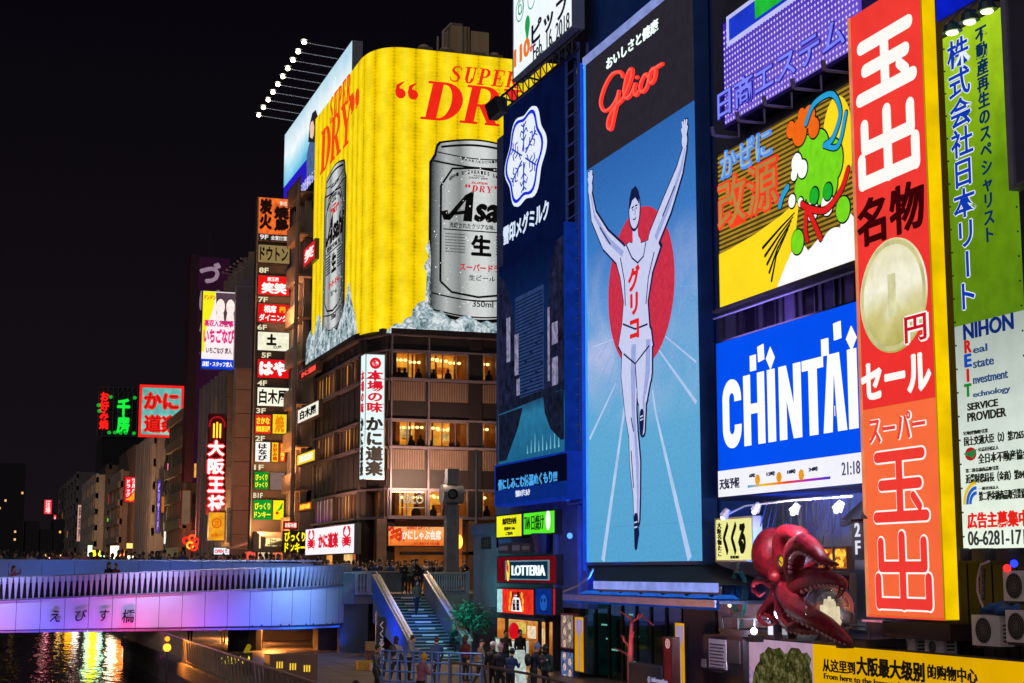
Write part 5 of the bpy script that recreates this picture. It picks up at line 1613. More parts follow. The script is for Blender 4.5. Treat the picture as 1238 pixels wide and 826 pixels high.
mb.build('red_sash', glow('#e02020', 1, .1), t); mo.build('red_sash_outline', outl, t)
FF = FE
mb = MB(); mb.ptext(FF, 'かぜに', 873, 936, 168, 204, .05, bold=.045, depth=.04); mb.build('blue_characters', glow('#4a8cf0', 1.1, .1), t)
mb = MB(); mb.ptext(FF, 'かぜに', 874.5, 934.5, 171, 201, .095, bold=-.005, depth=.02); mb.build('blue_characters_core', glow('#a0c0d0', .9, .1), t)
mb = MB(); mb.ptext(FF, '改源', 869.5, 945, 201, 267, .05, bold=.045, depth=.04); mb.build('red_characters', glow('#f03c20', 1.1, .1, sample=True), t)
mb = MB(); mb.ptext(FF, '改源', 871.5, 943, 204, 264, .095, bold=.0, depth=.02); mb.build('red_characters_core', glow('#b88c48', .9, .1), t)
# catwalk rail between signs and dark windows behind
cw = thing('sign_catwalk', 'narrow steel catwalk between the striped sign and the blue screen', 'catwalk', FE.pt(r[0], r[2] - .3, 0))
MB().fbox(FE, r[0] - .1, r[1], r[2] - .12, r[2] - .02, -.4, .25).build('walk_plank', GREYM, cw)
MB().tube([FE.pt(r[0] - .1, r[2] - .3, .2), FE.pt(r[1], r[2] - .3, .2)], .035, 5).build('rail', paint('#8088b0', .4), cw)
for i in range(7):
	u = W.uv(876 + i * 24, 370)[0]; u2 = W.uv(893 + i * 24, 370)[0]
	v = W.uv(885 + i * 24, 392 - i * 7)[1]; vv = W.uv(885 + i * 24, 362 - i * 7)[1]
	vb_ = W.uv(950, 395)[1]; vt2 = W.uv(950, 350)[1]
	wn_ = MB().frame(W, u, u2, vb_, vt2, .07, .001, .1).build('window', paint('#3a3a50', .4), t3)
	MB().fbox(W, u + .07, u2 - .07, vb_ + .07, vt2 - .07, .01, .03).build('pane', paint(['#5c5878', '#201e30', '#201e30', '#6a6488', '#181624', '#3a3650', '#6a6080'][i], .25, .2), wn_)
# --- G: blue video screen
FI = FX(22.2)
r = (FI.uv(866.5, 500)[0], FI.uv(1044, 480)[0], FI.uv(955, 595)[1], FI.uv(955, 387)[1])
t = sign('blue_video_screen', 'large blue video screen with bold white capitals above a white forecast strip', 'screen', FI.off(-.6), r, .6, glow('#0450f0', 1.0, .05, .6, sample=True), paint('#10204a', .4), fw=.05)
Wd, Hd = r[1] - r[0] - .1, r[3] - r[2] - .1
def I_(a, b): return (r[0] + .05 + Wd * a, r[2] + .05 + Hd * b)
vst = FI.uv(955, 558.5)[1]
MB().fbox(FI, r[0] + .05, r[1] - .05, r[2] + .05, vst, .001, .02).build('forecast_strip', glow('#f4f4ff', 1, .03, sample=True), t)
mb = MB()
xs = [(874, 897), (900, 925), (929, 939), (943, 970), (971, 996), (998, 1022), (1022, 1039)]
def px6(x, y): return FI.uv(850 + x / 2.952, 340 + y / 2.952)
def word_v(b): return b
vb0, vb1 = FI.uv(955, 531)[1], FI.uv(955, 441)[1]
def LT(a0, a1, b0, b1): mb.fbox(FI, a0, a1, vb0 + (vb1 - vb0) * b0, vb0 + (vb1 - vb0) * b1, .01, .03)
def UU(px): return FI.uv(px, 490)[0]
# C as a rounded ring, others from straight strokes
cu = (UU(874.5) + UU(896.5)) / 2; rw = (UU(896.5) - UU(874.5)) / 2; hh = vb1 - vb0; sw = .43
cm = (vb0 + vb1) / 2
for i in range(12):
	for (cc, a0) in ((cm + hh / 2 - rw, 0), (cm - hh / 2 + rw, PI)):
		a = a0 + PI * i / 12; b = a0 + PI * (i + 1) / 12
		mb.slab(FI, [(cu + rw * math.cos(a), cc + rw * math.sin(a)), (cu + rw * math.cos(b), cc + rw * math.sin(b)), (cu + (rw - sw) * math.cos(b), cc + (rw - sw) * math.sin(b)), (cu + (rw - sw) * math.cos(a), cc + (rw - sw) * math.sin(a))], .01, .03)
mb.fbox(FI, cu - rw, cu - rw + sw, cm - hh / 2 + rw, cm + hh / 2 - rw, .01, .03)
mb.fbox(FI, cu + rw - sw, cu + rw, cm + hh * .17, cm + hh / 2 - rw, .01, .03); mb.fbox(FI, cu + rw - sw, cu + rw, cm - hh / 2 + rw, cm - hh * .17, .01, .03)
def H_(x0, x1):
	a, b = UU(x0), UU(x1); LT(a, a + sw, 0, 1); LT(b - sw, b, 0, 1); LT(a + sw, b - sw, .44, .58)
H_(900, 925)
LT(UU(929), UU(929) + .46, 0, 1)
a, b = UU(943), UU(969.5); LT(a, a + .42, 0, 1); LT(b - .42, b, 0, 1)
mb.slab(FI, [(a + .421, vb1), (a + .421 + .02, vb1), (b - .421, vb0 + hh * .42), (b - .421, vb0), (b - .47, vb0), (a + .421, vb1 - hh * .42)], .011, .031)
a, b = UU(971.5), UU(997); LT(a, b, .86, 1); LT((a + b) / 2 - .23, (a + b) / 2 + .23, 0, .859)
a, b = UU(996), UU(1024)
mb.slab(FI, [(a, vb0), (a + .46, vb0), ((a + b) / 2, vb0 + hh * .85), ((a + b) / 2, vb1), ((a + b) / 2 - .3, vb1)], .01, .03)
mb.slab(FI, [(b - .46, vb0), (b, vb0), ((a + b) / 2 + .3, vb1), ((a + b) / 2 + .001, vb1), ((a + b) / 2 + .001, vb0 + hh * .85)], .01, .03)
LT(a + .62, b - .62, .2, .33)
LT(UU(1027), UU(1027) + .46, 0, 1)
for cx_, cy_, ro in ((911, 439, 0), (920.5, 427, .1), (932, 433, .75), (998, 420, 0), (1013, 400, .05), (1030, 409, .75)):
	c = FI.uv(cx_, cy_)
	R1 = .27
	mb.slab(FI, [(c[0] + R1 * math.cos(ro + PI / 4 + k_ * PI / 2), c[1] + 1.25 * R1 * math.sin(ro + PI / 4 + k_ * PI / 2)) for k_ in range(4)], .01, .03)
mb.build('lettering', glow('#fffffa', 1.05, 0), t)
write(t, FI, .022, glow('#202040', 1, 0), [('天気予報', 871, 895, 578, 591), ('6時', 907, 914, 572.5, 577.5), ('12時', 928, 938, 570, 575.5), ('18時', 953, 963, 567.5, 573), ('24時', 979, 990, 564.5, 570)], 'forecast_lettering')
write(t, FI, .022, glow('#505070', 1, 0), [('21:18', 1019, 1041, 558, 574)], 'clock_digits', bold=.0)
g0 = (FI.uv(905, 586)[0], FI.uv(1005, 586)[0], FI.uv(955, 584.5)[1], FI.uv(955, 581.5)[1])
MB().fbox(FI, *g0, .022, .03).build('forecast_bar', printed('rainbow', [(0, '#10a0e0'), (.2, '#f0c020'), (.5, '#f04020'), (.8, '#a020c0'), (1, '#2030c0')], 'Y', 0, -(g0[1] - g0[0]), 0, 1, 1, 0, 1), t, origin=FI.pt(g0[0], g0[2], 0))
mb = MB()
for x, c in ((917, 0), (943, 1), (970, 2)):
	a, b = FI.uv(x, 580 - (x - 917) * .11); mb.disc(FI, a, b, .16, .16, .031, .035, 10)
mb.build('weather_marks', glow('#f0a020', 1, .2), t)
# --- H: the tall red supermarket sign
FT = FX(21.9)
u0, u1 = FT.uv(1038, 400)[0], FT.uv(1127.5, 400)[0]
v0, v1 = FT.uv(1095, 748)[1], FT.uv(1069, -4)[1]
T = thing('tall_red_sign', 'tall red and orange lit sign with big white characters and a coin', 'sign', FT.pt((u0 + u1) / 2, v0, -.2))
MB().fbox(FT, u0, u1, v0, v1, -.42, -.03).build('cabinet', glow('#d8b000', .55, .3, .8, sample=True), T)
MB().fbox(FT, u1 + .002, u1 + .03, v0 + .02, v1, -.41, -.05).build('side_panel', glow('#f8cc00', .95, .35, .6, sample=True), T)
vo = FT.uv(1083, 489)[1]
REDP = printed('red_face', [(0, '#e62e2a'), (.6, '#ee3430'), (1, '#f03c34')], 'Z', 0, 12, .2, .6, 1, .06, 1.2)
ORGP = printed('orange_face', [(0, '#f8683c'), (1, '#f87040')], 'Z', 0, 7, .2, .6, 1, .05, 1.2)
MB().fbox(FT, u0 + .09, u1 - .03, vo + .006, v1, -.029, 0).build('red_panel', REDP, T)
for i in range(2):
	a = v0 + .06 + (vo - v0 - .06) * i / 2; b = v0 + .06 + (vo - v0 - .06) * (i + 1) / 2
	MB().fbox(FT, u0 + .09, u1 - .03, a + .004, b - .004, -.029, 0).build('orange_panel', ORGP, T)
MB().fbox(FT, u0, u0 + .08, v0, v1, -.029, .04).build('left_trim', glow('#f09060', .8, .2), T)
MB().fbox(FT, u0, u1, v0, v0 + .05, -.028, .03).build('bottom_trim', glow('#ff5038', 1, .1), T)
Wd = u1 - u0
WH = glow('#fff6f0', 1.05, .02)
def row(y0, y1, x0=1038, x1=1127):
	xm = (x0 + x1) / 2
	return FT.uv(xm, y1)[1], FT.uv(xm, y0)[1]
# blocky round-cornered characters 玉 and 出 from rounded bars
def rbar(mb, a, b, w, d0, d1):
	mb.stroke(FT, [a, b], w, d0, d1, True)
def tama(mb, U0, U1, V0, V1, g, d0, d1):
	w_, h_ = U1 - U0, V1 - V0
	def q(a, b): return (U0 + w_ * a, V0 + h_ * b)
	rbar(mb, q(.12, .90), q(.88, .90), g, d0, d1); rbar(mb, q(.18, .52), q(.82, .52), g, d0 + .0013, d1 + .0013); rbar(mb, q(.08, .10), q(.92, .10), g, d0 + .0026, d1 + .0026)
	mb.stroke(FT, [q(.5, .95), q(.5, .1)], g * 1.05, d0 + .004, d1 + .004, False)
	rbar(mb, q(.72, .36), q(.82, .22), g * .8, d0 + .0052, d1 + .0052)
def de(mb, U0, U1, V0, V1, g, d0, d1):
	w_, h_ = U1 - U0, V1 - V0
	def q(a, b): return (U0 + w_ * a, V0 + h_ * b)
	mb.stroke(FT, [q(.5, 1), q(.5, .06)], g * 1.05, d0, d1, True)
	mb.stroke(FT, [q(.14, .92), q(.14, .58)], g, d0 + .0013, d1 + .0013, True); mb.stroke(FT, [q(.86, .92), q(.86, .58)], g, d0 + .0014, d1 + .0014, True)
	rbar(mb, q(.14, .58), q(.86, .58), g, d0 + .003, d1 + .003)
	mb.stroke(FT, [q(.08, .42), q(.08, .06)], g, d0 + .0042, d1 + .0042, True); mb.stroke(FT, [q(.92, .42), q(.92, .06)], g, d0 + .0043, d1 + .0043, True)
	rbar(mb, q(.08, .07), q(.92, .07), g, d0 + .0056, d1 + .0056)
mb = MB()
b_, t_ = row(27, 108); tama(mb, u0 + .22, u1 - .17, b_, t_, .36, .005, .02)
b_, t_ = row(128, 212); de(mb, u0 + .22, u1 - .17, b_, t_, .36, .005, .02)
mb.build('white_characters', WH, T)
b_, t_ = row(226, 286)
MB().text(FT, '名物', u0 + .12, u1 - .12, b_, t_, .003, bold=.034).build('black_characters', glow('#3c0408', 1, .1), T)
cu, cv = FT.uv(1080, 357)
rr = (FT.uv(1122, 357)[0] - FT.uv(1039, 357)[0]) / 2
COIN = printed('coin', [(0, '#b0a850'), (.3, '#d0c884'), (.6, '#f6f2dc'), (1, '#dcd49c')], 'Z', -1.5, 1.5, .5, 1.2, 1, .08, 3)
MB().disc(FT, cu, cv, rr * .975, rr * .93, .003, .03, 44).build('coin_picture', COIN, T, origin=FT.pt(cu, cv, 0))
mb = MB().ring(FT, cu, cv, rr * .87, rr * .95, .031, .04, 40, sv=.95); mb.build('coin_rim', glow('#c8c48a', 1, .2, 2), T)
MB().text(FT, '1', cu - .17, cu + .17, cv - .55, cv + .55, .031, bold=.0).build('coin_figure', glow('#d4d0a0', 1, .2), T)
mb = MB(); mb.ptext(FT, '円', 1095, 1125, 379, 415, .042, bold=.09); mb.build('yen_outline', WH, T)
mb = MB(); mb.ptext(FT, '円', 1097, 1123, 381, 413, .07, bold=.015); mb.build('yen_character', glow('#c81828', 1, .1), T)
b_, t_ = row(432, 479)
MB().text(FT, 'セール', u0 + .08, u1 - .12, b_, t_, .003, bold=.045).build('white_katakana', WH, T)
b_, t_ = row(500, 533)
MB().text(FT, 'スーパー', u0 + .38, u1 - .40, b_ - .02, t_ + .02, .003, bold=.055).build('katakana_outline', WH, T)
MB().text(FT, 'スーパー', u0 + .41, u1 - .43, b_, t_, .03, bold=.01).build('red_katakana', glow('#e84038', 1, .1), T)
b_, t_ = row(542, 634); b2, t2_ = row(649, 736)
mo, mi = MB(), MB()
tama(mo, u0 + .40, u1 - .32, b_, t_, .36, .004, .012); de(mo, u0 + .40, u1 - .32, b2, t2_, .36, .004, .012)
tama(mi, u0 + .40, u1 - .32, b_, t_, .27, .02, .03); de(mi, u0 + .40, u1 - .32, b2, t2_, .27, .02, .03)
mo.build('character_outline', WH, T); mi.build('red_characters', glow('#f03c34', 1, .05), T)
MB().box(22.2, WX, -u1 + .2, -u0 - .2, v0 - .5, v0 - .1).build('foot_bracket', paint('#301820', .5), T)
# purple-lit return strip at its left
MB().fbox(FX(22.6), u0 - .45, u0 - .02, FX(22.6).uv(1046, 745)[1], FX(22.6).uv(1040, 500)[1], -.3, 0).build('violet_side_strip', glow('#3818a0', .6, .4, 2, sample=True), T)

# --- I: green and white company panel
FN = FX(22.6)
u0, u1 = FN.uv(1152, 350)[0], FN.uv(1236, 350)[0]
v0, v1, vm2 = FN.uv(1203, 663)[1], FN.uv(1176, 27)[1], FN.uv(1192, 386)[1]
N = thing('company_panel', 'tall green and white company panel with blue vertical characters, lit from above by small lamps', 'sign', FN.pt((u0 + u1) / 2, v0, -.2))
MB().fbox(FN, u0, u1, v0, v1, -.35, -.03).build('cabinet', GREYM, N)
GRN = printed('green_sheet', [(0, '#587f12'), (.5, '#64900f'), (1, '#a8d020')], 'Z', 0, v1 - vm2, .25, .8, 1, .14, 2)  # paler top: the small lamps' light is put into the sheet's glow
nseg = 5
for i in range(nseg):
	a = vm2 + (v1 - vm2) * i / nseg; b = vm2 + (v1 - vm2) * (i + 1) / nseg
	MB().fbox(FN, u0, u1, a, b - .006, -.029, 0).build('green_sheet', GRN, N, origin=FN.pt(u0, vm2, 0))
MB().fbox(FN, u0, u1, v0, vm2 - .006, -.029, 0).build('white_sheet', printed('white_sheet', [(0, '#f4ffec'), (.5, '#d8e4d8'), (1, '#a8b4ac')], 'Z', 0, vm2 - v0, .2, .8, .95, .06, 2), N, origin=FN.pt(u0, v0, 0))
mb = MB()
for i in range(22):
	for j in (0, 1):
		a = u0 + .05 if j == 0 else u1 - .05; b = v0 + (v1 - v0) * (i + .5) / 22
		mb.disc(FN, a, b, .025, .025, .0, .02, 6)
mb.build('rivets', GREYM, N, kind='stuff')
def colx(x, y): return FN.uv(x, y)[0]
ub = u0 + .12
cw_ = colx(1186, 200) - colx(1158, 200)
vtop, vbot = FN.uv(1166, 41)[1], FN.uv(1178, 374)[1]
MB().text(FN, '株式会社日本リート', u0 + .17, u0 + .17 + cw_, vbot, vtop, .002, vertical=True, bold=.06, depth=.004).build('character_outline', glow('#e8f0ff', 1, 0), N)
MB().text(FN, '株式会社日本リート', u0 + .17, u0 + .17 + cw_, vbot, vtop, .009, vertical=True, bold=.018, depth=.004).build('blue_characters', glow('#1038b0', 1, .1), N)
vtop, vbot = FN.uv(1199, 24)[1], FN.uv(1208, 290)[1]
c2 = u0 + .17 + cw_ + .26
MB().text(FN, '不動産再生のスペシャリスト', c2, c2 + .47, vbot, vtop, .002, vertical=True, bold=.02).build('dark_characters', glow('#0c2c50', 1, .1), N)
NV = FN.off(0)
def NT(s, x0, x1, ym_top, ym_bot, c, name='lettering', b=.03):
	mb = MB(); mb.ptext(NV, s, x0, x1, ym_top, ym_bot, .002, bold=b); return mb.build(name, c, N)
blk = glow('#202418', 1, 0)
NT('NIHON', 1165, 1226, 385, 405, glow('#102870', 1, .1), b=.03)
for s, c, y, wd in (('Real', '#c02020', 420, 25), ('Estate', '#1848b0', 437, 33), ('Investment', '#c02020', 455, 50), ('Technology', '#208030', 473, 53)):
	NT(s[0], 1166.5 + (3 if s[0] == 'I' else 0), 1175 - (3 if s[0] == 'I' else 0), y - 9, y + 7, glow(c, 1, 0), b=.04)
	NT(s[1:], 1177, 1166 + wd + 3, y - 3, y + 6, glow('#304a78', 1, 0), b=.01)
NT('SERVICE', 1170, 1207, 485, 494, blk, b=.02); NT('PROVIDER', 1170, 1217, 496, 507, blk, b=.02)
NT('宅地建物取引業', 1165, 1195, 520, 525, blk, b=.0); NT('国土交通大臣（2）第7265号', 1166, 1245, 523, 535, blk, b=.015)
NT('公益社団法人', 1183, 1208, 540, 545, blk, b=0); NT('全日本不動産協会', 1183, 1245, 545, 558, blk, b=.015)
NT('第二種金融商品取引業', 1168, 1208, 565, 570, blk, b=0); NT('近畿財務局長（金商）第84号', 1168, 1245, 570, 582, blk, b=.015)
NT('一般社団法人', 1184, 1208, 588, 592, blk, b=0); NT('第二種金融商品取引業協会', 1184, 1246, 592, 604, blk, b=.015)
NT('広告主募集中', 1170, 1244, 618, 638, glow('#e02018', 1.1, 0), 'red_lettering', b=.035)
NT('06-6281-171', 1171, 1240, 641, 659, glow('#383838', 1, 0), 'phone_number', b=.01)
cu, cv = NV.uv(1174, 549); MB().disc(NV, cu, cv, .22, .16, .002, .02, 14).build('red_round_mark', glow('#a02020', 1, .3), N)
MB().slab(NV, [(cu - .28, cv + .02), (cu + .28, cv + .1), (cu + .1, cv - .1)], .021, .03).build('green_mark', glow('#207840', 1, .2), N)
cu, cv = NV.uv(1175, 597); MB().ring(NV, cu + .2, cv - .25, .22, .30, .002, .02, 10, PI / 2, PI).ring(NV, cu + .2, cv - .25, .34, .42, .002, .02, 10, PI / 2, PI).build('blue_arc_mark', glow('#2060c0', 1, 0), N)
MB().ring(NV, cu + .2, cv - .25, .46, .54, .002, .02, 10, PI / 2, PI).build('yellow_arc_mark', glow('#e8c020', 1, 0), N)
for i, (x, y) in enumerate(((1150, 33), (1171, 20), (1192, 7))):
	p = onx(x, y, 21.9)
	l_ = thing('sign_lamp', ['small dark dome lamp over the left corner of the green panel', 'small dark dome lamp in the middle above the green panel', 'small dark dome lamp over the right part of the green panel'][i], 'lamp', tuple(p))
	MB().tube([p + Vector((0, 0, .15)), p + Vector((0, 0, .05)), p + Vector((0.02, 0, -.12))], [.08, .2, .26], 12).build('shade', paint('#204048', .4), l_)
	MB().ball(p + Vector((.02, 0, -.14)), .15, 10, 6, (1, 1, .4)).build('bulb', glow('#e8ffb0', 5, 0, sample=True), l_)
	MB().tube([p + Vector((0, 0, .12)), p + Vector((.3, 0, .5)), p + Vector((1.2, 0, .5))], .03, 5).build('arm', DARK, l_)
# --- J: blank dark box at the top right edge
F = FX(21.2)
r = (F.uv(1221, 100)[0], F.uv(1262, 100)[0], F.uv(1232, 224)[1], F.uv(1232, -60)[1])
t = sign('blank_box_sign', 'blank dark grey box sign at the top right edge, beside the green panel', 'sign', F.off(-.4), r, .4, paint('#4a4858', .5, .15, 1), paint('#6a6878', .4))
MB().fbox(F, r[0] - .35, r[0] - .01, r[2], r[3], -.38, -.1).build('side', paint('#8a8898', .4), t)
# --- K: air conditioners, pipes and clutter under the panel
def ac(label, x0, x1, y0, y1, Xp, grp='air conditioner outdoor units'):
	F = FX(Xp)
	u0, u1, v0, v1 = F.rect(x0, x1, y0, y1)
	t = thing('air_conditioner', label, 'air conditioner', F.pt((u0 + u1) / 2, v0, -.15), grp)
	MB().fbox(F, u0, u1, v0, v1, -.38, 0).build('casing', paint('#d8ccc4', .5, .15, 3), t)
	MB().fbox(F, u0 + .03, u1 - .03, v0 - .06, v0 - .001, -.3, -.02).build('feet', DARK, t)
	w = u1 - u0; c = u0 + w * .42; cv = (v0 + v1) / 2; rr = min(w * .34, (v1 - v0) * .42)
	MB().disc(F, c, cv, rr, rr, .001, .012, 24).build('fan_opening', BLACK, t)
	mb = MB()
	for i in range(4): mb.ring(F, c, cv, rr * (i + .9) / 4.2, rr * (i + .9) / 4.2 + .012, .013, .025, 18)
	for i in range(8):
		a = PI * i / 8; mb.stroke(F, [(c - rr * math.cos(a), cv - rr * math.sin(a)), (c + rr * math.cos(a), cv + rr * math.sin(a))], .012, .014, .022, False)
	mb.build('fan_grille', paint('#6a6460', .5), t)
	mb = MB()
	for i in range(5): mb.fbox(F, u1 + .001, u1 + .006, v0 + .1 + i * .09, v0 + .14 + i * .09, -.3, -.08)
	mb.build('side_vent', DARK, t)
	return t
ac('beige outdoor unit on the left under the company panel, standing lowest', 1175, 1209, 744, 781, 22.3)
ac('beige outdoor unit at the right edge directly under the company panel', 1213, 1245, 690, 727, 22.3)
ac('beige outdoor unit at the right edge below another, beside the blue tarpaulin', 1216, 1247, 738, 777, 22.1)
ac('small outdoor unit on the left below the tall red sign', 1084, 1106, 771, 790, 22.6)
ac('small outdoor unit on the right below the tall red sign', 1118, 1141, 774, 791, 22.6)
F = FX(22.7)
bk = thing('panel_brackets', 'row of dark blocks and rail directly under the company panel', 'bracket', F.pt(F.uv(1200, 670)[0], F.uv(1200, 680)[1], 0))
for x0, x1 in ((1162, 1176), (1190, 1206), (1219, 1234)):
	MB().fbox(F, *F.rect(x0, x1, 663, 678), 0, .35).build('block', paint('#3a3440', .6, .4, 3), bk)
MB().fbox(F, *F.rect(1158, 1250, 663.2, 668), -.2, .0).build('rail', DARK, bk)
tag(MB().tube([onx(a, b, 22.4) for a, b in ((1196, 679), (1186, 683), (1182, 700), (1182, 715), (1186, 728), (1192, 742))], .035, 6).build('drain_hose', paint('#c0a0a4', .5), smooth=True), 'pale curved hose hanging from the panel to the left outdoor unit', 'hose')
mb = MB()
pts = [onx(1188 + math.sin(i * 1.1) * .4, 688 + i * 1.6, 22.65) for i in range(24)]
mb.tube(pts, [.07 if i % 2 else .05 for i in range(24)], 6)
tag(mb.build('ribbed_conduit', paint('#6c5a60', .5)), 'dark ribbed conduit running down behind the curved hose', 'pipe')
mb = MB()
g = []
for i in range(9):
	for j in range(5):
		q = onx(1196 + i * 6, 728 + j * 4.2 + 2.5 * math.sin(i * 1.4 + j), 22.5)
		q.x += .12 * math.sin(i * 2.1 + j * 1.3) - .25 * math.sin(PI * j / 4)
		g.append(q)
mb.add(g, [(i * 5 + j, (i + 1) * 5 + j, (i + 1) * 5 + j + 1, i * 5 + j + 1) for i in range(8) for j in range(4)])
tag(mb.build('tarpaulin', paint('#2c5a98', .6, .4, 3), smooth=True), 'crumpled blue tarpaulin stuffed between the outdoor units', 'tarpaulin')
for x, y, c, lb_ in ((1217.5, 687, '#ff2020', 'tiny red indicator light under the company panel'), (1226, 681.5, '#2030ff', 'tiny blue indicator light under the company panel')):
	tag(MB().ball(onx(x, y, 22.3), .09, 8, 6).build('indicator_light', glow(c, 3, 0)), lb_, 'light')
mb = MB()
FWl = FX(23.25)
for i in range(6):
	q = FWl.rect(1160 + i * 15, 1173 + i * 15, 682, 800)
	mb = MB().fbox(FWl, *q, .0, .06)
	mb.build('wall_panel', paint(['#2c2228', '#1c161c', '#32262c'][i % 3], .5, .3, 2), t3)
for i in range(5):
	q = FWl.rect(1050 + i * 22, 1070 + i * 22, 752, 795)
	MB().fbox(FWl, *q, .0, .05).build('wall_panel', paint(['#30181e', '#241016'][i % 2], .5, .3, 2), t3)
q = FX(22.8).rect(1046, 1152, 752, 754.5)
tag(MB().fbox(FX(22.8), *q, 0, .1).build('pink_tube_light', glow('#d07088', .9, .3, 3)), 'thin pink light strip along the foot of the tall red sign', 'light strip')
# --- L: yellow shopping poster with tree picture
FL = FX(21.7)
u0, um_, u1 = FL.uv(899.5, 800)[0], FL.uv(983, 800)[0], FL.uv(1252, 810)[0]
v1 = FL.uv(1060, 784)[1]; v0 = FL.uv(1060, 846)[1]
P = thing('shopping_poster', 'long yellow lit poster with black Chinese lettering and a leafy rock photo', 'poster', FL.pt((u0 + u1) / 2, v0, -.1))
MB().fbox(FL, u0, u1, v0 - .2, v1, -.3, -.03).build('board', DARK, P)
MB().fbox(FL, um_, u1, v0, v1 - .03, -.029, 0).build('yellow_sheet', glow('#e0a800', .95, .1, .5, sample=True), P)
MB().fbox(FL, u0, um_ - .005, v0, v1 - .03, -.029, 0).build('picture_sky', printed('poster_sky', [(0, '#b890a8'), (1, '#c8a8c8')], 'Z', 0, 2.5, .4, 1, .8, .1, 2), P, origin=FL.pt(u0, v0, 0))
R = random.Random(3)
def leafpic():
	m, nt, out = new_mat('leaf_picture')
	tc = nt.nodes.new('ShaderNodeTexCoord'); vo = nt.nodes.new('ShaderNodeTexNoise'); vo.inputs['Scale'].default_value = 5; vo.inputs['Detail'].default_value = 9; vo.inputs['Roughness'].default_value = .75
	nt.links.new(tc.outputs['Object'], vo.inputs['Vector']); cr = nt.nodes.new('ShaderNodeValToRGB'); e = cr.color_ramp.elements
	e[0].position = .38; e[0].color = lin('#14180c'); e[1].position = .66; e[1].color = lin('#7c7850'); q = e.new(.5); q.color = lin('#40401c')
	nt.links.new(vo.outputs[0], cr.inputs[0]); em = nt.nodes.new('ShaderNodeEmission'); nt.links.new(cr.outputs[0], em.inputs[0]); em.inputs[1].default_value = .9
	nt.links.new(em.outputs[0], out.inputs[0]); return m
LFP = leafpic()
pts = [(906, 850), (911, 818), (914, 806), (919, 799), (919, 791), (925, 788), (929, 782), (936, 785), (943, 783), (949, 791), (953, 789), (957, 783), (966, 784), (970, 790), (976, 789), (981, 797), (979, 806), (982, 815), (982.5, 850)]
MB().pslab(FL, pts, .001, .015).build('leafy_rock_picture', LFP, P)
MB().pslab(FL, [(900.5, 806), (906, 804), (911, 812), (909, 850), (900.5, 850)], .001, .01).build('town_picture', glow('#a888b0', .8, .4, 5), P)
mb = MB()
mb.ptext(FL, '从这里到', 995, 1034, 798, 814, .002, bold=.02)
mb.ptext(FL, '大阪最大级别', 1036, 1118, 797, 821, .002, bold=.035)
mb.ptext(FL, '的购物中心', 1122, 1182, 806, 824, .002, bold=.02)
mb.build('black_lettering', glow('#181204', 1, 0), P)
mb = MB(); mb.ptext(FL, 'From here to the largest shopping center in Osaka', 997, 1185, 825, 835, .002, bold=.01); mb.build('small_lettering', glow('#181204', 1, 0), P)

# --- M: octopus restaurant front in a recess
rec = FX(WX + 1.6)
MB().fbox(rec, uo0 - .6, uo1 + .6, z_o0 - .3, z_o1 + .3, -.2, 0).build('recess_wall', paint('#7c848c', .5, .3, 1), t3)
# steel shutter slats
t = thing('corrugated_shutter', 'grey corrugated metal sheet behind the octopus, lit bluish white', 'shutter', rec.pt((uo0 + uo1) / 2, 3, .1))
a0, a1, b0, b1 = rec.rect(905, 1030, 598, 668)
n = 26
for i in range(n):
	x0 = a0 + (a1 - a0) * i / n
	MB().fbox(rec, x0, x0 + (a1 - a0) / n * .8, b0, b1 + .4, .01, .05 + .03 * (i % 2)).build('slat', paint('#8c98a4', .35, .3, 1.5, metal=.3), t)
# pale lower tiled wall
t = thing('tiled_wall', 'pale lilac tiled wall left of and below the octopus', 'wall', FX(23.1).pt(FX(23.1).uv(905, 720)[0], 0, 0))
F = FX(23.25)
for i in range(7):
	for j in range(4):
		q = F.rect(868 + i * 15, 882.3 + i * 15, 671 + j * 25 + 2, 671 + j * 25 + 24.5)
		MB().fbox(F, F.uv(868 + i * 15.6, 725)[0], F.uv(883 + i * 15.6, 725)[0], F.uv(920, 672 + (j + 1) * 24)[1] + .01, F.uv(920, 672 + j * 24)[1], -.3, 0).build('tile', paint(['#a898ac', '#b4a4b4', '#9c8ca4'][(i * 2 + j) % 3], .35, .2, 2), t)
# lit window with orange pictures
fw_ = FX(23.2)
q = fw_.rect(993, 1033, 661, 690)
t = sign('menu_window', 'lit window with orange food pictures to the right of the octopus', 'window', fw_, q, .2, glow('#c86a20', .8, .7, 9, sample=True), paint('#402820', .5), fw=.06)
MB().fbox(fw_, (q[0] + q[1]) / 2 + .15, (q[0] + q[1]) / 2 + .25, q[2], q[3], .2, .25).build('window_bar', paint('#402820', .5), t)
mb = MB(); R = random.Random(5)
for i in range(16):
	mb.disc(fw_.off(.2), R.uniform(q[0] + .2, q[1] - .2), R.uniform(q[2] + .15, q[3] - .15), .11, .11, .0, .02 + .002 * i, 9)
mb.build('food_picture', glow('#ffc040', 1.1, .5, 8), t)
q = fw_.rect(990, 1036, 692, 760)
t = sign('dark_interior_window', 'dark brown glazed opening behind the crystal ball', 'window', fw_, q, .15, paint('#1c1414', .2, .5, 2), paint('#4a3830', .5), fw=.08)
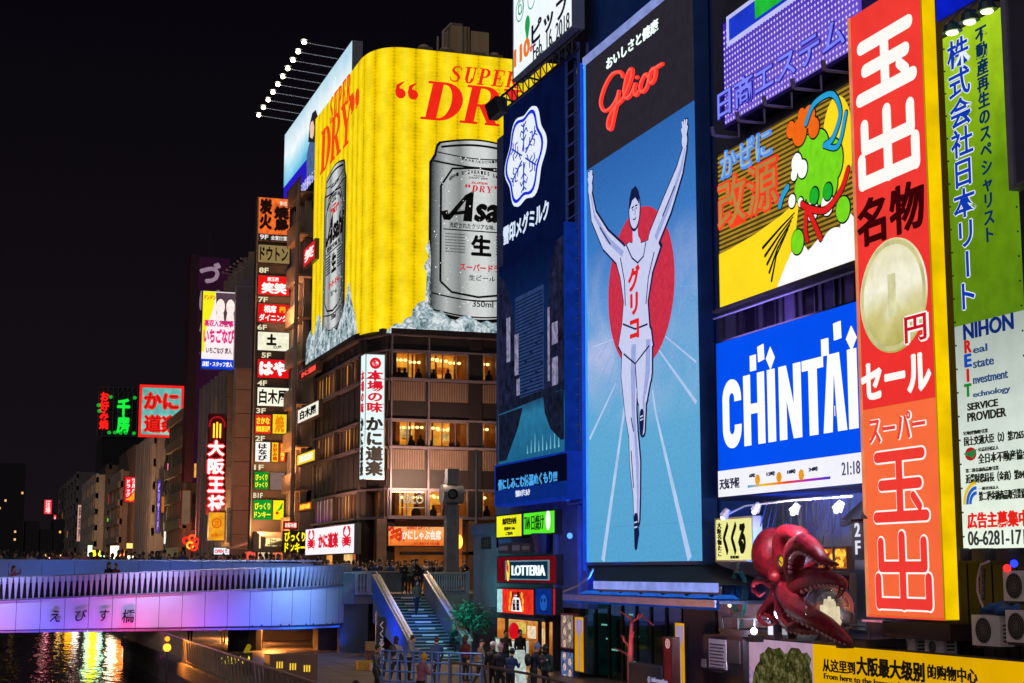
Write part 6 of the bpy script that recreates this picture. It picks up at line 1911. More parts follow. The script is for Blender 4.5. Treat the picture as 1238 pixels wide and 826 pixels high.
# shop sign at left: cream with brush characters
F = FX(22.2)
q = (F.uv(865, 650)[0], F.uv(911, 650)[0], F.uv(888, 679.5)[1], F.uv(888, 625)[1])
t = sign('cream_shop_sign', 'cream lit square sign with bold black brush characters left of the octopus', 'sign', F.off(-.3), q, .3, glow('#f0ec98', 1.0, .05, 1, sample=True), paint('#c8b890', .4))
FF = F
mb = MB(); mb.ptext(FF, 'くくる', 875, 902, 631, 671, .01, bold=.075, shear=.1); mb.build('brush_characters', glow('#181408', 1, 0), t)
mb = MB(); u_, w2, v_, v2 = FF.rect(868, 873, 632, 673); mb.text(FF, '大阪名物たこ', u_, w2, v_, v2, .01, vertical=True, bold=.03); mb.build('small_brush_characters', glow('#181408', 1, 0), t)
mb = MB(); mb.ptext(FF, 'KUKURU', 884, 894, 672, 675.5, .01, bold=.01); mb.build('small_lettering', glow('#181408', 1, 0), t)
# round sea-green emblem with lettering band
F = FX(22.5)
cu, cv = F.uv(895.5, 717)
t = thing('round_emblem', 'sea-green oval ring emblem crossed by a band of dark green letters on the tiled wall', 'sign', F.pt(cu, cv - 1, 0))
TEAL = paint('#2c6a6c', .4, .3, 3)
ru, rv = (F.uv(905, 717)[0] - F.uv(887, 717)[0]) / 2, (F.uv(895, 689)[1] - F.uv(895, 746)[1]) / 2
MB().ring(F, cu, cv, ru * .84, ru, 0, .12, 36, sv=rv / ru).build('ring', TEAL, t)
MB().text(F, 'DOTONBORI', F.uv(866, 717)[0], F.uv(904, 717)[0], cv - .34, cv + .34, .13, bold=.03, depth=.06).build('lettering', TEAL, t)
MB().text(F, 'く', cu - .18, cu + .18, cv + .5, cv + 1.0, .02, bold=.05, depth=.05).text(F, 'る', cu - .18, cu + .18, cv - 1.1, cv - .5, .02, bold=.05, depth=.05).build('characters', TEAL, t)
# 2F lantern
F = FX(21.9)
q = F.rect(1030, 1045, 628, 677)
t = thing('floor_lantern', 'black hanging lantern with white figures 2F left of the tall red sign', 'lantern', F.pt((q[0] + q[1]) / 2, q[2], -.3))
MB().fbox(F, *q, -.5, 0).build('body', paint('#14121a', .5), t)
MB().hexa([F.pt(q[0] - .2, q[3] + .0, .2), F.pt(q[1] + .2, q[3] + .0, .2), F.pt(q[1] + .2, q[3] + .0, -.7), F.pt(q[0] - .2, q[3] + .0, -.7)] + [F.pt((q[0] + q[1]) / 2 + a, q[3] + .5, b) for a, b in ((-.1, -.2), (.1, -.2), (.1, -.3), (-.1, -.3))]).build('lantern_roof', paint('#14121a', .5), t)
um = (q[0] + q[1]) / 2
MB().text(F, '2', um - .13, um + .13, q[2] + .6, q[2] + .96, .005, bold=.02).text(F, 'F', um - .12, um + .12, q[2] + .14, q[2] + .5, .005, bold=.02).build('figures', glow('#e0e0f0', 1, 0), t)
MB().tube([F.pt(q[0] - .3, q[3] + .0, -.25), F.pt(q[0] - .9, q[3] - .1, -.25)], .08, 6).build('bracket', DARK, t)
# spot rail above the octopus
pr_ = [onx(x, y, 21.3) for x, y in ((880, 622), (900, 612), (960, 605), (1030, 600))]
t = thing('spot_rail', 'thin white rail with small spotlights above the octopus', 'lamp rail', tuple(pr_[1]))
MB().tube(pr_, .03, 5).build('rail', paint('#c8d0e0', .4), t)
for i, (x, y) in enumerate(((880, 620), (918, 613), (965, 614), (1018, 611))):
	p = onx(x, y, 21.3)
	h_ = MB().tube([p + Vector((0, 0, .1)), p + Vector((-.1, .1, -.12))], [.09, .15], 8).build('spotlight', paint('#b0b4c8', .4), t)
	MB().ball(p + Vector((-.11, .11, -.14)), .08, 8, 5).build('bulb', glow('#e8f0ff', 3, 0), h_)
area('octopus_fill', onx(925, 612, 20.0), onx(965, 700, 22.5), 1.2, 190, '#ffe0ea', sy=.3)  # unseen lamps added in front to brighten the octopus and recess
area('octopus_fill', onx(1000, 606, 20.6), onx(940, 670, 24.5), 1.0, 170, '#dce8ff', sy=.3)
area('ledge_flood', onx(905, 762, 21.2), onx(900, 700, 24), .3, 90, '#f0e8ff')
# octopus sculpture
def remesh(mb, vox, smooth_it=6, name='body'):
	me = bpy.data.meshes.new('tmp'); me.from_pydata([tuple(p) for p in mb.v], [], mb.f)
	bm = bmesh.new(); bm.from_mesh(me); bmesh.ops.recalc_face_normals(bm, faces=bm.faces); bm.to_mesh(me); bm.free()
	o = bpy.data.objects.new('tmp', me); COL.objects.link(o)
	m = o.modifiers.new('r', 'REMESH'); m.mode = 'VOXEL'; m.voxel_size = vox; m.adaptivity = 0
	s_ = o.modifiers.new('s', 'SMOOTH'); s_.iterations = smooth_it; s_.factor = .5
	dg = bpy.context.evaluated_depsgraph_get()
	res = bpy.data.meshes.new_from_object(o.evaluated_get(dg))
	bpy.data.objects.remove(o); bpy.data.meshes.remove(me)
	res.name = name
	return res
XO = 21.6
def O(px, py, dx=0.0): return onx(px, py, XO + dx)
oc = thing('octopus_sculpture', 'giant dark red octopus sculpture with a yellow eye perched over the restaurant front', 'sculpture', tuple(O(960, 770)))
def crv(pts, n=8):
	out = []
	for i in range(len(pts) - 1):
		p0 = pts[max(0, i - 1)]; p1 = pts[i]; p2 = pts[i + 1]; p3 = pts[min(len(pts) - 1, i + 2)]
		for k in range(n):
			t_ = k / n
			out.append(.5 * ((2 * p1) + (p2 - p0) * t_ + (2 * p0 - 5 * p1 + 4 * p2 - p3) * t_ ** 2 + (3 * p1 - p0 - 3 * p2 + p3) * t_ ** 3))
	out.append(pts[-1]); return out
def Z(a, b, dx): return O(840 + a / 3.36, 580 + b / 3.36, dx)
arms = [
	([(372, 390, -.1), (352, 320, -.1), (345, 250, -.25), (362, 212, -.35), (400, 212, -.4), (440, 232, -.4), (440, 262, -.2)], [.26, .24, .22, .20, .20, .22, .2]),
	([(415, 430, -.2), (402, 360, -.5), (410, 290, -.75), (445, 262, -.9), (490, 290, -1.0), (530, 332, -1.0), (585, 346, -1.1)], [.28, .28, .32, .30, .22, .14, .03]),
	([(400, 450, -.1), (450, 428, -.5), (510, 408, -.9), (565, 408, -1.1), (602, 424, -1.2), (590, 462, -1.1), (566, 494, -1.0)], [.30, .27, .23, .19, .13, .07, .02]),
	([(372, 460, -.2), (405, 510, -.6), (465, 552, -.9), (535, 592, -1.0), (590, 632, -1.0), (640, 668, -.9)], [.33, .30, .27, .24, .18, .06]),
	([(362, 470, 0), (362, 540, -.3), (392, 590, -.5), (450, 612, -.6), (515, 622, -.7)], [.30, .22, .19, .14, .04]),
	([(345, 440, .2), (312, 490, .2), (308, 545, .1), (335, 580, 0), (385, 572, -.2)], [.22, .15, .11, .09, .03]),
	([(320, 430, .2), (282, 412, .2), (246, 418, .2), (240, 448, .2), (262, 470, .1), (285, 455, .1)], [.16, .11, .09, .08, .06, .03]),
	([(430, 240, -.2), (436, 222, 0), (440, 206, 0), (432, 188, 0)], [.12, .09, .06, .02]),
	([(350, 450, .1), (296, 500, 0), (290, 545, -.1), (318, 572, -.2)], [.18, .10, .07, .03]),
	([(400, 470, -.4), (440, 520, -.7), (430, 570, -.8), (380, 590, -.8), (352, 560, -.7), (372, 535, -.7)], [.16, .13, .10, .08, .05, .02]),
	([(330, 470, 0), (280, 520, -.2), (262, 560, -.3), (290, 590, -.4), (330, 585, -.5)], [.16, .10, .08, .05, .02]),
	([(420, 400, -.3), (470, 370, -.6), (520, 372, -.8), (545, 350, -.9), (530, 325, -.9)], [.16, .12, .09, .06, .02]),
	([(385, 410, .3), (440, 380, .3), (500, 330, .2), (545, 300, .2)], [.22, .16, .12, .03]),
]
mb = MB()
mb.ball(Z(308, 300, .1), .58, 24, 16, (.95, 1.0, 1.32), Matrix.Rotation(.28, 3, 'X'))
mb.ball(Z(345, 385, 0), .36, 14, 10, (.9, 1.0, 1.2))
mb.ball(Z(385, 440, 0), .38, 14, 10)
mb.ball(Z(325, 398, -.5), .20, 12, 10)
tips = []
for pts, rs in arms:
	c = crv([Z(*p) for p in pts], 7)
	n = len(c); rr = []
	for i in range(n):
		f = i / (n - 1) * (len(rs) - 1); k = min(int(f), len(rs) - 2); rr.append(rs[k] + (rs[k + 1] - rs[k]) * (f - k))
	mb.tube(c, rr, 12)
	tips.append((c, rr))
me = remesh(mb, .032, 3)
for v in me.vertices: v.co -= Vector(oc['_w'])
OCM = paint('#7c0c20', .48, .7, 4.5, bump=.5, bscale=7)
me.materials.clear(); me.materials.append(OCM)
me.polygons.foreach_set('use_smooth', [True] * len(me.polygons))
bo = bpy.data.objects.new('body', me); COL.objects.link(bo); bo.parent = oc
SUC = paint('#c8909c', .4, .2, 4)
mb = MB()
for ai, (c, rr) in enumerate(tips):
	if ai in (0, 5, 6, 7, 8, 9, 10, 11, 12): continue
	for i in range(8, len(c) - 2, 2):
		tdir = (c[i + 1] - c[i - 1]).normalized()
		side = tdir.cross(Vector((-1, 0, 0))).normalized()
		if side.z > 0: side = -side
		p = c[i] + (side * .75 + Vector((-.65, 0, 0))).normalized() * rr[i] * .96
		mb.ball(p, rr[i] * .2 + .015, 8, 5, (1, 1, 1))
mb.build('suckers', SUC, oc, kind='stuff')
e = Z(362, 332, -.42)
MB().ball(e, .20, 16, 10, (.6, 1, .82)).build('eye', paint('#f0c010', .25, .1), oc, smooth=True)
bpy.data.objects['eye'].data.materials[0] = glow('#f0c818', .8, .1, 4)
MB().ball(e + Vector((-.10, 0.01, 0)), .07, 12, 8, (.5, 1.7, .45), Matrix.Rotation(.5, 3, 'X')).build('pupil', BLACK, oc, smooth=True)
MB().ring(Face((e.x - .02, 0, 0), (0, -1, 0), (-1, 0, 0)), -e.y, e.z, .18, .25, 0, .10, 24, sv=.85).build('eyelid', paint('#3c0610', .5), oc)
# crystal ball with white fingers-like shapes
cb = thing('glass_globe', 'clear glass globe with cream hand shapes inside, held under an octopus arm', 'globe', tuple(O(1003, 752, -.6)))
cc = O(1003, 734, -.6)
gm_, nt, out = new_mat('globe_glass')
tr_ = nt.nodes.new('ShaderNodeBsdfTransparent'); gl_ = nt.nodes.new('ShaderNodeBsdfGlossy'); gl_.inputs['Roughness'].default_value = .05
lw = nt.nodes.new('ShaderNodeLayerWeight'); lw.inputs[0].default_value = .35; mx = nt.nodes.new('ShaderNodeMixShader')
nt.links.new(lw.outputs[1], mx.inputs[0]); nt.links.new(tr_.outputs[0], mx.inputs[1]); nt.links.new(gl_.outputs[0], mx.inputs[2]); nt.links.new(mx.outputs[0], out.inputs[0])
MB().ball(cc, .66, 24, 16, (1, 1, 1)).build('glass', gm_, cb, smooth=True)
mb = MB()
for i, (a, L) in enumerate(((-.6, .38), (-.3, .55), (0, .62), (.3, .55), (.62, .36))):
	b0_ = cc + Vector((0, 0, -.35))
	mb.tube([b0_ + Vector((0, -a * .3, 0)), b0_ + Vector((0, -a * .55, L * .5)), b0_ + Vector((0, -a * .7, L))], [.13, .10, .04], 8)
mb.ball(cc + Vector((0, 0, -.38)), .3, 12, 6, (1, 1, .6)).build('hand_shape', glow('#f0e0b8', .9, .3, 3), cb, smooth=True)
MB().tube([cc - Vector((0, 0, .62)), cc - Vector((0, 0, .85))], [.2, .42], 14).build('stand', DARK, cb)
# bright floods at its foot and the ledge
for i, (x, y, s_, r_) in enumerate(((911.5, 763, 22, .09), (934, 746, 10, .16), (1019, 769, 8, .1), (1000, 761, 5, .06))):
	p = O(x, y, -.9 if i != 1 else .4)
	l_ = thing('spot_flood', ['glaring small white flood lamp on the ledge left of the octopus', 'pinkish white glow lamp behind the lower octopus arms', 'white spot lamp at the tip of the lowest octopus arm', 'small spot lamp under the glass globe'][i], 'flood lamp', tuple(p))
	MB().ball(p, r_, 12, 8).build('bulb', glow('#f4f2ff' if i != 1 else '#ffe0f4', s_, 0, sample=True), l_)
	MB().fbox(Face((p.x, 0, 0), (0, -1, 0), (-1, 0, 0)), -p.y - .18, -p.y + .18, p.z - .3, p.z - .1, -.2, .1).build('lamp_body', DARK, l_)
lg = thing('ledge', 'dark ledge with steel rail along the top of the yellow poster', 'ledge', FL.pt(FL.uv(960, 770)[0], v1, 0))
a_, b_2 = FX(21.5).uv(872, 770)[0], FX(21.5).uv(1050, 775)[0]
MB().box(21.45, WX + 1.5, -b_2, -a_, v1 + .02, v1 + .22).build('shelf', paint('#26242c', .4, .4, 2), lg)
for i in range(9):
	u = a_ + (b_2 - a_) * i / 8
	MB().tube([(21.55, -u, v1 + .22), (21.55, -u, v1 + .55)], .025, 5).build('rail_post', GREYM, lg)
MB().tube([(21.55, -a_, v1 + .55), (21.55, -b_2, v1 + .55)], .03, 5).build('rail', GREYM, lg)
for i, x in enumerate((932, 949)):
	F = FX(21.3); q = F.rect(x - 3.5, x + 3.5, 755, 772)
	l_ = thing('small_light_box', ['small white light box on the ledge left of the octopus arms', 'small dark control box with a white top on the ledge under the octopus'][i], 'light box', F.pt(q[0], q[2], 0))
	MB().fbox(F, *q, -.3, 0).build('box', DARK if i else paint('#303038', .5), l_)
	MB().fbox(F, q[0] + .04, q[1] - .04, q[2] + .1, q[3] - .04, .001, .02).build('light_face', glow('#f0f0ff', 1 if not i else .4, 0), l_)
mb = MB()
R = random.Random(9)
for i in range(14):
	a = O(920 + i * 7, 606 + R.uniform(-4, 4), .8); b = O(915 + i * 8 + R.uniform(-14, 14), 645 + R.uniform(-12, 16), .9)
	mb.tube([a, a.lerp(b, .5) + Vector((0, 0, -.3)), b], .02, 4)
tag(mb.build('hanging_wires', DARK), 'thin dark wires and stays hanging in front of the corrugated sheet', 'wires')

# --- O: burger shop column left of the runner billboard
F = FX(22.6)
def ps(name, label, cat, x0, x1, ytop, ybot, panel, X_=22.6, depth=.35, cab=None, grp=None, fw=.06):
	F = FX(X_)
	q = (F.uv(x0, (ytop + ybot) / 2)[0], F.uv(x1, (ytop + ybot) / 2)[0], F.uv((x0 + x1) / 2, ybot)[1], F.uv((x0 + x1) / 2, ytop)[1])
	return sign(name, label, cat, F.off(-depth), q, depth, panel, cab or DARK, grp, fw=fw), F, q
t, F, q = ps('yellow_shop_sign', 'small yellow lit sign with dark characters left of the green one', 'sign', 600, 631.5, 621.5, 650.5, glow('#f0ee20', 1.0, .1, 1, sample=True))
write(t, F, .01, glow('#282008', 1, 0), [('無料案内所', 608, 625, 626, 634), ('営業中 24h', 610, 623, 637, 641), ('ご案内', 612, 620, 643, 647)], bold=.03)
t, F, q = ps('green_shop_sign', 'small bright green lit sign with dark characters beside the yellow one', 'sign', 632.5, 671.5, 617.5, 647, glow('#58f028', 1.0, .1, 1, sample=True))
write(t, F, .01, glow('#10300c', 1, 0), [('日焼け', 643, 658, 622, 641), ('TAN', 634.5, 641, 625, 640)], bold=.008)
cu, cv = F.uv(663, 629); MB().disc(F, cu, cv, .28, .42, .01, .02, 20).build('white_disc', WHITE, t)
t, F, q = ps('burger_shop_sign', 'dark red box sign with white capitals on blue and a red-yellow oval mark', 'sign', 601, 673, 671.5, 706, glow('#700c18', .8, .2, 1, sample=True), depth=.6)
a, b, c, d = F.rect(613, 664, 679, 700)
MB().fbox(F, a, b, c, d, .001, .05).build('blue_field', glow('#103048', .9, .2), t)
MB().frame(F, a - .05, b + .05, c - .05, d + .05, .05, .001, .07).build('field_rim', glow('#80a0b0', .7, .1), t)
mb = MB(); mb.ptext(F, 'LOTTERIA', 621, 661, 683.5, 696, .055, bold=.012, depth=.05); mb.build('lettering', glow('#eafcff', 1.2, 0), t)
cu, cv = F.uv(616, 690)
MB().disc(F, cu, cv, .17, .46, .055, .09, 20).build('yellow_oval', glow('#ffd840', 1.1, 0), t)
MB().slab(F, [(cu, cv + .4), (cu + .13, cv + .2), (cu + .15, cv - .1), (cu, cv - .05), (cu - .12, cv + .1)], .091, .1).build('red_mark', glow('#e02020', 1, 0), t)
t, F, q = ps('food_poster', 'lit red and white food poster with dark characters under the burger sign', 'poster', 601, 646, 711, 743.5, glow('#e83020', 1.0, .35, 3, sample=True))
cu = (q[0] + q[1]) / 2 + .2
MB().slab(F, [(cu - .7, q[2] + .15), (cu + .75, q[2] + .15), (cu + .5, q[3] - .55), (cu + .25, q[3] - .3), (cu - .25, q[3] - .3), (cu - .5, q[3] - .55)], .001, .02).build('white_field', WHITE, t)
MB().fbox(F, q[0] + .07, q[0] + .75, q[2] + .07, q[3] - .07, .001, .02).build('pale_strip', glow('#a8dce0', 1, .3, 4), t)
mb = MB()
u_ = cu - .35
mb.text(F, '大阪焼', cu - .42, cu - .05, q[2] + .2, q[3] - .5, .025, vertical=True, bold=.06); mb.text(F, '道頓堀', cu + .08, cu + .45, q[2] + .2, q[3] - .5, .025, vertical=True, bold=.06)
mb.text(F, 'たこ焼', cu - .5, cu + .5, q[3] - .42, q[3] - .15, .025, bold=.04); mb.build('dark_characters', glow('#280808', 1, 0), t)
mb = MB()
for i, (a, b) in enumerate(((-.9, .3), (-.85, .6), (.9, .3), (.92, .6), (.78, .86), (-.72, .88))): mb.disc(F, cu + a, q[2] + b, .13, .15, .025, .035, 10)
mb.build('orange_dots', glow('#ffb030', 1, 0), t)
t, F, q = ps('blue_poster', 'dark blue poster with a round face-like takoyaki motif beside the red food poster', 'poster', 647, 668, 710.5, 744.5, glow('#0c2c80', .9, .3, 2, sample=True))
cu, cv = (q[0] + q[1]) / 2, (q[2] + q[3]) / 2
MB().disc(F, cu, cv - .05, .42, .34, .001, .02, 20).build('round_motif', glow('#1c58b8', 1, .2), t)
MB().disc(F, cu - .18, cv + .05, .08, .08, .021, .03, 10).disc(F, cu + .18, cv + .05, .08, .08, .021, .03, 10).fbox(F, cu - .5, cu + .5, q[2] + .15, q[2] + .2, .002, .02).build('motif_marks', glow('#081848', 1, 0), t)
t, F, q = ps('thin_red_poster', 'narrow red poster at the right end of the blue poster', 'poster', 668.5, 672, 711, 744, glow('#b82030', .9, .4, 6), fw=.02)
# equipment between signs
F = FX(22.8)
t = thing('vent_equipment', 'grey vent boxes and a dark blue bucket above the burger shop sign', 'equipment', F.pt(F.uv(640, 660)[0], F.uv(640, 668)[1], 0))
for x0, x1, y0, y1 in ((613, 625, 657, 669), (629, 640, 656, 669), (641, 652, 657, 668)):
	q = F.rect(x0, x1, y0, y1); MB().fbox(F, *q, 0, .4).build('vent_box', paint('#50505c', .5, .3, 3), t)
	MB().fbox(F, q[0] + .1, q[1] - .1, q[2] + .12, q[3] - .12, .401, .42).build('vent_face', paint('#9898a4', .4), t)
q = F.rect(652, 672, 645, 669); MB().tube([F.pt((q[0] + q[1]) / 2, q[2], .2), F.pt((q[0] + q[1]) / 2, q[3], .2)], [.35, .5], 14).build('bucket', paint('#1c2c70', .4), t)
# blue-lit pillar to the right of the shop column
F = FX(22.9)
q = (F.uv(673, 700)[0], F.uv(711, 700)[0], F.uv(690, 735)[1], F.uv(690, 612)[1])
t = thing('blue_lit_pillar', 'blue lit wall pillar between the burger shop column and the runner billboard', 'pillar', F.pt((q[0] + q[1]) / 2, q[2], 0))
MB().fbox(F, *q, -.4, 0).build('wall', paint('#3c60b8', .5, .4, 1.5, bump=.2), t)
MB().fbox(F, q[0], q[0] + .25, q[2], q[3], .001, .15).fbox(F, q[1] - .9, q[1] - .7, q[2], q[3], .001, .1).build('pilaster', paint('#5a80d8', .4, .3, 2), t)
pb = F.uv(700, 640); MB().ball(F.pt(*F.uv(703, 648), .5), .12, 8, 6).build('blue_lamp', glow('#3868ff', 4, 0, sample=True), t)
area('blue_pillar_lamp', onx(700, 700, 21.8), onx(695, 640, 23), .8, 22, '#2850ff', spread=110)
# stall opening with warm interior
F = FX(23.0)
q = (F.uv(600, 790)[0], F.uv(668, 790)[0], PZ, F.uv(634, 749)[1])
st_ = thing('snack_stall', 'warm lit snack stall opening below the food posters, with counter and red lantern', 'stall', F.pt((q[0] + q[1]) / 2, PZ, 0))
WARM = printed('stall_wall_glow', [(0, '#6a3418'), (.4, '#d88030'), (.7, '#ffc878'), (1, '#8a5020')], 'Z', 0, 3.4, .9, 1.6, .8, .35, 2.4, sample=True)  # warm stall light put into the glow of its walls
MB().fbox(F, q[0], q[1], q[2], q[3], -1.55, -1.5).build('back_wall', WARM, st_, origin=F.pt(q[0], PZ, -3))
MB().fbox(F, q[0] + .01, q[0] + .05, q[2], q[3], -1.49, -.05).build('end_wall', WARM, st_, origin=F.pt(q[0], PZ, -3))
area('stall_lamp', F.pt((q[0] + q[1]) / 2, q[3] - .3, .2), F.pt((q[0] + q[1]) / 2, PZ, 1.5), 2.5, 90, '#ffb468', sy=.4)
MB().fbox(F, q[0] - .12, q[0], q[2], q[3], -3, 0).fbox(F, q[1], q[1] + .12, q[2], q[3], -3, 0).fbox(F, q[0] - .12, q[1] + .12, q[3], q[3] + .15, -3, .4).build('surround', paint('#2a2428', .5, .3), st_)
for i, x in enumerate((612, 652, 661)):
	u = F.uv(x, 790)[0]; MB().fbox(F, u - .05, u + .05, q[2], q[3], -.1, .05).build('post', paint('#3c2c24', .5), st_)
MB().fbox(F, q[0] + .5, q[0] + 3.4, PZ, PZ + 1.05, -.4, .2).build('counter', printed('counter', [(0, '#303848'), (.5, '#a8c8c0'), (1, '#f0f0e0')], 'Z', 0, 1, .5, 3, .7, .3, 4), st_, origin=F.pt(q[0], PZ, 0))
MB().fbox(F, q[0] + .45, q[0] + 3.45, PZ + 1.06, PZ + 1.1, -.5, .25).build('counter_top', paint('#c8b8a0', .3), st_)
for x0, x1, y0, y1, c in ((625, 636, 753, 766, '#e8d060'), (655, 660, 760, 800, '#ffd090'), (603, 608, 752, 775, '#605048'), (639, 648, 757, 772, '#ffe8c0')):
	MB().fbox(F.off(-.6), *F.off(-.6).rect(x0, x1, y0, y1), 0, .05).build('hanging_menu', glow(c, .8, .3, 5), st_)
ln_ = thing('paper_lantern', 'red paper lantern hanging in the snack stall opening', 'lantern', tuple(onx(621.5, 771, 22.7)))
MB().ball(onx(621.5, 763, 22.7), .3, 12, 8, (.8, .8, 1.25)).build('shade', glow('#d01020', 1, .15, 4, sample=True), ln_)
q2 = (FX(22.7).uv(676, 785)[0], FX(22.7).uv(695, 785)[0])
for i, (y0, y1, c, lb_) in enumerate(((742, 785, '#a04048', 'tall red framed food poster on the pillar right of the stall'), (787, 826, '#304878', 'blue and brown food poster below the red framed one'))):
	t, F, q = ps('pillar_poster', lb_, 'poster', 678, 694, y0, y1, glow('#8a7870' if i == 0 else '#5a6a98', .75, .8, 6), X_=22.5, depth=.2, cab=paint(c, .5))
	mb = MB()
	for k_ in range(5):
		mb.disc(F, q[0] + (q[1] - q[0]) * (.3 + .4 * (k_ % 2)), q[2] + (q[3] - q[2]) * (.15 + .17 * k_), .16, .15, .002, .01 + .002 * k_, 12)
	mb.build('dish_pictures', glow('#d8b8a0', .8, .5, 8), t)
# white stair block beside stall
F = FX(23.2)
q = (F.uv(570, 680)[0], F.uv(600, 680)[0], PZ, F.uv(585, 633)[1])
t = thing('pale_side_block', 'pale plastered building block with a small barred window beside the burger shop', 'building', F.pt((q[0] + q[1]) / 2, PZ, -2))
MB().box(WX, 36, -q[1], -q[0], PZ, q[3]).build('wall', paint('#78707a', .6, .35, 1, bump=.2), t)
w_ = FX(WX).rect(583, 594, 650, 664)
fr_ = MB().frame(FX(WX), *w_, .08, .001, .06).build('window', DARK, t)
MB().fbox(FX(WX), w_[0] + .08, w_[1] - .08, w_[2] + .08, w_[3] - .08, .002, .02).build('pane', paint('#504838', .3), fr_)
for i in range(3):
	a = w_[0] + (w_[1] - w_[0]) * (i + 1) / 4; MB().fbox(FX(WX), a - .02, a + .02, w_[2] + .08, w_[3] - .08, .021, .05).build('window_bar', DARK, fr_)
q3 = FX(WX).rect(572, 600, 634, 646); MB().fbox(FX(WX), *q3, .001, .12).build('name_strip', paint('#6a6878', .5), t)

F = FX(23.25)
q = (F.uv(1133, 10)[0], F.uv(1222, 10)[0], F.uv(1176, 30)[1] + .6, F.uv(1176, -60)[1])
tag(MB().fbox(F, *q, 0, .04).build('blue_wall_screen', glow('#0c20c8', .8, .3, 1)), 'plain bright blue lit wall strip above the green company panel', 'screen')
# ------------------------------------------------------------------ left row of buildings along the canal
def ypx(px): return -FX(23).uv(px, 500)[0]
# R: blue-white lit billboard on the roof line behind the yellow one
FR = FX(27.0)
u0, u1 = FR.uv(343.5, 200)[0], FR.uv(425, 80)[0]
v1 = FR.uv(384, 107)[1]; v0 = FR.uv(347, 255)[1]
vband = FR.uv(347, 222)[1]
RB = thing('rooftop_billboard', 'sky blue lit billboard with a dark-haired figure, behind the yellow billboard', 'billboard', FR.pt((u0 + u1) / 2, v0, -.3))
MB().fbox(FR, u0, u1, v0, v1, -.9, -.03).build('cabinet', paint('#8a8c94', .4, .2), RB)
SKYP = printed('billboard_picture', [(0, '#58b8e0'), (.3, '#a8e0f4'), (.55, '#f4fcff'), (1, '#b8dcec')], 'Z', 0, v1 - vband, .7, .12, 1.0, .06, .8, sample=True)
npn = 6
for i in range(npn):
	MB().fbox(FR, u0 + (u1 - u0) * i / npn + .01, u0 + (u1 - u0) * (i + 1) / npn - .01, vband + .01, v1 - .05, -.029, 0).build('picture_panel', SKYP, RB, origin=FR.pt(u0, vband, 0))
MB().fbox(FR, u0 + .03, u1 - .03, v0 + .05, vband - .01, -.029, 0).build('blue_band', glow('#2818b8', 1.1, .1), RB)
MB().ptext(FR, '働く人を応援するお仕事ならここ', 346, 384, 222, 236, .01, bold=.03).build('white_lettering', glow('#c8c8ff', 1, 0), RB)
hx = [(374, 214), (371, 200), (372, 180), (375, 168), (374, 160), (373, 150), (376, 137), (381, 138), (384, 150), (385, 163), (388, 175), (390, 200), (391, 214)]
MB().pslab(FR, [(371, 216), (371, 188), (375, 170), (383, 166), (388, 176), (390, 214)], .002, .02).build('picture_clothes', glow('#506898', .9, .3, 2), RB)
MB().pslab(FR, [(373, 172), (375, 150), (378, 137), (382, 133), (385, 142), (385, 165), (381, 172)], .021, .04).build('picture_hair', glow('#28202c', 1, .2, 2), RB)
MB().pslab(FR, [(375.5, 166), (375, 156), (376.5, 148), (379, 146), (380.5, 153), (380, 163), (378, 168)], .041, .05).build('picture_face', glow('#f0c8b0', 1, .1, 2), RB)
for i in range(10):
	a = Vector((366 + 0, 60)) * 0
	lx, ly = 381.7 + (318.4 - 381.7) * (i / 9) ** .93, 61.3 + (149.3 - 61.3) * (i / 9) ** .93
	ax_ = lx + 35 + (37 - 35) * i / 9; ay_ = ly + 2
	top = FR.pt(FR.uv(ax_, ay_)[0], v1 + .05, -.2)
	end = onx(lx, ly, 23.2)
	end = Vector((23.6, top.y, top.z + .25))
	t = thing('billboard_lamp', '%s lamp from the right on a long arm above the sky blue billboard' % ORD[i], 'lamp', tuple(top), 'row of arm lamps above the sky blue billboard')
	MB().tube([top, end], .035, 5).build('arm', paint('#c8c8d0', .4), t)
	MB().ball(end, .20, 12, 8, (1, 1, .8)).build('bulb', glow('#fff0d0', 12, 0, sample=(i % 3 == 0)), t)
	MB().tube([end + Vector((0, 0, .35)), end + Vector((0, 0, .2))], [.12, .3], 10).build('hood', STEEL, t)
# structure under that billboard
for i in range(12):
	pass
mb = MB()
FF = FX(26.9)
for i in range(9):
	a = u0 + (u1 - u0) * i / 9; b = u0 + (u1 - u0) * (i + 1) / 9
	mb.tube([FR.pt(a, v0, -.4), FR.pt(b, v0 - 2.0, -.4)], .07, 4).tube([FR.pt(b, v0, -.4), FR.pt(a, v0 - 2.0, -.4)], .07, 4)
mb.tube([FR.pt(u0, v0 - 2, -.4), FR.pt(u1, v0 - 2, -.4)], .09, 4)
mb.build('support_lattice', paint('#2c2a30', .5), RB)

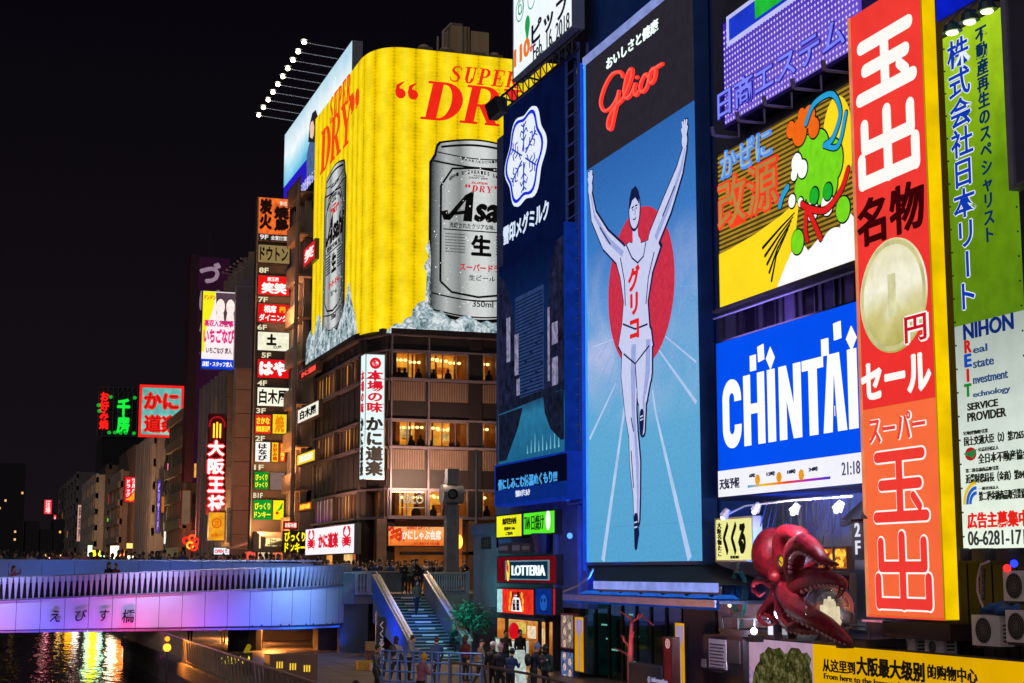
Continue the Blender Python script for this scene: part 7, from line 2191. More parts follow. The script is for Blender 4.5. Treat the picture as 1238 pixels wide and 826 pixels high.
def ztop_px(px, py, X=23.0): return FX(X).uv(px, py)[1]
CANS = {}
def facade(name, label, px0, px1, py_top, X, base, fh, nw, wallc, litp, seed, style='win', depth=14, litc=('#ffc060', '#ffe0a0', '#e8a040')):
	"""one building of the row: core, floor slabs, piers, window frames with panes"""
	Y1, Y0 = ypx(px0), ypx(px1)
	if X != 23.0: Y1, Y0 = -FX(X).uv(px0, 500)[0], -FX(X).uv(px1, 500)[0]
	zt = ztop_px((px0 + px1) / 2, py_top, X)
	R = random.Random(seed)
	t = thing('row_building', label, 'building', (X + 4, (Y0 + Y1) / 2, base))
	F = FX(X)
	wm = paint(wallc, .6, .35, .5, bump=.15, streak=True)
	MB().box(X + .35, X + depth, Y0 + .02, Y1 - .02, base, zt).build('core', paint('#1a181c', .7), t)
	nf = max(1, int((zt - base) / fh))
	bo, po = R.choice([0, .2, .45]), R.choice([.06, .25, .5])
	mb = MB()
	for i in range(nf + 1):
		z = base + i * fh
		hh = fh * .34
		mb.box(X - bo, X + .36, Y0 + .02, Y1 - .02, z - hh * .3, min(z + hh * .7, zt + .4))
	mb.build('floor_band', wm, t)
	mp_ = MB()
	w = (Y1 - Y0) / nw
	for j in range(nw + 1):
		y = Y0 + j * w
		mp_.box(X - po, X + .34, max(Y0 + .02, y - w * .14), min(Y1 - .02, y + w * .14), base, zt + .2)
	mp_.build('pier', wm, t)
	# near-side wall (faces the viewer)
	MB().box(X + .37, X + depth, Y0 - .0, Y0 + .018, base, zt).build('side_wall', paint(wallc, .7, .3, .4, streak=True), t)
	fr0 = {}
	dark = glass_mat('#0c0c12', .35, .12)
	for i in range(nf):
		for j in range(nw):
			lit = R.random() < litp
			y0 = Y0 + j * w + w * .16; y1 = Y0 + (j + 1) * w - w * .16
			z0 = base + i * fh + fh * .24; z1 = base + (i + 1) * fh - fh * .11
			if z1 > zt: continue
			c = R.choice(litc)
			key = (c if lit else 'd')
			if key not in fr0:
				f0 = MB().frame(F, -y1, -y0, z0, z1, .06, -.30, -.18).build('window', DARK, t)
				g0 = MB().fbox(F, -y1 + .06, -y0 - .06, z0 + .06, z1 - .06, -.27, -.24).build('pane', glow(c, .6, .5, 1.2) if lit else dark, f0)
				fr0[key] = (f0, g0, y0, z0)
			else:
				f0, g0, yb, zb = fr0[key]
				fo = share(f0, 'window', t, f0.location + Vector((0, y0 - yb, z0 - zb)))
				share(g0, 'pane', fo, g0.location)
	if style == 'roof':
		MB().box(X + 1, X + 3, Y0 + 1, Y1 - 1, zt + .001, zt + 2.4).build('roof_hut', wm, t)
		MB().tube([(X + 2, (Y0 + Y1) / 2, zt), (X + 2, (Y0 + Y1) / 2, zt + 7)], .06, 4).build('antenna', DARK, t)
	return t, Y0, Y1, zt
B0 = -0.1
facade('b0', 'narrow cluttered building between the yellow billboard and the tower of floor signs', 353, 372.5, 262, 23.0, B0, 3.2, 3, '#8a7866', .35, 1)
facade('b1', 'beige pillared building behind the tower of floor signs', 303.5, 352, 300, 23.3, B0, 3.3, 7, '#6e6258', .12, 2)
facade('b2', 'dark brown building with a thick beige pillar at its near edge', 272, 303, 330, 23.3, B0, 3.4, 5, '#7c6c5c', .05, 3)
facade('b3', 'grey building behind the red neon dumpling sign', 243, 271.5, 462, 22.7, B0, 3.2, 6, '#6c6468', .15, 4)
facade('b4', 'narrow dark building left of the red neon dumpling sign', 226, 242.5, 455, 23.9, B0, 3.1, 5, '#2e282c', .1, 5)
facade('b5', 'dark building below the far aqua sign with a yellowish upper part', 206, 225.5, 500, 22.5, B0, 3.2, 7, '#6c6048', .2, 6, litc=('#c8c060', '#d8d090', '#a89840'))
facade('b6', 'thin dark building right of the red drugstore sign', 188, 205.5, 535, 23.8, B0, 3.0, 7, '#282426', .15, 7)
facade('b7', 'building carrying the red drugstore sign in the far row', 168, 187.5, 532, 22.2, B0, 3.1, 8, '#907c70', .2, 8)
facade('b8', 'stepped grey building just left of the red drugstore sign', 150, 167.5, 545, 23.6, B0, 3.0, 8, '#4c423c', .2, 9)
facade('b9', 'low dark brown building in the middle of the far row', 136, 149.5, 572, 22.0, B0, 3.0, 7, '#8a7a6a', .25, 10)
facade('b10', 'far building behind the bright white street lamps', 121, 135.5, 566, 23.8, B0, 3.0, 8, '#342e2c', .25, 11)
facade('b11', 'far slim tower with pale pillars left of the street lamps', 104, 120.5, 578, 21.8, B0, 3.1, 7, '#8c8074', .2, 12)
facade('b12', 'far white building with square roof openings at the left end of the row', 76, 97, 578, 26.0, B0, 3.4, 6, '#5c5854', .2, 13)
facade('b13', 'small dark building beside the far red banner sign', 62, 75.5, 618, 26.0, B0, 3.0, 6, '#2c2828', .2, 14)
# distant blocks closing the canal
R = random.Random(21)
F = FY(515)
for i, (x0, x1, yt, lb_) in enumerate(((-10, 30, 560, 'distant tall dark tower with scattered yellow lit windows at the left edge'), (30, 48, 630, 'low distant block right of the tall dark tower'), (48, 64, 640, 'lowest distant block at the end of the canal'), (64, 112, 628, 'distant dark block behind the left end of the row'))):
	u0, u1, v0, v1 = F.rect(x0, x1, yt, 690)
	t = thing('distant_building', lb_, 'building', F.pt((u0 + u1) / 2, 0, -8))
	MB().fbox(F, u0, u1 - .3, -.2, v1, -18, 0).build('wall', paint('#14141c' if i else '#0c0c14', .8, .3, .05), t)
	nx = int((u1 - u0) / 1.5); nz = int(v1 / 2.4)
	k_ = 0
	pn0 = None
	for a in range(nx):
		for b in range(nz):
			if R.random() < (.10 if i == 0 else .06):
				loc = F.pt(u0 + (a + .5) * (u1 - u0) / nx, (b + .6) * 2.4, .02)
				if pn0 is None:
					pn0 = MB().fbox(F, u0 + (a + .2) * 1.4, u0 + (a + .2) * 1.4 + .6, (b + .3) * 2.4, (b + .3) * 2.4 + .7, .01, .04).build('window', glow('#ffc870', .9, .3), t, origin=loc)
				else:
					share(pn0, 'window', t, loc - Vector(t['_w']))
# beige pillars in front of b2 and b1 (round-edged columns running to the street)
for i, (x0, x1) in enumerate(((283, 303), (273, 281))):
	F = FY(ypx(303.2) + (1.2 if i == 0 else 9))
	u0, u1, v0, v1 = F.rect(x0, x1, 442 if i == 0 else 452, 676)
	t = thing('beige_pillar', ['thick beige pillar left of the tower of floor signs', 'thin beige pillar left of the thick one'][i], 'pillar', F.pt((u0 + u1) / 2, 0, 0))
	n = 8
	for k_ in range(n):
		a = v0 + (v1 - v0) * k_ / n; b = v0 + (v1 - v0) * (k_ + 1) / n
		MB().fbox(F, u0, u1, a, b - .05, -1.5, 0).build('stone_block', paint('#9c8468' if i == 0 else '#84705c', .55, .2, 1), t)
# blank dark sign backs and lamp combs
def fy_sign(name, label, cat, Y, x0, x1, y0, y1, panel, cab=None, depth=.4, grp=None, fw=.06):
	F = FY(Y)
	r = F.rect(x0, x1, y0, y1)
	return sign(name, label, cat, F.off(-depth), r, depth, panel, cab, grp, fw=fw), F, r
YT = ypx(352)
# tower of floor signs
F = FY(YT - 2)
q = F.rect(305, 352.5, 239, 664)
u0, u1 = F.uv(306.5, 450)[0], F.uv(352, 450)[0]
tw = thing('floor_sign_tower', 'tall brown sign tower with framed slots for each floor from 9F down to B1F', 'sign tower', F.pt((u0 + u1) / 2, 0, -.4))
z0_, z1_ = F.uv(330, 664)[1], F.uv(330, 240)[1]
MB().fbox(F, u0, u1, z0_, z1_, -.9, -.12).build('body', paint('#4c4238', .5, .3, 1), tw)
MB().fbox(F, u1 - .16, u1, z0_, z1_, -.119, .1).fbox(F, u0, u0 + .07, z0_, z1_, -.119, .1).build('upright', paint('#8c8478', .4, .2, 2, metal=.4), tw)
rowsT = [
	('floor_sign', 'fiery orange sign with black brush characters at the top of the floor sign tower', 239, 293, '#e86828', '#1c0c08', '炭火焼鳥', None),
	('floor_sign', 'wood brown sign with dark katakana second from the top of the tower', 296, 319, '#8a7448', '#181008', 'ドウトン', None),
	('floor_sign', 'red sign with white brush characters between 8F and 7F on the tower', 333, 358, '#e81818', '#fff4ec', '笑笑', '居酒屋'),
	('floor_sign', 'red sign with two lines of white characters between 7F and 6F on the tower', 367, 391, '#e01414', '#fff4ec', 'ダイニング', '相席'),
	('floor_sign', 'cream sign with one black brush character between 6F and 5F on the tower', 401, 425, '#f0ecd0', '#181410', '土', ''),
	('floor_sign', 'red sign with large white hiragana between 5F and 4F on the tower', 434, 458, '#e01018', '#fffaf4', 'はや', None),
	('floor_sign', 'white sign with three black characters between 4F and 3F on the tower', 468, 492, '#fff8e0', '#181410', '白木屋', None),
]
for nm, lb_, y0, y1, bg, fg, s_, s2 in rowsT:
	x0, x1 = 310.5, 350
	dx = (450 - (y0 + y1) / 2) * .006
	t, F_, r = fy_sign(nm, lb_, 'sign', YT - 2.02, x0 + dx, x1 + dx, y0, y1, glow(bg, 1.05, .12 if bg != '#e86828' else .45, 2.5, sample=True), paint('#30281e', .4), .14)
	m_ = glow(fg, 1.1, 0)
	w_, h_ = r[1] - r[0], r[3] - r[2]
	mb = MB()
	if s_ == '炭火焼鳥':
		mb.text(F_, '炭火', r[0] + .15, r[0] + 1.1, r[2] + h_ * .28, r[3] - .15, .01, vertical=True, bold=.09)
		mb.text(F_, '焼鳥', r[0] + 1.3, r[1] - .15, r[2] + h_ * .26, r[3] - .7, .01, vertical=True, bold=.10)
		mb.build('brush_characters', m_, t)
		MB().fbox(F_, r[0] + .07, r[1] - .07, r[2] + .07, r[2] + .62, .012, .03).build('dark_band', glow('#2c2020', 1, .2), t)
		MB().text(F_, '9F', r[0] + .2, r[0] + .85, r[2] + .17, r[2] + .55, .04, bold=.02).text(F_, '全室個室', r[0] + 1.05, r[1] - .25, r[2] + .17, r[2] + .52, .04, bold=.02).build('lettering', glow('#f0e8e0', 1, 0), t)
		MB().text(F_, '第1位', r[0] + 1.7, r[1] - .3, r[3] - .6, r[3] - .25, .01, bold=.03).build('white_characters', glow('#ffe8d0', 1, 0), t)
		continue
	if s2 and s2 == '居酒屋':
		mb.text(F_, s2, r[0] + w_ * .3, r[0] + w_ * .65, r[3] - h_ * .3, r[3] - h_ * .1, .01, bold=.03)
		mb.text(F_, s_, r[0] + w_ * .12, r[1] - w_ * .1, r[2] + h_ * .1, r[3] - h_ * .36, .01, bold=.07)
	elif s2 == '相席':
		mb.text(F_, s2, r[0] + w_ * .2, r[0] + w_ * .58, r[3] - h_ * .48, r[3] - h_ * .1, .01, bold=.05)
		mb.text(F_, s_, r[0] + w_ * .06, r[1] - w_ * .06, r[2] + h_ * .1, r[2] + h_ * .45, .01, bold=.04)
		MB().text(F_, '円', r[0] + w_ * .68, r[0] + w_ * .86, r[3] - h_ * .45, r[3] - h_ * .15, .01, bold=.1).build('yellow_mark', glow('#ffb020', 1, 0), t)
	elif s2 == '':
		mb.text(F_, s_, r[0] + w_ * .28, r[0] + w_ * .6, r[2] + h_ * .3, r[3] - h_ * .12, .01, bold=.09); mb.text(F_, 'の屋', r[0] + w_ * .5, r[0] + w_ * .75, r[2] + h_ * .12, r[2] + h_ * .3, .01, bold=.02)
	else:
		mb.text(F_, s_, r[0] + w_ * .07, r[1] - w_ * .07, r[2] + h_ * .14, r[3] - h_ * .12, .01, bold=.09 if s_ == 'はや' else .04)
	mb.build('characters', m_, t)
# split rows
two = [
	('red and yellow sign, left of the slot between 3F and 2F', 501, 525, 308, 328, '#e0301c', '#ffe030', '個室居酒屋', 0),
	('white striped yellow sign, right of the slot between 3F and 2F', 500.5, 525, 329, 347, '#f8d020', '#e08010', '焼', 1),
	('white brush-lettered sign, left of the slot between 2F and 1F', 534, 559, 308, 327, '#fff8ec', '#181414', 'はなび', 1),
	('yellow sign with red characters, mid slot between 2F and 1F', 534.5, 559, 328, 337, '#ffc818', '#d02010', 'お好み焼', 1),
	('red sign with yellow characters, right of the slot between 2F and 1F', 535, 559, 337.5, 345.5, '#e83820', '#ffe040', 'たこ焼き', 1),
	('green sign with yellow letters, left of the slot between 1F and B1F', 570, 592, 307, 325, '#088a28', '#e8f020', 'びっくり', 0),
	('blank greyish pink plate, right of the slot between 1F and B1F', 571, 593, 326, 344.5, '#a88880', None, '', 0),
	('green sign with bold yellow letters, left half of the lowest slot', 604, 629, 305.5, 329, '#0c9430', '#f0f020', 'ドンキー', 0),
	('yellow sign with green leaf and red dot, lowest slot', 604.5, 629, 329.5, 343.5, '#f8e818', None, '', 2),
]
for lb_, y0, y1, x0, x1, bg, fg, s_, vv in two:
	t, F_, r = fy_sign('floor_sign', lb_ + ' on the tower', 'sign', YT - 2.02, x0, x1, y0, y1, glow(bg, 1.05 if fg else (.55 if vv == 0 else 1.05), .1, 2, sample=True), paint('#30281e', .4), .14, fw=.04)
	w_, h_ = r[1] - r[0], r[3] - r[2]
	if s_:
		mb = MB()
		if vv: mb.text(F_, s_, r[0] + w_ * .2, r[0] + w_ * .8, r[2] + h_ * .08, r[3] - h_ * .08, .01, vertical=True, bold=.05)
		else:
			mb.text(F_, s_, r[0] + w_ * .08, r[1] - w_ * .08, r[2] + h_ * .12, r[2] + h_ * .42, .01, bold=.06)
			mb.text(F_, 'びっくり' if fg != '#ffe030' else 'さかな', r[0] + w_ * .1, r[1] - w_ * .1, r[2] + h_ * .5, r[2] + h_ * .85, .01, bold=.06)
		mb.build('characters', glow(fg, 1.1, 0), t)
		if 'thin white stripe' in lb_: MB().fbox(F_, r[0] + w_ * .02, r[0] + w_ * .22, r[2], r[3], .011, .03).build('white_stripe', WHITE, t)
	if vv == 2:
		MB().disc(F_, r[0] + w_ * .4, r[2] + h_ * .35, .12, .12, .01, .03, 10).build('red_dot', glow('#e02010', 1, 0), t)
		MB().stroke(F_, [(r[0] + w_ * .45, r[2] + h_ * .45), (r[0] + w_ * .7, r[2] + h_ * .6), (r[0] + w_ * .85, r[2] + h_ * .85)], [.05, .2, .05], .01, .03).build('green_leaf', glow('#20a030', 1, 0), t)
F = FY(YT - 2.0)
for s_, y, x in (('8F', 326.5, 319), ('7F', 362, 318), ('6F', 395.5, 317), ('5F', 429.5, 322), ('4F', 463, 317), ('3F', 496.5, 315.5), ('2F', 530, 314.5), ('1F', 565, 313), ('B1F', 599, 312)):
	mb = MB(); mb.ptext(F, s_, x - 5.5, x + 6, y - 3.2, y + 3.2, -.115, bold=.03); mb.build('floor_number', glow('#e8dcb8', 1, 0), tw)
# sign hanging on the near corner etc.
t, F_, r = fy_sign('grey_street_sign', 'grey box sign with glowing cream characters at street level left of yellow neon', 'sign', YT - 4, 306, 341, 643, 668, paint('#7c6e64', .5, .2), paint('#5a4e48', .4), .5)
MB().text(F_, '居酒屋', r[0] + .9, r[0] + 2.1, r[2] + .45, r[3] - .45, .02, bold=.04).fbox(F_, r[0] + .45, r[0] + .55, r[2] + .3, r[3] - .25, .01, .04).build('characters', glow('#fff0a0', 1.3, 0), t)
# yellow neon characters
F = FY(YT - 8)
t = thing('yellow_neon_sign', 'glowing yellow neon characters on black at street level right of the grey box sign', 'sign', F.pt(F.uv(355, 660)[0], F.uv(355, 668)[1], 0))
q = F.rect(342, 370, 642, 669); MB().fbox(F, *q, -.3, 0).build('cabinet', BLACK, t)
mb = MB(); mb.ptext(F, 'びっくり', 344, 369, 643, 655, .02, bold=.05); mb.ptext(F, 'ドンキー', 344, 369, 656, 668, .02, bold=.05); mb.build('neon_characters', glow('#ffe800', 1.3, .1), t)
t, F_, r = fy_sign('small_red_neon', 'small white and red lit sign above the yellow neon characters', 'sign', YT - 8.5, 343, 360, 630, 640, glow('#c01810', 1, .3, 4), BLACK, .2)
MB().text(F_, 'お好み焼', r[0] + .1, r[1] - .1, r[2] + .12, r[3] - .12, .01, bold=.04).build('characters', glow('#fff0e0', 1.1, 0), t)
# signs on the near face of the narrow building (351-375)
for lb_, x0, x1, y0, y1, bg, fg, s_, Xp in (
	('red square sign with white character high up left of the yellow billboard', 367, 381, 292, 322, '#e02030', '#ffe8e0', '笑', 22.2),
	('white slanted sign with black characters halfway up left of the restaurant windows', 360, 385.5, 486, 511, '#f8f0e0', '#101010', '白木屋', 22.0),
	('yellow slanted sign with white characters below the white one', 359, 381, 543, 564, '#ffd820', '#fffbe0', '居酒屋', 22.0),
	('orange and red sign with yellow characters low beside the pink lit windows', 361, 377, 604, 621, '#d84818', '#ffe040', 'お好み焼', 22.1),
	('red neon lettering sign just below the ice heap of the yellow billboard', 362, 385, 440, 458, '#401410', '#ff5040', 'かに道楽', 22.2)):
	F_ = FX(Xp)
	r = (F_.uv(x0, (y0 + y1) / 2)[0], F_.uv(x1, (y0 + y1) / 2)[0], F_.uv((x0 + x1) / 2, y1 - 3)[1], F_.uv((x0 + x1) / 2, y0 + 3)[1])
	t = sign('wall_sign', lb_, 'sign', F_.off(-.3), r, .3, glow(bg, 1.0, .12, 2, sample=True), paint('#403428', .4), fw=.08)
	w_, h_ = r[1] - r[0], r[3] - r[2]
	MB().text(F_, s_, r[0] + w_ * .12, r[1] - w_ * .12, r[2] + h_ * .22, r[3] - h_ * .2, .01, bold=.05).build('characters', glow(fg, 1.1, 0), t)
# balconies and clutter on the narrow building
R = random.Random(31)
F = FX(22.6)
for i in range(9):
	z = B0 + 4 + i * 3.2
	y0, y1 = 114.6, 120.8
	t = thing('balcony', ['balcony with tan slatted front on the narrow building, %s' % s for s in ('lowest', 'second from below', 'third from below', 'fourth from below', 'fifth from below', 'behind the white slanted sign', 'under the red neon lettering', 'third from the top', 'highest in view')][i], 'balcony', (22.6, 117, z), 'balconies of the narrow cluttered building')
	c = paint(R.choice(['#9a7a58', '#7c6450', '#a88c68', '#6c584c']), .6, .3, 1)
	MB().box(22.0, 22.99, y0, y1, z - .15, z).build('slab', c, t)
	n = 14
	for k_ in range(n):
		y = y0 + (y1 - y0) * (k_ + .2) / n
		MB().box(22.0, 22.06, y, y + (y1 - y0) / n * .62, z + .002, z + 1.15).build('slat', c, t) if k_ else None
	MB().box(21.98, 22.08, y0, y1, z + 1.16, z + 1.24).build('rail', GREYM, t)
tag(MB().tube([(21.8, 114.6, 0), (21.8, 114.6, 30)], .12, 6).tube([(21.6, 114.2, 0), (21.6, 114.2, 29)], .06, 6).build('drain_pipes', paint('#6a5c54', .5)), 'pair of vertical pipes running up left of the corner building', 'pipe')
area('narrow_building_fill', (20.5, 117.5, 8), (23, 117.5, 12), 2, 500, '#ffb070')  # unseen lamps added to brighten the narrow building
area('narrow_building_fill', (20.5, 117.0, 20), (23, 117.5, 22), 2, 500, '#ffb888')

# blank dark sign seen from behind, pink ad screen
F = FY(ypx(300))
t, F_, r = fy_sign('blank_sign_back', 'large blank dark grey sign between the pink video ad and the tower of floor signs', 'sign', ypx(302) + .5, 284, 308, 346, 446, paint('#5c5a62', .5, .12, 1), paint('#8a8890', .4), .5)
top = MB().slab(F_, [(r[0] + .05, r[3]), (r[1], r[3]), (r[1], r[3] + 1.5)], -.4, -.05).build('sloping_top', paint('#5c5a62', .5, .12, 1), t)
cm = thing('lamp_comb', 'row of small lamp arms reaching left above the blank dark sign', 'lamp rail', F_.pt(r[0], r[3] + 1, 0))
for i in range(6):
	a = F_.pt(F_.uv(304 - i * 4, 318 + i * 3)[0], F_.uv(300, 318 + i * 3)[1], -.2 + i * .0)
	b = F_.pt(F_.uv(291 - i * 4.4, 316 + i * 3.6)[0], F_.uv(300, 314 + i * 3.6)[1], .3)
	MB().tube([a, b], .04, 5).build('arm', paint('#988c84', .4), cm)
	MB().ball(b, .1, 6, 4).build('lamp_head', paint('#a89c90', .3), cm)
t, F_, r = fy_sign('pink_video_ad', 'lit video ad with pink lettering and blue foot band, left of the blank sign', 'screen', ypx(300) + 1.5, 243.5, 284, 352, 447, glow('#fff0f4', 1.0, .06, 1, sample=True), DARK, .5)
w_, h_ = r[1] - r[0], r[3] - r[2]
def A_(a, b): return (r[0] + w_ * a, r[2] + h_ * b)
MB().slab(F_, [A_(.02, .22), A_(.1, .22), A_(.14, .5), A_(.35, .8), A_(.4, .99), A_(.02, .99)], .002, .02).build('yellow_field', glow('#f8f020', 1, .05), t)
MB().slab(F_, [A_(.4, .98), A_(.98, .98), A_(.98, .62), A_(.7, .56), (A_(.45, .64))], .003, .018).build('dark_backdrop', glow('#604858', .8, .4, 2), t)
for c_ in (.55, .85):
	MB().disc(F_, *A_(c_, .80), w_ * .13, h_ * .10, .021, .035, 18).slab(F_, [A_(c_ - .13, .62), A_(c_ + .12, .62), A_(c_ + .08, .76), A_(c_ - .08, .76)], .0205, .034).build('pictured_person', glow('#ffe4dc', 1.1, .15, 3), t)
MB().slab(F_, [A_(.02, .0), A_(.98, .0), A_(.98, .13), A_(.02, .13)], .003, .02).build('blue_band', glow('#1040d8', 1, .05), t)
mb = MB()
mb.text(F_, 'いちごなび', r[0] + w_ * .06, r[1] - w_ * .02, r[2] + h_ * .33, r[2] + h_ * .52, .04, bold=.06); mb.text(F_, '高収入お仕事', r[0] + w_ * .08, r[1] - w_ * .05, r[2] + h_ * .54, r[2] + h_ * .63, .04, bold=.05); mb.build('pink_lettering', glow('#e82080', 1.05, 0), t)
MB().text(F_, 'いちごなび 求人', r[0] + w_ * .15, r[1] - w_ * .08, r[2] + h_ * .2, r[2] + h_ * .28, .04, bold=.04).build('dark_lettering', glow('#501830', 1, 0), t)
MB().text(F_, '店舗・スタッフ求人', r[0] + w_ * .05, r[1] - w_ * .05, r[2] + h_ * .035, r[2] + h_ * .1, .04, bold=.05).build('white_lettering', WHITE, t)
MB().text(F_, 'ドンドン', r[0] + w_ * .06, r[0] + w_ * .4, r[2] + h_ * .88, r[2] + h_ * .94, .04, bold=.05).build('red_lettering', glow('#e02020', 1, 0), t)
# purple unlit tower sign behind
YP = ypx(238)
F = FY(YP)
q = F.rect(229, 276, 311, 455)
t = thing('purple_tower_sign', 'dim purple vertical sign box with pale hiragana, rising behind the pink video ad', 'sign', F.pt((q[0] + q[1]) / 2, q[2], -2))
MB().fbox(F, q[0] + 1.0, q[1], q[2] - 12, q[3], -3, 0).build('box', glow('#2c1026', .8, .2, .3), t)
MB().fbox(F, q[0], q[0] + .98, q[2] - 12, q[3] + .3, -3, -.3).build('edge_box', paint('#30161e', .5), t)
for i, c in enumerate('づぼらや'):
	cy = 331 + i * 33
	mb = MB(); mb.ptext(F, c, 241, 267, cy - 14, cy + 12, .02, bold=.06); mb.build('pale_character', glow('#988094', .9 if i < 2 else .75, .15), t)
MB().tube([F.pt(F.uv(255, 300)[0], q[3], -1), F.pt(F.uv(255, 300)[0], F.uv(255, 278)[1], -1)], .08, 5).build('antenna', DARK, t)
# red neon dumpling restaurant sign with white-hot characters
YO = ypx(285)
F = FY(YO)
q = (F.uv(248, 570)[0], F.uv(274, 570)[0], F.uv(261, 622)[1], F.uv(261, 500)[1])
t = thing('red_neon_vertical_sign', 'vertical sign of glowing red neon edged white characters under an arched top', 'sign', F.pt((q[0] + q[1]) / 2, q[2], -.3))
MB().fbox(F, q[0] + .25, q[1] - .25, q[2], q[3], -.8, -.05).build('cabinet', paint('#5c1018', .4, .3), t)
chs = '大阪王将'
for i, c in enumerate(chs):
	y0, y1 = 532 + i * 22, 552 + i * 22
	mb = MB(); mb.ptext(F, c, 249.5, 273, y0 - 1, y1 + 1, -.04, bold=.16); mb.build('neon_edge', glow('#ff1828', 1.5, .1, sample=True), t)
	mb = MB(); mb.ptext(F, c, 251, 271.5, y0 + .5, y1 - .5, .0, bold=.05); mb.build('white_character', glow('#fff4ec', 1.3, 0), t)
cu = (q[0] + q[1]) / 2; zt2 = F.uv(261, 513)[1]
MB().ring(F, cu, zt2, .62, .78, -.3, .05, 14, 0, PI).fbox(F, cu - .78, cu - .62, q[3] - 1.3, zt2, -.3, .05).fbox(F, cu + .62, cu + .78, q[3] - 1.3, zt2, -.3, .05).build('arch', glow('#b01820', .8, .2), t)
for dx in (-.3, .0, .3):
	MB().tube([F.pt(cu + dx, zt2 - 1.3, .06), F.pt(cu + dx, zt2 + (.2 if dx == 0 else .05), .06)], .08, 6).build('orange_lamp', glow('#ffb028', 2.5, 0), t)
t, F_, r = fy_sign('orange_menu_sign', 'orange lit square sign with a round mark hanging below the red neon characters', 'sign', YO, 251.5, 272, 619, 654, glow('#f0a020', 1.0, .25, 2, sample=True), DARK, .4)
cu, cv = (r[0] + r[1]) / 2, (r[2] + r[3]) / 2
MB().ring(F_, cu, cv + .3, .35, .48, .01, .03, 18).text(F_, '餃', cu - .25, cu + .25, cv + .05, cv + .55, .01, bold=.03).text(F_, '営業中', cu - .5, cu + .5, cv - 1.0, cv - .7, .01, bold=.03).build('round_mark', glow('#e06010', 1, 0), t)
t, F_, r = fy_sign('grey_vertical_sign', 'narrow dim grey vertical sign with dark katakana right of the orange sign', 'sign', YO - 2, 274.5, 284, 614, 656, glow('#6c5c50', .7, .2), DARK, .3)
MB().text(F_, '●カラオケ館', r[0] + .15, r[1] - .12, r[2] + .15, r[3] - .1, .01, vertical=True, bold=.04).build('characters', glow('#141010', 1, 0), t)
t, F_, r = fy_sign('pink_tube_sign', 'narrow vertical pink-white tube light right of the grey vertical sign', 'sign', YO - 3, 281.5, 284.5, 590, 616, glow('#ff90a8', 1.3, .1), DARK, .2, fw=.02)
# far signs in the row
far = [
	# label, x0,x1,y0,y1, bg, fg, text, vertical
	('red square drugstore sign with white katakana and an orange swoosh in the far row', 150, 167, 576, 608, '#e81828', '#fff0f0', 'ツルハドラッグ', 2),
	('thin cream vertical lit sign in an orange frame in the far row', 139, 147, 620, 651, '#fff0c8', '#3c2c18', '居酒屋道', 1),
	('small blue vertical lit sign right of the cream one', 167, 174, 627, 654, '#c8e0ff', '#1840a0', 'カラオケ', 1),
	('tall bright yellow-green light strip in the far row', 118, 124, 618, 661, '#c8f020', '#80a010', '焼肉', 1),
	('tall narrow violet vertical sign under the aqua sign', 189, 194, 580, 645, '#4838b0', '#c8a0ff', 'ビリヤード', 1),
	('dim beige vertical plate high left of the violet sign', 219, 231, 592, 635, '#8c6c54', None, '', 1),
	('pale pinkish vertical sign at the left of the far row', 93, 101, 610, 655, '#c89888', '#68484c', '料理屋', 1),
	('red banner sign at the left end of the far row', 53, 63, 604, 622, '#e82838', '#ffd0d0', '酒場', 1),
	('slim red vertical sign below the red banner sign', 64, 68, 622, 650, '#e02028', '#ffb0b0', '寿司', 1),
	('small yellow and white shop light near the bridge crowd', 152, 163, 656, 664, '#fff080', None, '', 0),
	('white shop light beside the small yellow one', 163.5, 171, 650, 662, '#f0e8ff', None, '', 0),
	('small orange shop light in the middle of the far row', 140, 148, 655, 664, '#ffc060', None, '', 0),
	('bright white shop light left of the thick beige pillar', 257, 282, 661, 672, '#f0f8ff', '#e02040', 'OPEN たこ', 0),
	('tiny green light in the far row', 129, 133, 626, 634, '#60ff60', None, '', 0),
	('pale rose light strip left of the dumpling sign', 240, 243, 610, 640, '#c05060', None, '', 0),
]
for i, (lb_, x0, x1, y0, y1, bg, fg, s_, vv) in enumerate(far):
	Yp = ypx(x1) - 3
	t, F_, r = fy_sign('street_sign', lb_, 'sign' if 'light' not in lb_ else 'light', Yp, x0, x1, y0, y1, glow(bg, 1.1 if fg or vv == 0 else .6, .15, 1, sample=True), paint('#3c2c20', .4) if 'orange frame' not in lb_ else glow('#f08020', .9, .1), .5, fw=.12)
	w_, h_ = r[1] - r[0], r[3] - r[2]
	if s_ and vv == 1: MB().text(F_, s_, r[0] + w_ * .2, r[1] - w_ * .2, r[2] + h_ * .06, r[3] - h_ * .06, .03, vertical=True, bold=.05).build('characters', glow(fg, 1.1, 0), t)
	elif s_ and vv == 0: MB().text(F_, s_, r[0] + w_ * .1, r[1] - w_ * .1, r[2] + h_ * .25, r[3] - h_ * .25, .03, bold=.05).build('characters', glow(fg, 1.1, 0), t)
	elif s_:
		MB().text(F_, 'ツルハ', r[0] + w_ * .52, r[0] + w_ * .86, r[2] + h_ * .36, r[3] - h_ * .06, .03, vertical=True, bold=.07).text(F_, 'ドラッグ', r[0] + w_ * .14, r[0] + w_ * .46, r[2] + h_ * .22, r[3] - h_ * .12, .03, vertical=True, bold=.06).build('characters', glow(fg, 1.1, 0), t)
		MB().stroke(F_, [(r[0] + w_ * .15, r[2] + h_ * .12), (r[0] + w_ * .5, r[2] + h_ * .14), (r[0] + w_ * .85, r[2] + h_ * .32)], [.1, .6, .9], .03, .06).build('orange_swoosh', glow('#ffa020', 1.1, 0), t)
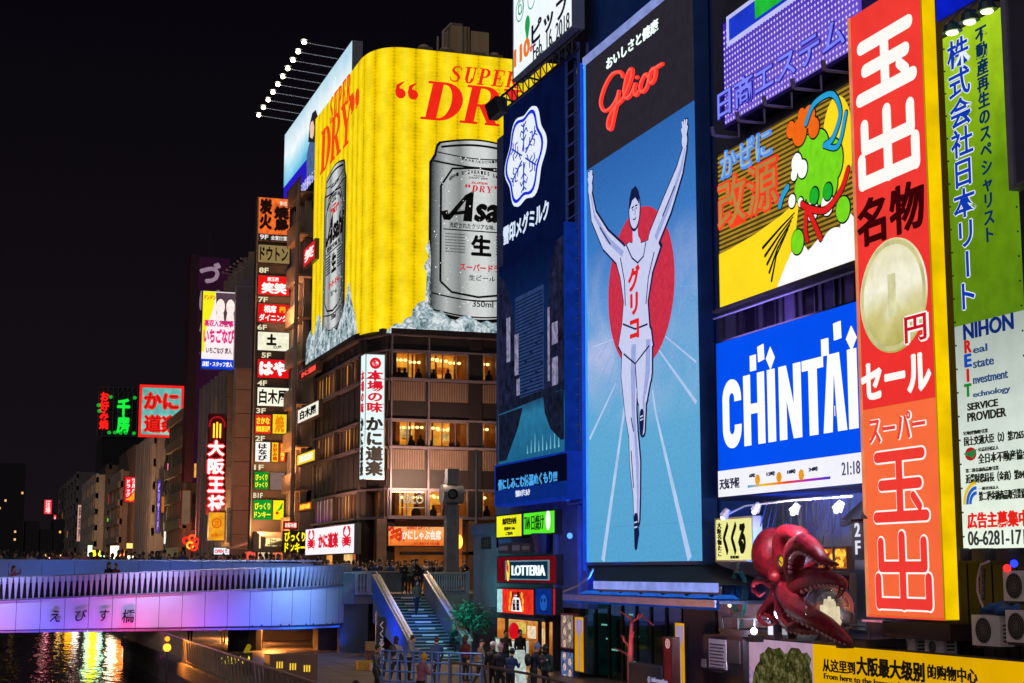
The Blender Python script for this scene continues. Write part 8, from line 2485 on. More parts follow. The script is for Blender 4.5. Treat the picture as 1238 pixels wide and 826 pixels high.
for x, y, c in ((116.5, 610, '#e8fff0'), (116, 625, '#ffe8b0')):
	tag(MB().ball(ony(x, y, ypx(121) - 3), .45, 10, 6).build('street_lamp_head', glow(c, 6, 0, sample=True)), ('bright white round street lamp' if y == 610 else 'warm round street lamp below the white one') + ' in the far row', 'lamp')
q = ony(231, 656, YO + 20)
t = thing('red_neon_shape', 'glowing red and orange neon flower-like shape beside the dumpling sign', 'neon sign', tuple(q))
for i, (dx, dz, c) in enumerate(((-.5, .2, '#ff2010'), (.1, .45, '#ff5020'), (.5, .1, '#ff2818'), (-.1, -.3, '#ffa030'), (.3, -.5, '#ff3010'))):
	MB().ring(FY(q.y), q.x + dx, q.z + dz, .22, .42, 0, .1 + .01 * i, 14).build('neon_loop', glow(c, 1.8, 0), t)
# many small projecting lit signs down the row
R = random.Random(77)
HUE = [('orange', '#ff9030'), ('white', '#fff4e0'), ('pink', '#ff70a0'), ('yellow', '#ffe040'), ('red', '#ff3028'), ('cyan', '#70d8ff'), ('amber', '#ffb050')]
k = 0
for px, y0, hh in ((101, 628, 14), (108, 612, 10), (112, 640, 16), (127, 640, 12), (132, 598, 16), (134, 645, 12), (143, 598, 10), (149, 640, 18), (156, 622, 16), (160, 640, 8), (174, 600, 18), (177, 640, 16), (181, 612, 22), (185, 646, 12), (197, 600, 20), (199, 640, 18), (204, 560, 16), (210, 640, 14), (214, 600, 24), (222, 648, 10), (236, 560, 18), (241, 640, 14), (246, 650, 12)):
	c, hx_ = HUE[k % 7]; Yp = ypx(px) - 2
	F = FY(Yp); r = F.rect(px - R.uniform(.8, 2.2), px + R.uniform(.8, 2.2), y0, y0 + hh)
	t = thing('street_sign', 'tiny %s lit sign jutting from the far row, %s' % (c, ['low', 'mid height', 'high'][0 if y0 > 630 else 1 if y0 > 598 else 2] + ', number %s from the left' % (ORD + ['%dth' % q for q in range(11, 30)])[k] if False else '%s from the left of its kind' % (ORD + ['%dth' % q for q in range(11, 30)])[k]), 'sign', F.pt(r[0], r[2], 0), 'tiny lit signs down the far row')
	MB().fbox(F, *r, -.4, -.02).build('cabinet', DARK, t); MB().fbox(F, r[0] + .05, r[1] - .05, r[2] + .05, r[3] - .05, -.019, 0).build('panel', glow(hx_, R.choice([.5, .9, 1.3]), .4, 1.5, sample=True), t)
	k += 1
# rooftop neon frames in the distance: green/red one and aqua crab one
YF = ypx(119)
F = FY(YF)
q = F.rect(119, 166, 469, 528)
t = thing('rooftop_neon_frame', 'open rooftop frame with red and green neon characters on black', 'sign', F.pt((q[0] + q[1]) / 2, q[2], -1))
MB().fbox(F, q[0], q[1], q[2], q[3], -.5, -.3).build('black_board', paint('#0c0e10', .8), t)
mb = MB()
for i in range(9):
	a = q[0] + (q[1] - q[0]) * i / 8; mb.tube([F.pt(a, q[2], -.2), F.pt(a, q[3] + .3, -.2)], .09, 4)
	if i < 8:
		b = q[0] + (q[1] - q[0]) * (i + 1) / 8; mb.tube([F.pt(a, q[3] - 1.6, -.2), F.pt(b, q[3], -.2)], .07, 4)
for k_ in (0, .5, 1): mb.tube([F.pt(q[0], q[2] + (q[3] - q[2]) * k_, -.2), F.pt(q[1], q[2] + (q[3] - q[2]) * k_, -.2)], .09, 4)
mb.build('frame_lattice', paint('#3c4044', .5), t)
a = F.rect(120.5, 131.5, 474, 519); MB().text(F, 'お好み焼', *a, 0, vertical=True, bold=.06, depth=.2).build('red_characters', glow('#ff1c18', 1.3, 0), t)
a = F.rect(141, 157, 482, 524); MB().text(F, '千房', a[0], a[1], a[2], a[3], 0, vertical=True, bold=.06, depth=.2).build('green_characters', glow('#18d838', 1.3, 0), t)
mb = MB(); R = random.Random(4)
for x, y in ((119, 490), (120, 497), (134, 480), (163, 481), (132, 523), (162, 524), (139, 523), (146, 523.5), (152, 523.5)):
	mb.ball(F.pt(*F.uv(x, y), 0), .4, 6, 4)
mb.build('green_spots', glow('#10b030', 1, .2), t)
MB().fbox(F, q[0] + 1, q[1] + 3, -.1, q[2] - .05, -18, -.6).build('carrier_building', paint('#0c0a0e', .8, .3, .2), t)
YF2 = ypx(205)
F = FY(YF2)
q = F.rect(168, 222, 466, 529)
t = thing('aqua_rooftop_sign', 'aqua rooftop sign with red neon frame and red outlined characters', 'sign', F.pt((q[0] + q[1]) / 2, q[2], -1))
MB().fbox(F, q[0], q[1], q[2], q[3], -.6, -.05).build('cabinet', DARK, t)
MB().fbox(F, q[0] + .35, q[1] - .35, q[2] + .35, q[3] - .35, -.049, 0).build('aqua_panel', printed('aqua', [(0, '#5cb0a8'), (.5, '#9ae0d0'), (1, '#68b8b0')], 'Z', 0, 3.2, .9, .6, .95, .3, 1.2, sample=True), t)
MB().frame(F, q[0], q[1], q[2], q[3], .3, -.04, .1).build('red_neon_frame', glow('#ff2018', 1.2, .1, sample=True), t)
mb = MB(); mb.ptext(F, 'かに', 173, 217, 474, 496, .02, bold=.1, depth=.1); mb.ptext(F, '道楽', 173, 217, 501, 524, .02, bold=.1, depth=.1); mb.build('red_characters', glow('#e82018', 1.1, .1), t)
mb = MB(); mb.ptext(F, 'かに', 174.5, 215.5, 476, 494, .13, bold=-.01, depth=.05); mb.ptext(F, '道楽', 174.5, 215.5, 503, 522, .13, bold=-.01, depth=.05); mb.build('dark_characters', glow('#981410', 1, .1), t)
# unseen warm lamps without fixtures, added to brighten the row
for i, Y in enumerate((118, 130, 150, 175, 205, 245, 300, 370)):
	area('row_fill', (20.0, Y, 4.0 + i * .2), (24, Y + 2, 9), 3, 650 + i * 300, ['#ffb070', '#ff9060', '#ffc080', '#ff8068', '#ffd0a0', '#ffa060', '#ffc890', '#ffb070'][i])
# awnings over the crowd, lit from below
for i in range(7):
	Y = 116 + i * 3.4
	tag(MB().hexa([(20.6, Y, 3.0), (20.6, Y + 3, 3.0), (22.9, Y + 3, 3.0), (22.9, Y, 3.0), (20.9, Y, 3.15), (20.9, Y + 3, 3.15), (22.9, Y + 3, 3.9), (22.9, Y, 3.9)]).build('shop_awning', paint(['#b89878', '#8a5c48', '#c8b090'][i % 3], .6, .2)), '%s nearest sloping shop awning over the street crowd left of the crab sign' % ORD[i], 'awning', 'row of shop awnings over the street crowd')
for i in range(6):
	F = FX(22.9); Y = 116 + i * 7
	t = thing('lit_shop', '%s nearest lit shop strip at street level behind the bridge end crowd' % ORD[i], 'shop', (22.9, Y + 2, 0), 'lit street level shop windows behind the crowd')
	MB().fbox(F, -Y - 5, -Y, .3, 2.8, 0, .1).build('window_pane', glow(['#ffb060', '#ff8050', '#ffe0b0', '#ff6048', '#ffc070', '#e0c0ff'][i], .8, .6, 1.2, sample=True), t)

# glowing strips added low on the far riverside for coloured streaks in the water
for i, (px, c, z0, z1, w) in enumerate(((22, '#ffb040', -1, 4, 1), (47, '#ff4060', -2.5, 6, 3), (57, '#ff90a8', -2, 5, 2), (72, '#ffc060', 1, 5, 1.5), (86, '#ffa818', -2.5, 7, 3), (92, '#fff0e0', -2, 3, 1.5), (106, '#a8c8a0', -2, 5, 1), (112, '#e0f020', -2.5, 6, 2.5), (120, '#b0e8c0', -2, 5, 1.5), (136, '#ffe8c0', -2.5, 5, 2), (146, '#ff8030', -1, 3, 2), (156, '#fff4d0', -2.5, 1, 1.6))):
	Y = ypx(px) * .8 if px < 80 else 240 if px < 100 else 195 + i
	if px > 80: z0, z1 = -2.9, (1.0 if px < 100 else 4.2 - (i % 3) * .6)
	p = ony(px, 740, Y)
	tag(MB().box(p.x - w * .25, p.x + w * .25, Y, Y + .4, z0, z1).build('added_streak_strip', glow(c, 5 if px < 80 else 3, .2, 1, sample=True)), '%s lit sign strip on the far riverside, mirrored in the canal' % (ORD + ['eleventh', 'twelfth'])[i], 'sign', 'riverside lit signs mirrored in the canal')
# ------------------------------------------------------------------ stairs, plaza edge, clock column
A_, B_ = Vector((19.55, 79.0)), Vector((19.2, 70.6))
dirv = (B_ - A_).normalized(); rgt = Vector((-dirv.y, dirv.x))   # to the right seen from the viewer
rgt = Vector((1, 0)) if rgt.x < 0 and False else (rgt if rgt.x > 0 else -rgt)
SW = 2.35
zs0, zs1 = -0.05, PZ
nst = 21
stx = thing('staircase', 'wide stone staircase lit blue with white edged steps leading down to the riverside walkway', 'staircase', (A_.x, A_.y, PZ))
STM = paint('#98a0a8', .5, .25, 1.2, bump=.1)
L = (B_ - A_).length
for i in range(nst):
	a = A_ + dirv * (L * i / nst); b = A_ + dirv * (L * (i + 1) / nst)
	z = zs0 - (zs0 - zs1) * (i + 1) / nst
	p = [a, a + rgt * SW, b + rgt * SW, b]
	hz = (zs0 - zs1) / nst
	so_ = MB().hexa([(q.x, q.y, z - .25) for q in p] + [(q.x, q.y, z - .03) for q in p]).build('step', paint('#2c3038', .6, .25, 1.2), stx)  # dark step under paler tread: light and shade put into the paint
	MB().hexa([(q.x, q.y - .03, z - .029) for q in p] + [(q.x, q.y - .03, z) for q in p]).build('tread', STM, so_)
	if i % 2 == 0:
		c0 = b + rgt * (SW * .46) ; c1 = b + rgt * (SW * .80)
		d0 = dirv * .05
		MB().hexa([(c0.x + d0.x, c0.y + d0.y, z - .07), (c1.x + d0.x, c1.y + d0.y, z - .07), (c1.x, c1.y, z - .07), (c0.x, c0.y, z - .07), (c0.x + d0.x, c0.y + d0.y, z + .004), (c1.x + d0.x, c1.y + d0.y, z + .004), (c1.x - dirv.x * .06, c1.y - dirv.y * .06, z + .004), (c0.x - dirv.x * .06, c0.y - dirv.y * .06, z + .004)]).build('white_edge_mark', paint('#e8e8f0', .5, .1), stx)
def flank(off, name, lb_, w_=.28, col='#7a8090'):
	t = thing(name, lb_, 'parapet', (A_.x, A_.y, PZ))
	a, b = A_ + rgt * off, B_ + rgt * off
	r2 = rgt * w_
	def wall(z0a, z1a, z0b, z1b, dx0, dx1):
		p = [a + rgt * dx0, a + rgt * dx1, b + rgt * dx1, b + rgt * dx0]
		return MB().hexa([(p[0].x, p[0].y, z0a), (p[1].x, p[1].y, z0a), (p[2].x, p[2].y, z0b), (p[3].x, p[3].y, z0b), (p[0].x, p[0].y, z1a), (p[1].x, p[1].y, z1a), (p[2].x, p[2].y, z1b), (p[3].x, p[3].y, z1b)])
	wall(zs0 - 1.4, zs0 + .92, PZ, zs1 + .92, 0, w_).build('parapet_wall', paint(col, .4, .3, 1.2), t)
	wall(zs0 + .925, zs0 + 1.02, zs1 + .925, zs1 + 1.02, -.06, w_ + .06).build('coping', paint('#a8a4a0', .35, .2, 2), t)
	wall(zs0 + 1.12, zs0 + 1.17, zs1 + 1.12, zs1 + 1.17, w_ * .4, w_ * .6).build('handrail', STEEL, t)
	if off < 0: wall(zs0 - .1, zs0 + .85, zs1 - .1, zs1 + .85, -.04, -.005).build('side_panel', paint('#2c68c8', .35, .3, 2), t)  # added panel, the blue light is put into its paint
	return t
area('parapet_fill', (17.2, 73, -2.5), (19.3, 74.5, -1), .8, 70, '#3070ff')  # unseen lamp added to turn the parapet's outer face blue
flank(-.30, 'stair_parapet', 'sloping parapet on the left of the staircase, its outer face lit bright blue')
flank(SW + .02, 'stair_parapet', 'sloping parapet on the right of the staircase, grey with a pale coping')
area('stair_blue_lamp', (A_.x + 1.8, 74, 1.8), (A_.x - .4, 74.5, -2), 1.2, 110, '#2868ff', spread=100)
# balustrade on the plaza edge
def balus(label, x0, x1, y, z0, n, d=''):
	t = thing('balustrade', label, 'railing', ((x0 + x1) / 2, y, z0))
	base = MB().tube([(0, 0, 0), (0, 0, .12), (0, 0, .2), (0, 0, .45), (0, 0, .7), (0, 0, .85), (0, 0, .95)], [.07, .07, .035, .075, .04, .045, .07], 8)
	b0 = None
	for i in range(n):
		loc = Vector((x0 + (x1 - x0) * (i + .5) / n - (x0 + x1) / 2, 0, 0.02))
		if b0 is None:
			b0 = base.build('baluster', paint('#9498ac', .35, .2, 3, metal=.3), None, smooth=True); b0.parent = t; b0.location = loc
		else: share(b0, 'baluster', t, loc)
	MB().box(x0, x1, y - .1, y + .1, z0 + .975, z0 + 1.07).build('top_rail', paint('#b0a898', .3, .2), t)
	MB().box(x0, x1, y - .1, y + .1, z0 - .08, z0 + .015).build('base_rail', paint('#808090', .4, .2), t)
	for x in (x0, x1): MB().box(x - .09, x + .09, y - .11, y + .11, z0 - .08, z0 + 1.12).build('end_post', paint('#9498a8', .4, .2), t)
balus('short balustrade to the right of the staircase head, in front of the plaza crowd', 22.35, 24.6, 80.1, 0, 17)
balus('very short balustrade between the bridge end and the staircase', 18.6, 19.3, 80.1, 0, 4)
MB().box(22.2, 24.7, 80.0, 80.22, -1.0, -.09).build('plaza_edge_wall', paint('#a09c9c', .5, .3, 1), stx)
t = thing('plaza_parapet', 'grey panelled parapet at the head of the staircase with small posters on it', 'parapet', (20.8, 84, 0))
MB().box(17.9, 22.2, 84.0, 84.2, 0, 1.05).build('panel_wall', paint('#5c6470', .4, .2, 1), t)
for i in range(4): MB().box(18.0 + i * 1.05, 18.98 + i * 1.05, 83.96, 83.999, .1, .98).build('panel', paint(['#56606c', '#4c5866', '#606a74', '#525c68'][i], .35, .2, 1.5), t)
MB().box(17.9, 22.2, 83.9, 84.25, 1.051, 1.12).build('coping', paint('#a8a49c', .35), t)
# silver clock column
p = ony(545.5, 686, 86)
x, y = p.x, p.y
ck = thing('drum_column', 'silver square column crossed by a round drum near its top, on the plaza', 'column', (x, y, 0))
sc_px = 86 / .95 / 1900
zt = ony(545, 567, 86).z; zd = ony(545, 598, 86).z
SIL = paint('#a4a4b0', .25, .3, 1.5, metal=.6)
for i in range(3):
	MB().box(x - .36 + i * .245, x - .36 + i * .245 + .235, y - .3, y + .3, 0, zd - .58).build('column_leaf', SIL, ck)
MB().box(x - .33, x + .33, y - .3, y + .3, zd + .58, zt).build('column_head', SIL, ck)
MB().tube([(x - .6, y, zd), (x + .6, y, zd)], .57, 24).build('drum', SIL, ck, smooth=False)
MB().tube([(x - .1, y - .4, zd), (x - .1, y - .6, zd)], .3, 20).build('dark_lens', paint('#1c2020', .15, .2), ck)
MB().tube([(x - .12, y - .601, zd), (x - .12, y - .62, zd)], .2, 16).build('pale_lens', paint('#4c5854', .2, .2), ck)
# slim pole and wall lantern
p = ony(576, 640, 84)
tag(MB().tube([(p.x, p.y, 0), (p.x, p.y, ony(576, 548, 84).z)], [.09, .06], 8).ball((p.x, p.y, ony(576, 548, 84).z + .1), .1, 8, 6).build('lamp_pole', paint('#6c7074', .4, .2, 2, metal=.5)), 'slim dark pole standing right of the silver drum column', 'pole')
p = ony(555, 655, 90)
t = thing('wall_lantern', 'bright orange wall lantern behind the drum column', 'lantern', tuple(p))
MB().ball(p, .32, 12, 8, (.7, .7, 1.3)).build('lamp_shade', glow('#ffa830', 4, .1, 2, sample=True), t)
MB().box(p.x - .3, p.x + .3, p.y + .35, p.y + .6, p.z - 2.2, p.z + 1.4).build('back_plate', paint('#c88040', .5), t)
area('plaza_fill', (24, 86, 8.5), (23, 88, 0), 2.0, 700, '#ffd8b0')  # unseen lamps added to brighten the plaza crowd and corner facade
area('plaza_fill', (26, 91, 6.5), (26, 95.4, 12), 4.0, 850, '#ffc8a8', sy=1)
area('corner_fill', (19.5, 100, 3), (23, 103, 16), 4.0, 1000, '#ffb890', sy=1)  # unseen lamp added to brighten the corner building's canal side
area('walkway_fill', (15, 52, 1.2), (16, 54, PZ), 1.5, 150, '#ffd8c0')  # unseen lamp added to brighten the near walkway

# potted tree lit teal
def tree(label, px, py0, py1, Y, wpx):
	b = ony(px, py1, Y); tp = ony(px, py0, Y)
	t = thing('small_tree', label, 'tree', (b.x, b.y, PZ))
	H = tp.z - PZ
	TRK = paint('#3c4440', .7, .3)
	MB().tube([(b.x, b.y, PZ), (b.x + .05, b.y, PZ + H * .3), (b.x - .03, b.y, PZ + H * .55)], [.12, .09, .06], 8).build('trunk', TRK, t)
	R = random.Random(8)
	rw = wpx / 2 / 1900 * Y / .95
	lim = MB(); lf = MB()
	for i in range(16):
		a = R.uniform(0, 2 * PI); rr = rw * R.uniform(.3, 1); hz = PZ + H * R.uniform(.5, .98)
		e = Vector((b.x + rr * math.cos(a), b.y + rr * .7 * math.sin(a), hz))
		s_ = Vector((b.x, b.y, PZ + H * R.uniform(.35, .6)))
		m_ = s_.lerp(e, .5) + Vector((0, 0, .15))
		lim.tube([s_, m_, e], [.035, .025, .012], 5)
		for k in range(46):
			c = m_.lerp(e, R.random()) + Vector((R.gauss(0, .24), R.gauss(0, .24), R.gauss(0, .2)))
			d = Vector((R.uniform(-1, 1), R.uniform(-1, 1), R.uniform(-1, .4))).normalized()
			n_ = d.orthogonal().normalized(); l = R.uniform(.09, .16)
			lf.add([c, c + d * l + n_ * l * .35, c + d * l * 2, c + d * l - n_ * l * .35], [(0, 1, 2, 3)])
	lim.build('branches', TRK, t)
	lf.build('crown', paint('#2a5a44', .5, .5, 6), t, kind='stuff')
tree('small leafy tree lit teal to the right of the staircase', 569, 716, 800, 71, 50)
area('tree_lamp', (20.6, 69.0, PZ + 2.6), (22, 71, PZ + 3), .5, 110, '#30e0e0')

# ------------------------------------------------------------------ people
def human(pose):
	"""continuous body by voxel union; returns mesh with 4 material zones: skin, top, trousers, shoes; feet at z=0, facing -Y"""
	mb = MB()
	P = pose
	def limb(pts, rs): mb.tube(crv([Vector(p) for p in pts], 4), [rs[min(int(i / 4), len(rs) - 2)] + (rs[min(int(i / 4), len(rs) - 2) + 1] - rs[min(int(i / 4), len(rs) - 2)]) * ((i / 4) - min(int(i / 4), len(rs) - 2)) for i in range(4 * (len(pts) - 1) + 1)], 10)
	hy = P.get('hip', Vector((0, 0, .92)))
	ln = P.get('lean', 0)
	ch = hy + Vector((0, -.10 * ln, .36)); nk = hy + Vector((0, -.2 * ln, .54)); hd = hy + Vector((0, -.28 * ln + P.get('hx', 0), .70))
	mb.ball(hy, .155, 14, 8, (1.08, .82, .85)); mb.ball(hy.lerp(ch, .5), .16, 14, 8, (.98, .78, 1.2)); mb.ball(ch, .19, 14, 10, (1.08, .72, .95))
	mb.tube([ch + Vector((0, .01, .08)), nk + Vector((0, 0, .06)), hd + Vector((0, 0, -.02))], [.085, .06, .055], 10)
	mb.ball(hd, .105, 16, 12, (.80, .94, 1.14)); mb.ball(hd + Vector((0, -.035, -.07)), .06, 10, 8, (.85, .8, .9)); mb.ball(hd + Vector((0, -.105, -.015)), .018, 6, 5, (.7, 1, 1.2))
	for s in (-1, 1):
		mb.ball(hd + Vector((s * .085, 0, -.01)), .022, 6, 5, (.5, .9, 1.3))
		sh = ch + Vector((s * .19, 0, .07)); mb.ball(sh, .075, 10, 8)
		el, wr = P['arm'][0 if s < 0 else 1]
		el = sh + Vector((s * el[0], el[1], el[2])); wr = el + Vector((s * wr[0], wr[1], wr[2]))
		limb([sh, sh.lerp(el, .5), el, el.lerp(wr, .5), wr], [.068, .062, .05, .048, .035])
		hdv = (wr - el).normalized()
		mb.ball(wr + hdv * .045, .042, 8, 6, (.8, .8, 1.0))
		side = hdv.orthogonal().normalized()
		for f in range(4):
			o = side * (-.026 + .017 * f)
			mb.tube([wr + hdv * .06 + o, wr + hdv * (.125 + .01 * (f in (1, 2))) + o * 1.1], [.013, .009], 6)
		mb.tube([wr + hdv * .03 + side * .03, wr + hdv * .08 + side * .06], [.014, .010], 6)
		kn, an = P['leg'][0 if s < 0 else 1]
		hp = hy + Vector((s * .09, 0, -.04)); kn = Vector((s * kn[0], kn[1], kn[2])) + Vector((0, 0, 0)); an = Vector((s * an[0], an[1], an[2]))
		limb([hp, hp.lerp(kn, .5), kn, kn.lerp(an, .4), an], [.10, .088, .062, .06, .043])
		mb.ball(an + Vector((0, -.06, -.045)), .06, 10, 6, (.8, 1.9, .65))
	me = remesh(mb, .028, 3)
	me.materials.clear()
	return me, hd, hy
STAND = dict(arm=[((.05, .02, -.27), (-.02, -.08, -.24))] * 2, leg=[((.10, -.01, .48), (.11, .02, .08))] * 2)
WALK = dict(arm=[((.05, -.10, -.25), (-.02, -.16, -.18)), ((.05, .1, -.25), (0, .02, -.25))], leg=[((.10, -.16, .50), (.10, -.22, .08)), ((.10, .05, .47), (.10, .24, .12))], lean=.3)
PHONE = dict(arm=[((.05, -.10, -.24), (-.1, -.22, .1)), ((.05, -.06, -.26), (-.12, -.2, .08))], leg=[((.10, -.01, .48), (.12, .02, .08))] * 2, lean=.5)
RAISE = dict(arm=[((.08, -.16, .02), (-.10, -.1, .22)), ((.08, -.16, .02), (-.08, -.1, .22))], leg=[((.10, -.01, .48), (.11, .02, .08))] * 2)
SIT = dict(hip=Vector((0, 0, .55)), arm=[((.05, -.12, -.22), (-.14, -.2, 0)), ((.05, -.12, -.22), (-.14, -.2, .02))], leg=[((.12, -.42, .52), (.12, -.46, .08))] * 2, lean=.7)
BODY = {}
for k_, po in (('stand', STAND), ('walk', WALK), ('phone', PHONE), ('raise', RAISE), ('sit', SIT)):
	me, hd, hy = human(po)
	top0 = hy.z + .02
	me.materials.append(paint('#c09070', .5, .1, 6)); me.materials.append(paint('#1c2438', .7)); me.materials.append(paint('#14141a', .8)); me.materials.append(paint('#101010', .5))
	R = random.Random(1)
	idx = []
	for p in me.polygons:
		c = p.center
		if (c - hd).length < .16 and c.z > hd.z - .135: m_ = 0
		elif c.z < .075: m_ = 3
		elif c.z < hy.z - .0 and abs(c.x) < .23: m_ = 2
		else: m_ = 1
		idx.append(m_)
	# hands: beyond the cuff
	for s in (-1, 1):
		sh = hy + Vector((0, -.10 * po.get('lean', 0), .36)) + Vector((s * .19, 0, .07))
		el, wr = po['arm'][0 if s < 0 else 1]
		w_ = sh + Vector((s * el[0], el[1], el[2])) + Vector((s * wr[0], wr[1], wr[2]))
		e_ = sh + Vector((s * el[0], el[1], el[2])); hv_ = (w_ - e_).normalized()
		for i, p in enumerate(me.polygons):
			d = p.center - w_
			if d.length < .17 and d.dot(hv_) > -.005: idx[i] = 0
	me.polygons.foreach_set('material_index', idx)
	me.polygons.foreach_set('use_smooth', [True] * len(me.polygons))
	# hair styles built against this head
	hair = {}
	hb = MB().ball(hd + Vector((0, .018, .028)), .116, 14, 9, (.84, .93, 1.05)); 
	for nm in ('short', 'long', 'cap', 'beanie', 'hood'):
		mbh = MB()
		if nm == 'short': mbh.ball(hd + Vector((0, .022, .032)), .112, 14, 9, (.86, .95, 1.06))
		if nm == 'long': mbh.ball(hd + Vector((0, .022, .032)), .115, 14, 9, (.88, .96, 1.08)); mbh.ball(hd + Vector((0, .06, -.10)), .10, 12, 8, (1.0, .55, 1.5))
		if nm == 'cap': mbh.ball(hd + Vector((0, .01, .05)), .112, 14, 9, (.88, .98, .86)); mbh.ball(hd + Vector((0, -.11, .045)), .06, 10, 5, (1.0, 1.1, .18))
		if nm == 'beanie': mbh.ball(hd + Vector((0, .012, .05)), .118, 14, 9, (.88, .98, 1.0)); mbh.ball(hd + Vector((0, .01, .175)), .035, 8, 6)
		if nm == 'hood': mbh.ball(hd + Vector((0, .03, .015)), .135, 14, 9, (.9, .9, 1.08)); mbh.ball(hd + Vector((0, .08, -.12)), .11, 12, 7, (1.2, .7, .7))
		m2 = bpy.data.meshes.new('hair'); m2.from_pydata([tuple(v) for v in mbh.v], [], mbh.f)
		m2.polygons.foreach_set('use_smooth', [True] * len(m2.polygons)); m2.materials.append(BLACK)
		hair[nm] = m2
	f = MB()
	for s in (-1, 1): f.ball(hd + Vector((s * .036, -.088, .012)), .011, 6, 4, (1.2, .6, .7)); 
	f.ball(hd + Vector((0, -.094, -.055)), .02, 6, 4, (1.1, .4, .3))
	m3 = bpy.data.meshes.new('face'); m3.from_pydata([tuple(v) for v in f.v], [], f.f); m3.materials.append(paint('#281410', .5))
	bp_ = bpy.data.meshes.new('backpack'); q = MB().ball(hy + Vector((0, .2, .32)), .17, 12, 8, (.95, .6, 1.25)); bp_.from_pydata([tuple(v) for v in q.v], [], q.f); bp_.materials.append(DARK); bp_.polygons.foreach_set('use_smooth', [True] * len(bp_.polygons))
	BODY[k_] = (me, hair, m3, bp_)
HAIRC = {'black': paint('#0c0a0a', .45), 'brown': paint('#3c2010', .45), 'fair': paint('#8a6030', .45)}
COATC = {'navy': '#12182c', 'black': '#0a0a0e', 'grey': '#3a3c44', 'white': '#8c8888', 'red': '#5c1418', 'beige': '#6c5c48', 'blue': '#1c3868', 'green': '#182c20', 'pink': '#a06070', 'brown': '#30201a', 'teal': '#143c40', 'mustard': '#5c4818'}
def person(label, loc, rot, pose='stand', coat='navy', hair='short', hairc='black', h=1.68, group=None, back=False, hatm=None, trou='#15161c', face=True):
	me, hs, fc, bpk = BODY[pose]
	t = thing('person', label, 'person', tuple(loc), group)
	t.rotation_euler = (0, 0, rot)
	t.scale = (h / 1.74,) * 3
	b = bpy.data.objects.new('body', me); COL.objects.link(b); b.parent = t
	for i, m_ in ((1, paint(COATC[coat], .7, .2, 5, bump=.2)), (2, paint(trou, .8))):
		b.material_slots[i].link = 'OBJECT'; b.material_slots[i].material = m_
	o = bpy.data.objects.new('hair' if hair in ('short', 'long') else ('hood' if hair == 'hood' else 'hat'), hs[hair]); COL.objects.link(o); o.parent = t
	o.material_slots[0].link = 'OBJECT'; o.material_slots[0].material = hatm or HAIRC[hairc]
	if face:
		o = bpy.data.objects.new('face', fc); COL.objects.link(o); o.parent = t
	if back:
		o = bpy.data.objects.new('backpack', bpk); COL.objects.link(o); o.parent = t
	return t
R = random.Random(12)
used = set()
def crowd(n, place, xr, yr, zf, grp, heads):
	coats = list(COATC); k = 0
	combos = [(c, hs, hc) for c in coats for hs in ('short', 'long', 'cap', 'beanie', 'hood') for hc in ('black', 'brown')]
	R.shuffle(combos)
	for i in range(n):
		c, hs, hc = combos[i % len(combos)]
		px = xr[0] + (xr[1] - xr[0]) * (i + R.uniform(.1, .9)) / n
		y = R.uniform(*yr)
		q = ony(px, 680, y)
		pose = R.choice(['stand', 'walk', 'phone', 'stand', 'raise' if i % 5 == 0 else 'walk'])
		rot = R.uniform(-1.2, 1.2) + (PI if R.random() < .4 else 0)
		word = {'short': 'short %s hair' % hc, 'long': 'long %s hair' % hc, 'cap': '%s cap' % hc, 'beanie': '%s pompom hat' % hc, 'hood': '%s hood up' % hc}[hs]
		pw = {'stand': 'standing', 'walk': 'walking', 'phone': 'with phone', 'raise': 'hands raised'}[pose]
		person('person in %s coat, %s, %s %s' % (c, word, pw, place), (q.x, y, zf), rot, pose, c, hs, hc, R.uniform(1.55, 1.8), grp, trou=R.choice(['#15161c', '#202a40', '#302824']), face=False)
crowd(42, 'behind the blue bridge parapet', (-4, 225), (84.6, 88.5), .45, 'crowd on the raised middle of the bridge', None)
crowd(34, 'at the bridge end', (226, 372), (85.5, 92), .3, 'crowd at the bridge end', None)
crowd(48, 'on the plaza by the staircase', (374, 562), (85, 93), -.05, 'crowd on the plaza', None)
# people between the railing and the blue parapet
q = ony(16, 700, 80.5); person('woman in a pink top raising a phone behind the silver fins, far left', (q.x, 80.5, -.35), .8, 'raise', 'pink', 'long', 'brown', 1.72)
q = ony(132, 690, 81); person('woman with long black hair behind the silver fins, left of the couple', (q.x, 81, -.15), .4, 'stand', 'black', 'long', 'black', 1.68)
q = ony(139.5, 690, 81); person('man in a red coat behind the silver fins, right of the couple', (q.x, 81, -.2), -.5, 'stand', 'red', 'short', 'brown', 1.70)
q = ony(384, 675, 83); person('man in grey with a backpack at the right end of the bridge railing', (q.x, 83, .1), 2.6, 'stand', 'grey', 'short', 'black', 1.75, back=True)
# stair head group
for i, (px, c, hs, po, lb_) in enumerate(((489, 'black', 'long', 'phone', 'person in black with long hair at the head of the staircase'), (497, 'beige', 'short', 'phone', 'person in a beige coat looking down at the head of the staircase'), (504, 'black', 'short', 'stand', 'tall person in black by the right parapet at the staircase head'), (460, 'grey', 'short', 'stand', 'bulky person in a grey coat leaning behind the plaza parapet'))):
	q = ony(px, 700, 80.6 if i < 3 else 84.8); person(lb_, (q.x, 80.6 if i < 3 else 84.8, -.05), .4 * i, po, c, hs, 'black', 1.72 + .04 * i)
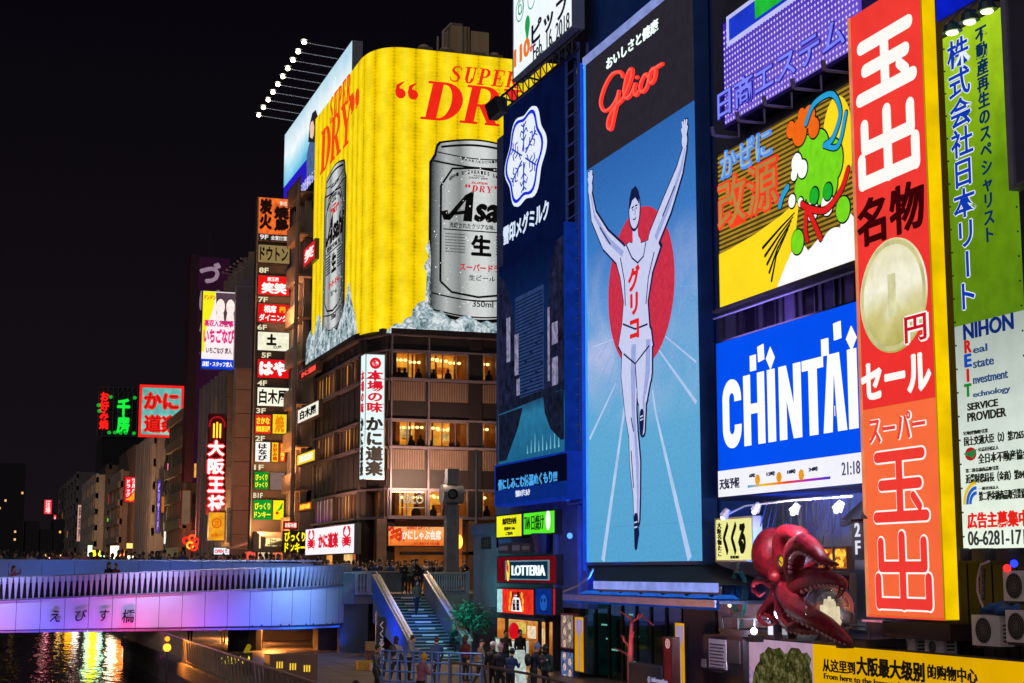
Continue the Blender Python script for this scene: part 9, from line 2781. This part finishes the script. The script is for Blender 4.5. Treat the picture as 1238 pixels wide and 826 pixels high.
# riverside people
def near(lb_, px, Y, pose, coat, hair, hc='black', h=1.7, rot=0, z=PZ, **k):
	q = ony(px, 790, Y); return person(lb_, (q.x, Y, z), rot, pose, coat, hair, hc, h, **k)
WHM, BEI, BLU, YLW = paint('#d8d4dc', .7), paint('#c8a8b0', .7), paint('#7888b8', .7), paint('#e0b020', .6)
near('person in black with white cap, back turned, queuing at the snack stall', 596, 51, 'stand', 'black', 'cap', h=1.78, rot=2.7, hatm=WHM)
near('person in a navy coat with pinkish white knitted hat beside the black-coated one', 605, 50.5, 'stand', 'navy', 'beanie', h=1.72, rot=2.4, hatm=BEI)
near('person in a blue jacket with short dark hair leaning to the stall sign', 617, 49.5, 'phone', 'blue', 'short', h=1.62, rot=2.2)
near('person in dark blue puffer jacket and pale blue hat at the stall', 645, 49.5, 'phone', 'navy', 'beanie', h=1.76, rot=1.6, hatm=BLU, back=True)
near('stall worker in black standing behind the counter, right one', 629, 62, 'stand', 'black', 'short', h=1.74, rot=.2, z=PZ)
near('stall worker in dark clothes behind the counter, left one', 611, 62.5, 'phone', 'brown', 'short', h=1.70, rot=-.2, z=PZ)
near('man in a dark teal jacket sitting on the lower steps of the staircase', 546.5, 71.9, 'sit', 'teal', 'short', h=1.74, rot=.3, z=PZ + .3)
near('woman in a pale pink coat with yellow hat behind the blue railing', 509, 47, 'phone', 'pink', 'beanie', 'brown', h=1.62, rot=2.0, hatm=YLW)
near('person in a dark coat with pink bag bending at the lower left of the staircase', 427, 36.5, 'phone', 'navy', 'short', 'brown', h=1.60, rot=2.2, back=True)
for i, (px, Y) in enumerate(((229, 93), (270, 92))):
	near(['person in dark trousers walking under the bridge, nearer the orange lamp', 'person in black walking under the bridge, left of the low wall block'][i], px + (i * -.5), Y, 'walk', 'black', 'short', rot=PI if i else 0, h=1.74)
for lb_, px, Y, po, c, hs, hc, rt, z in (
	('person in a white coat with a bag, left behind the blue railing', 478, 58, 'walk', 'white', 'long', 'black', 2.4, PZ),
	('person in a white top walking left of the yellow-hatted woman', 495, 59, 'phone', 'white', 'short', 'black', 1.2, PZ),
	('man in a blue jacket in the middle behind the blue railing', 528, 57, 'walk', 'blue', 'short', 'brown', 3.0, PZ),
	('woman in red with long brown hair near the foot of the small tree', 563, 58, 'stand', 'red', 'long', 'brown', 2.0, PZ),
	('person in a beige coat and cap between the tree and the stall queue', 580, 55, 'walk', 'beige', 'cap', 'black', 1.5, PZ),
	('person in teal with backpack right of the stall board', 660, 50, 'stand', 'teal', 'hood', 'black', 2.2, PZ),
	('person in mustard walking down the upper half of the staircase', 503, 76.2, 'walk', 'mustard', 'long', 'black', .1, -1.03),
	('person in grey walking below the crates at the lower left', 455, 52, 'walk', 'grey', 'short', 'black', .8, PZ)):
	near(lb_, px, Y, po, c, hs, hc, rot=rt, z=z, back=(px in (478, 660)))
# A-board with white face
F = FY(51.5)
q = F.rect(621, 634, 786, 822)
t = thing('stall_board', 'white lit price board standing among the people at the snack stall', 'board', F.pt((q[0] + q[1]) / 2, PZ, 0))
MB().hexa([F.pt(q[0], PZ, .3), F.pt(q[1], PZ, .3), F.pt(q[1], PZ, .2), F.pt(q[0], PZ, .2), F.pt(q[0], q[3], .05), F.pt(q[1], q[3], .05), F.pt(q[1], q[3], -.05), F.pt(q[0], q[3], -.05)]).build('board_face', glow('#c8d8d0', .8, .5, 7, sample=True), t)
# blue metal crowd railing at the foot of the stairs
rb = thing('blue_railing', 'blue lit metal tube railing at the foot of the staircase', 'railing', (13.5, 53, PZ))
BLM = paint('#4870b8', .35, .2, 2, metal=.5)
ptsr = [ony(462, 788, 55), ony(500, 793, 54), ony(530, 796, 53), ony(583, 801, 51.8)]
ptsr = [Vector((p.x, p.y, PZ + 1.35)) for p in ptsr]
for h_ in (0, -.35, -.7, -1.05):
	MB().tube([p + Vector((0, 0, h_)) for p in ptsr], .035, 6).build('tube_rail', BLM, rb)
for i in range(13):
	f_ = i / 12 * 3; k = min(int(f_), 2); p = ptsr[k].lerp(ptsr[k + 1], f_ - k)
	MB().tube([p, Vector((p.x, p.y, PZ))], .04, 6).build('post', BLM, rb)
rb2 = thing('front_handrail', 'dim bronze handrail sloping across the bottom of the walkway in front of the people', 'railing', (13, 45, PZ))
pr2 = [ony(545, 801, 48), ony(590, 806, 46.5), ony(640, 815, 44), ony(700, 830, 40.5)]
MB().tube(pr2, .04, 6).build('handrail', paint('#8a7468', .35, .2, 2, metal=.4), rb2)
for p in pr2: MB().tube([p, Vector((p.x, p.y, PZ))], .035, 6).build('post', paint('#8a7468', .35, .2, 2, metal=.4), rb2)
# banner flag and crates left of the stairs
F = FY(61)
q = F.rect(455, 465, 746, 818)
t = thing('upright_flag', 'tall narrow dark flag with white brush characters left of the staircase', 'flag', F.pt((q[0] + q[1]) / 2, PZ, 0))
n = 8
for i in range(n):
	pass
vs = []; fs = []
for i in range(n + 1):
	z = q[2] + (q[3] - q[2]) * i / n; w = .06 * math.sin(i * 1.1)
	vs += [F.pt(q[0] + w, z, .05 * math.sin(i)), F.pt(q[1] + w, z, .05 * math.cos(i * .9)), F.pt(q[1] + w, z, .05 * math.cos(i * .9) - .02), F.pt(q[0] + w, z, .05 * math.sin(i) - .02)]
for i in range(n):
	for j in range(4): fs.append((i * 4 + j, i * 4 + (j + 1) % 4, (i + 1) * 4 + (j + 1) % 4, (i + 1) * 4 + j))
MB().add(vs, fs).build('cloth', paint('#2c2c3c', .7, .4, 4), t)
MB().text(F, 'くくる本店', q[0] + .06, q[1] - .03, q[2] + .5, q[3] - .15, .09, vertical=True, bold=.05).build('characters', paint('#d8d0e0', .6), t)
MB().tube([F.pt(q[0] - .03, PZ, 0), F.pt(q[0] - .03, q[3] + .2, 0)], .02, 5).build('flag_pole', STEEL, t)
for i, (px, Y, w, h, c, zz) in enumerate(((449, 67.5, .6, .35, '#8a6a40', 0), (450, 67.5, .55, .35, '#6a4c34', .36), (449.5, 67.6, .5, .4, '#a88a58', .72), (442, 66, .7, .4, '#c8a030', 0), (455, 65.4, .5, .3, '#c8b8c0', 0))):
	p = ony(px, 800, Y)
	t = thing('crate', ['brown crate at the bottom of the stack left of the staircase', 'dark brown crate in the middle of the stack left of the staircase', 'tan crate on top of the stack left of the staircase', 'yellow crate on its own left of the crate stack', 'pale crate in front of the flag'][i], 'crate', (p.x, Y, PZ + zz))
	m_ = paint(c, .6, .3, 4)
	for k in range(3):
		MB().box(p.x - w / 2, p.x + w / 2, Y - .25, Y - .22, PZ + zz + .01 + k * h / 3, PZ + zz + .01 + k * h / 3 + h / 3 * .8).build('slat', m_, t)
	MB().box(p.x - w / 2, p.x + w / 2, Y - .219, Y + .25, PZ + zz + .005, PZ + zz + h * .95).build('box', m_, t)
# yellow lettered sign strip seen through the riverside railing
F = FY(64)
q = F.rect(266, 302, 793, 803)
t = thing('low_lit_sign', 'low strip of glowing yellow characters seen through the riverside railing', 'sign', F.pt(q[0], q[2], 0))
MB().fbox(F, q[0] - .1, q[1] + .1, q[2] - .6, q[3] + .1, -.2, 0).build('board', paint('#3c2c1c', .6), t)
MB().text(F, 'とんぼりリバーウォーク', q[0], q[1], q[2], q[3], .01, bold=.05).build('characters', glow('#ffe048', 1.2, 0), t)
# slanted pale post under the bridge
tag(MB().tube([onz(296, 793, PZ + .02), ony(308, 764, 92)], .14, 6).build('slanted_post', glow('#b8a020', .5, .3)), 'slanted yellow-green post under the bridge', 'post')

for o in bpy.data.objects:
	if '_w' in o: del o['_w']
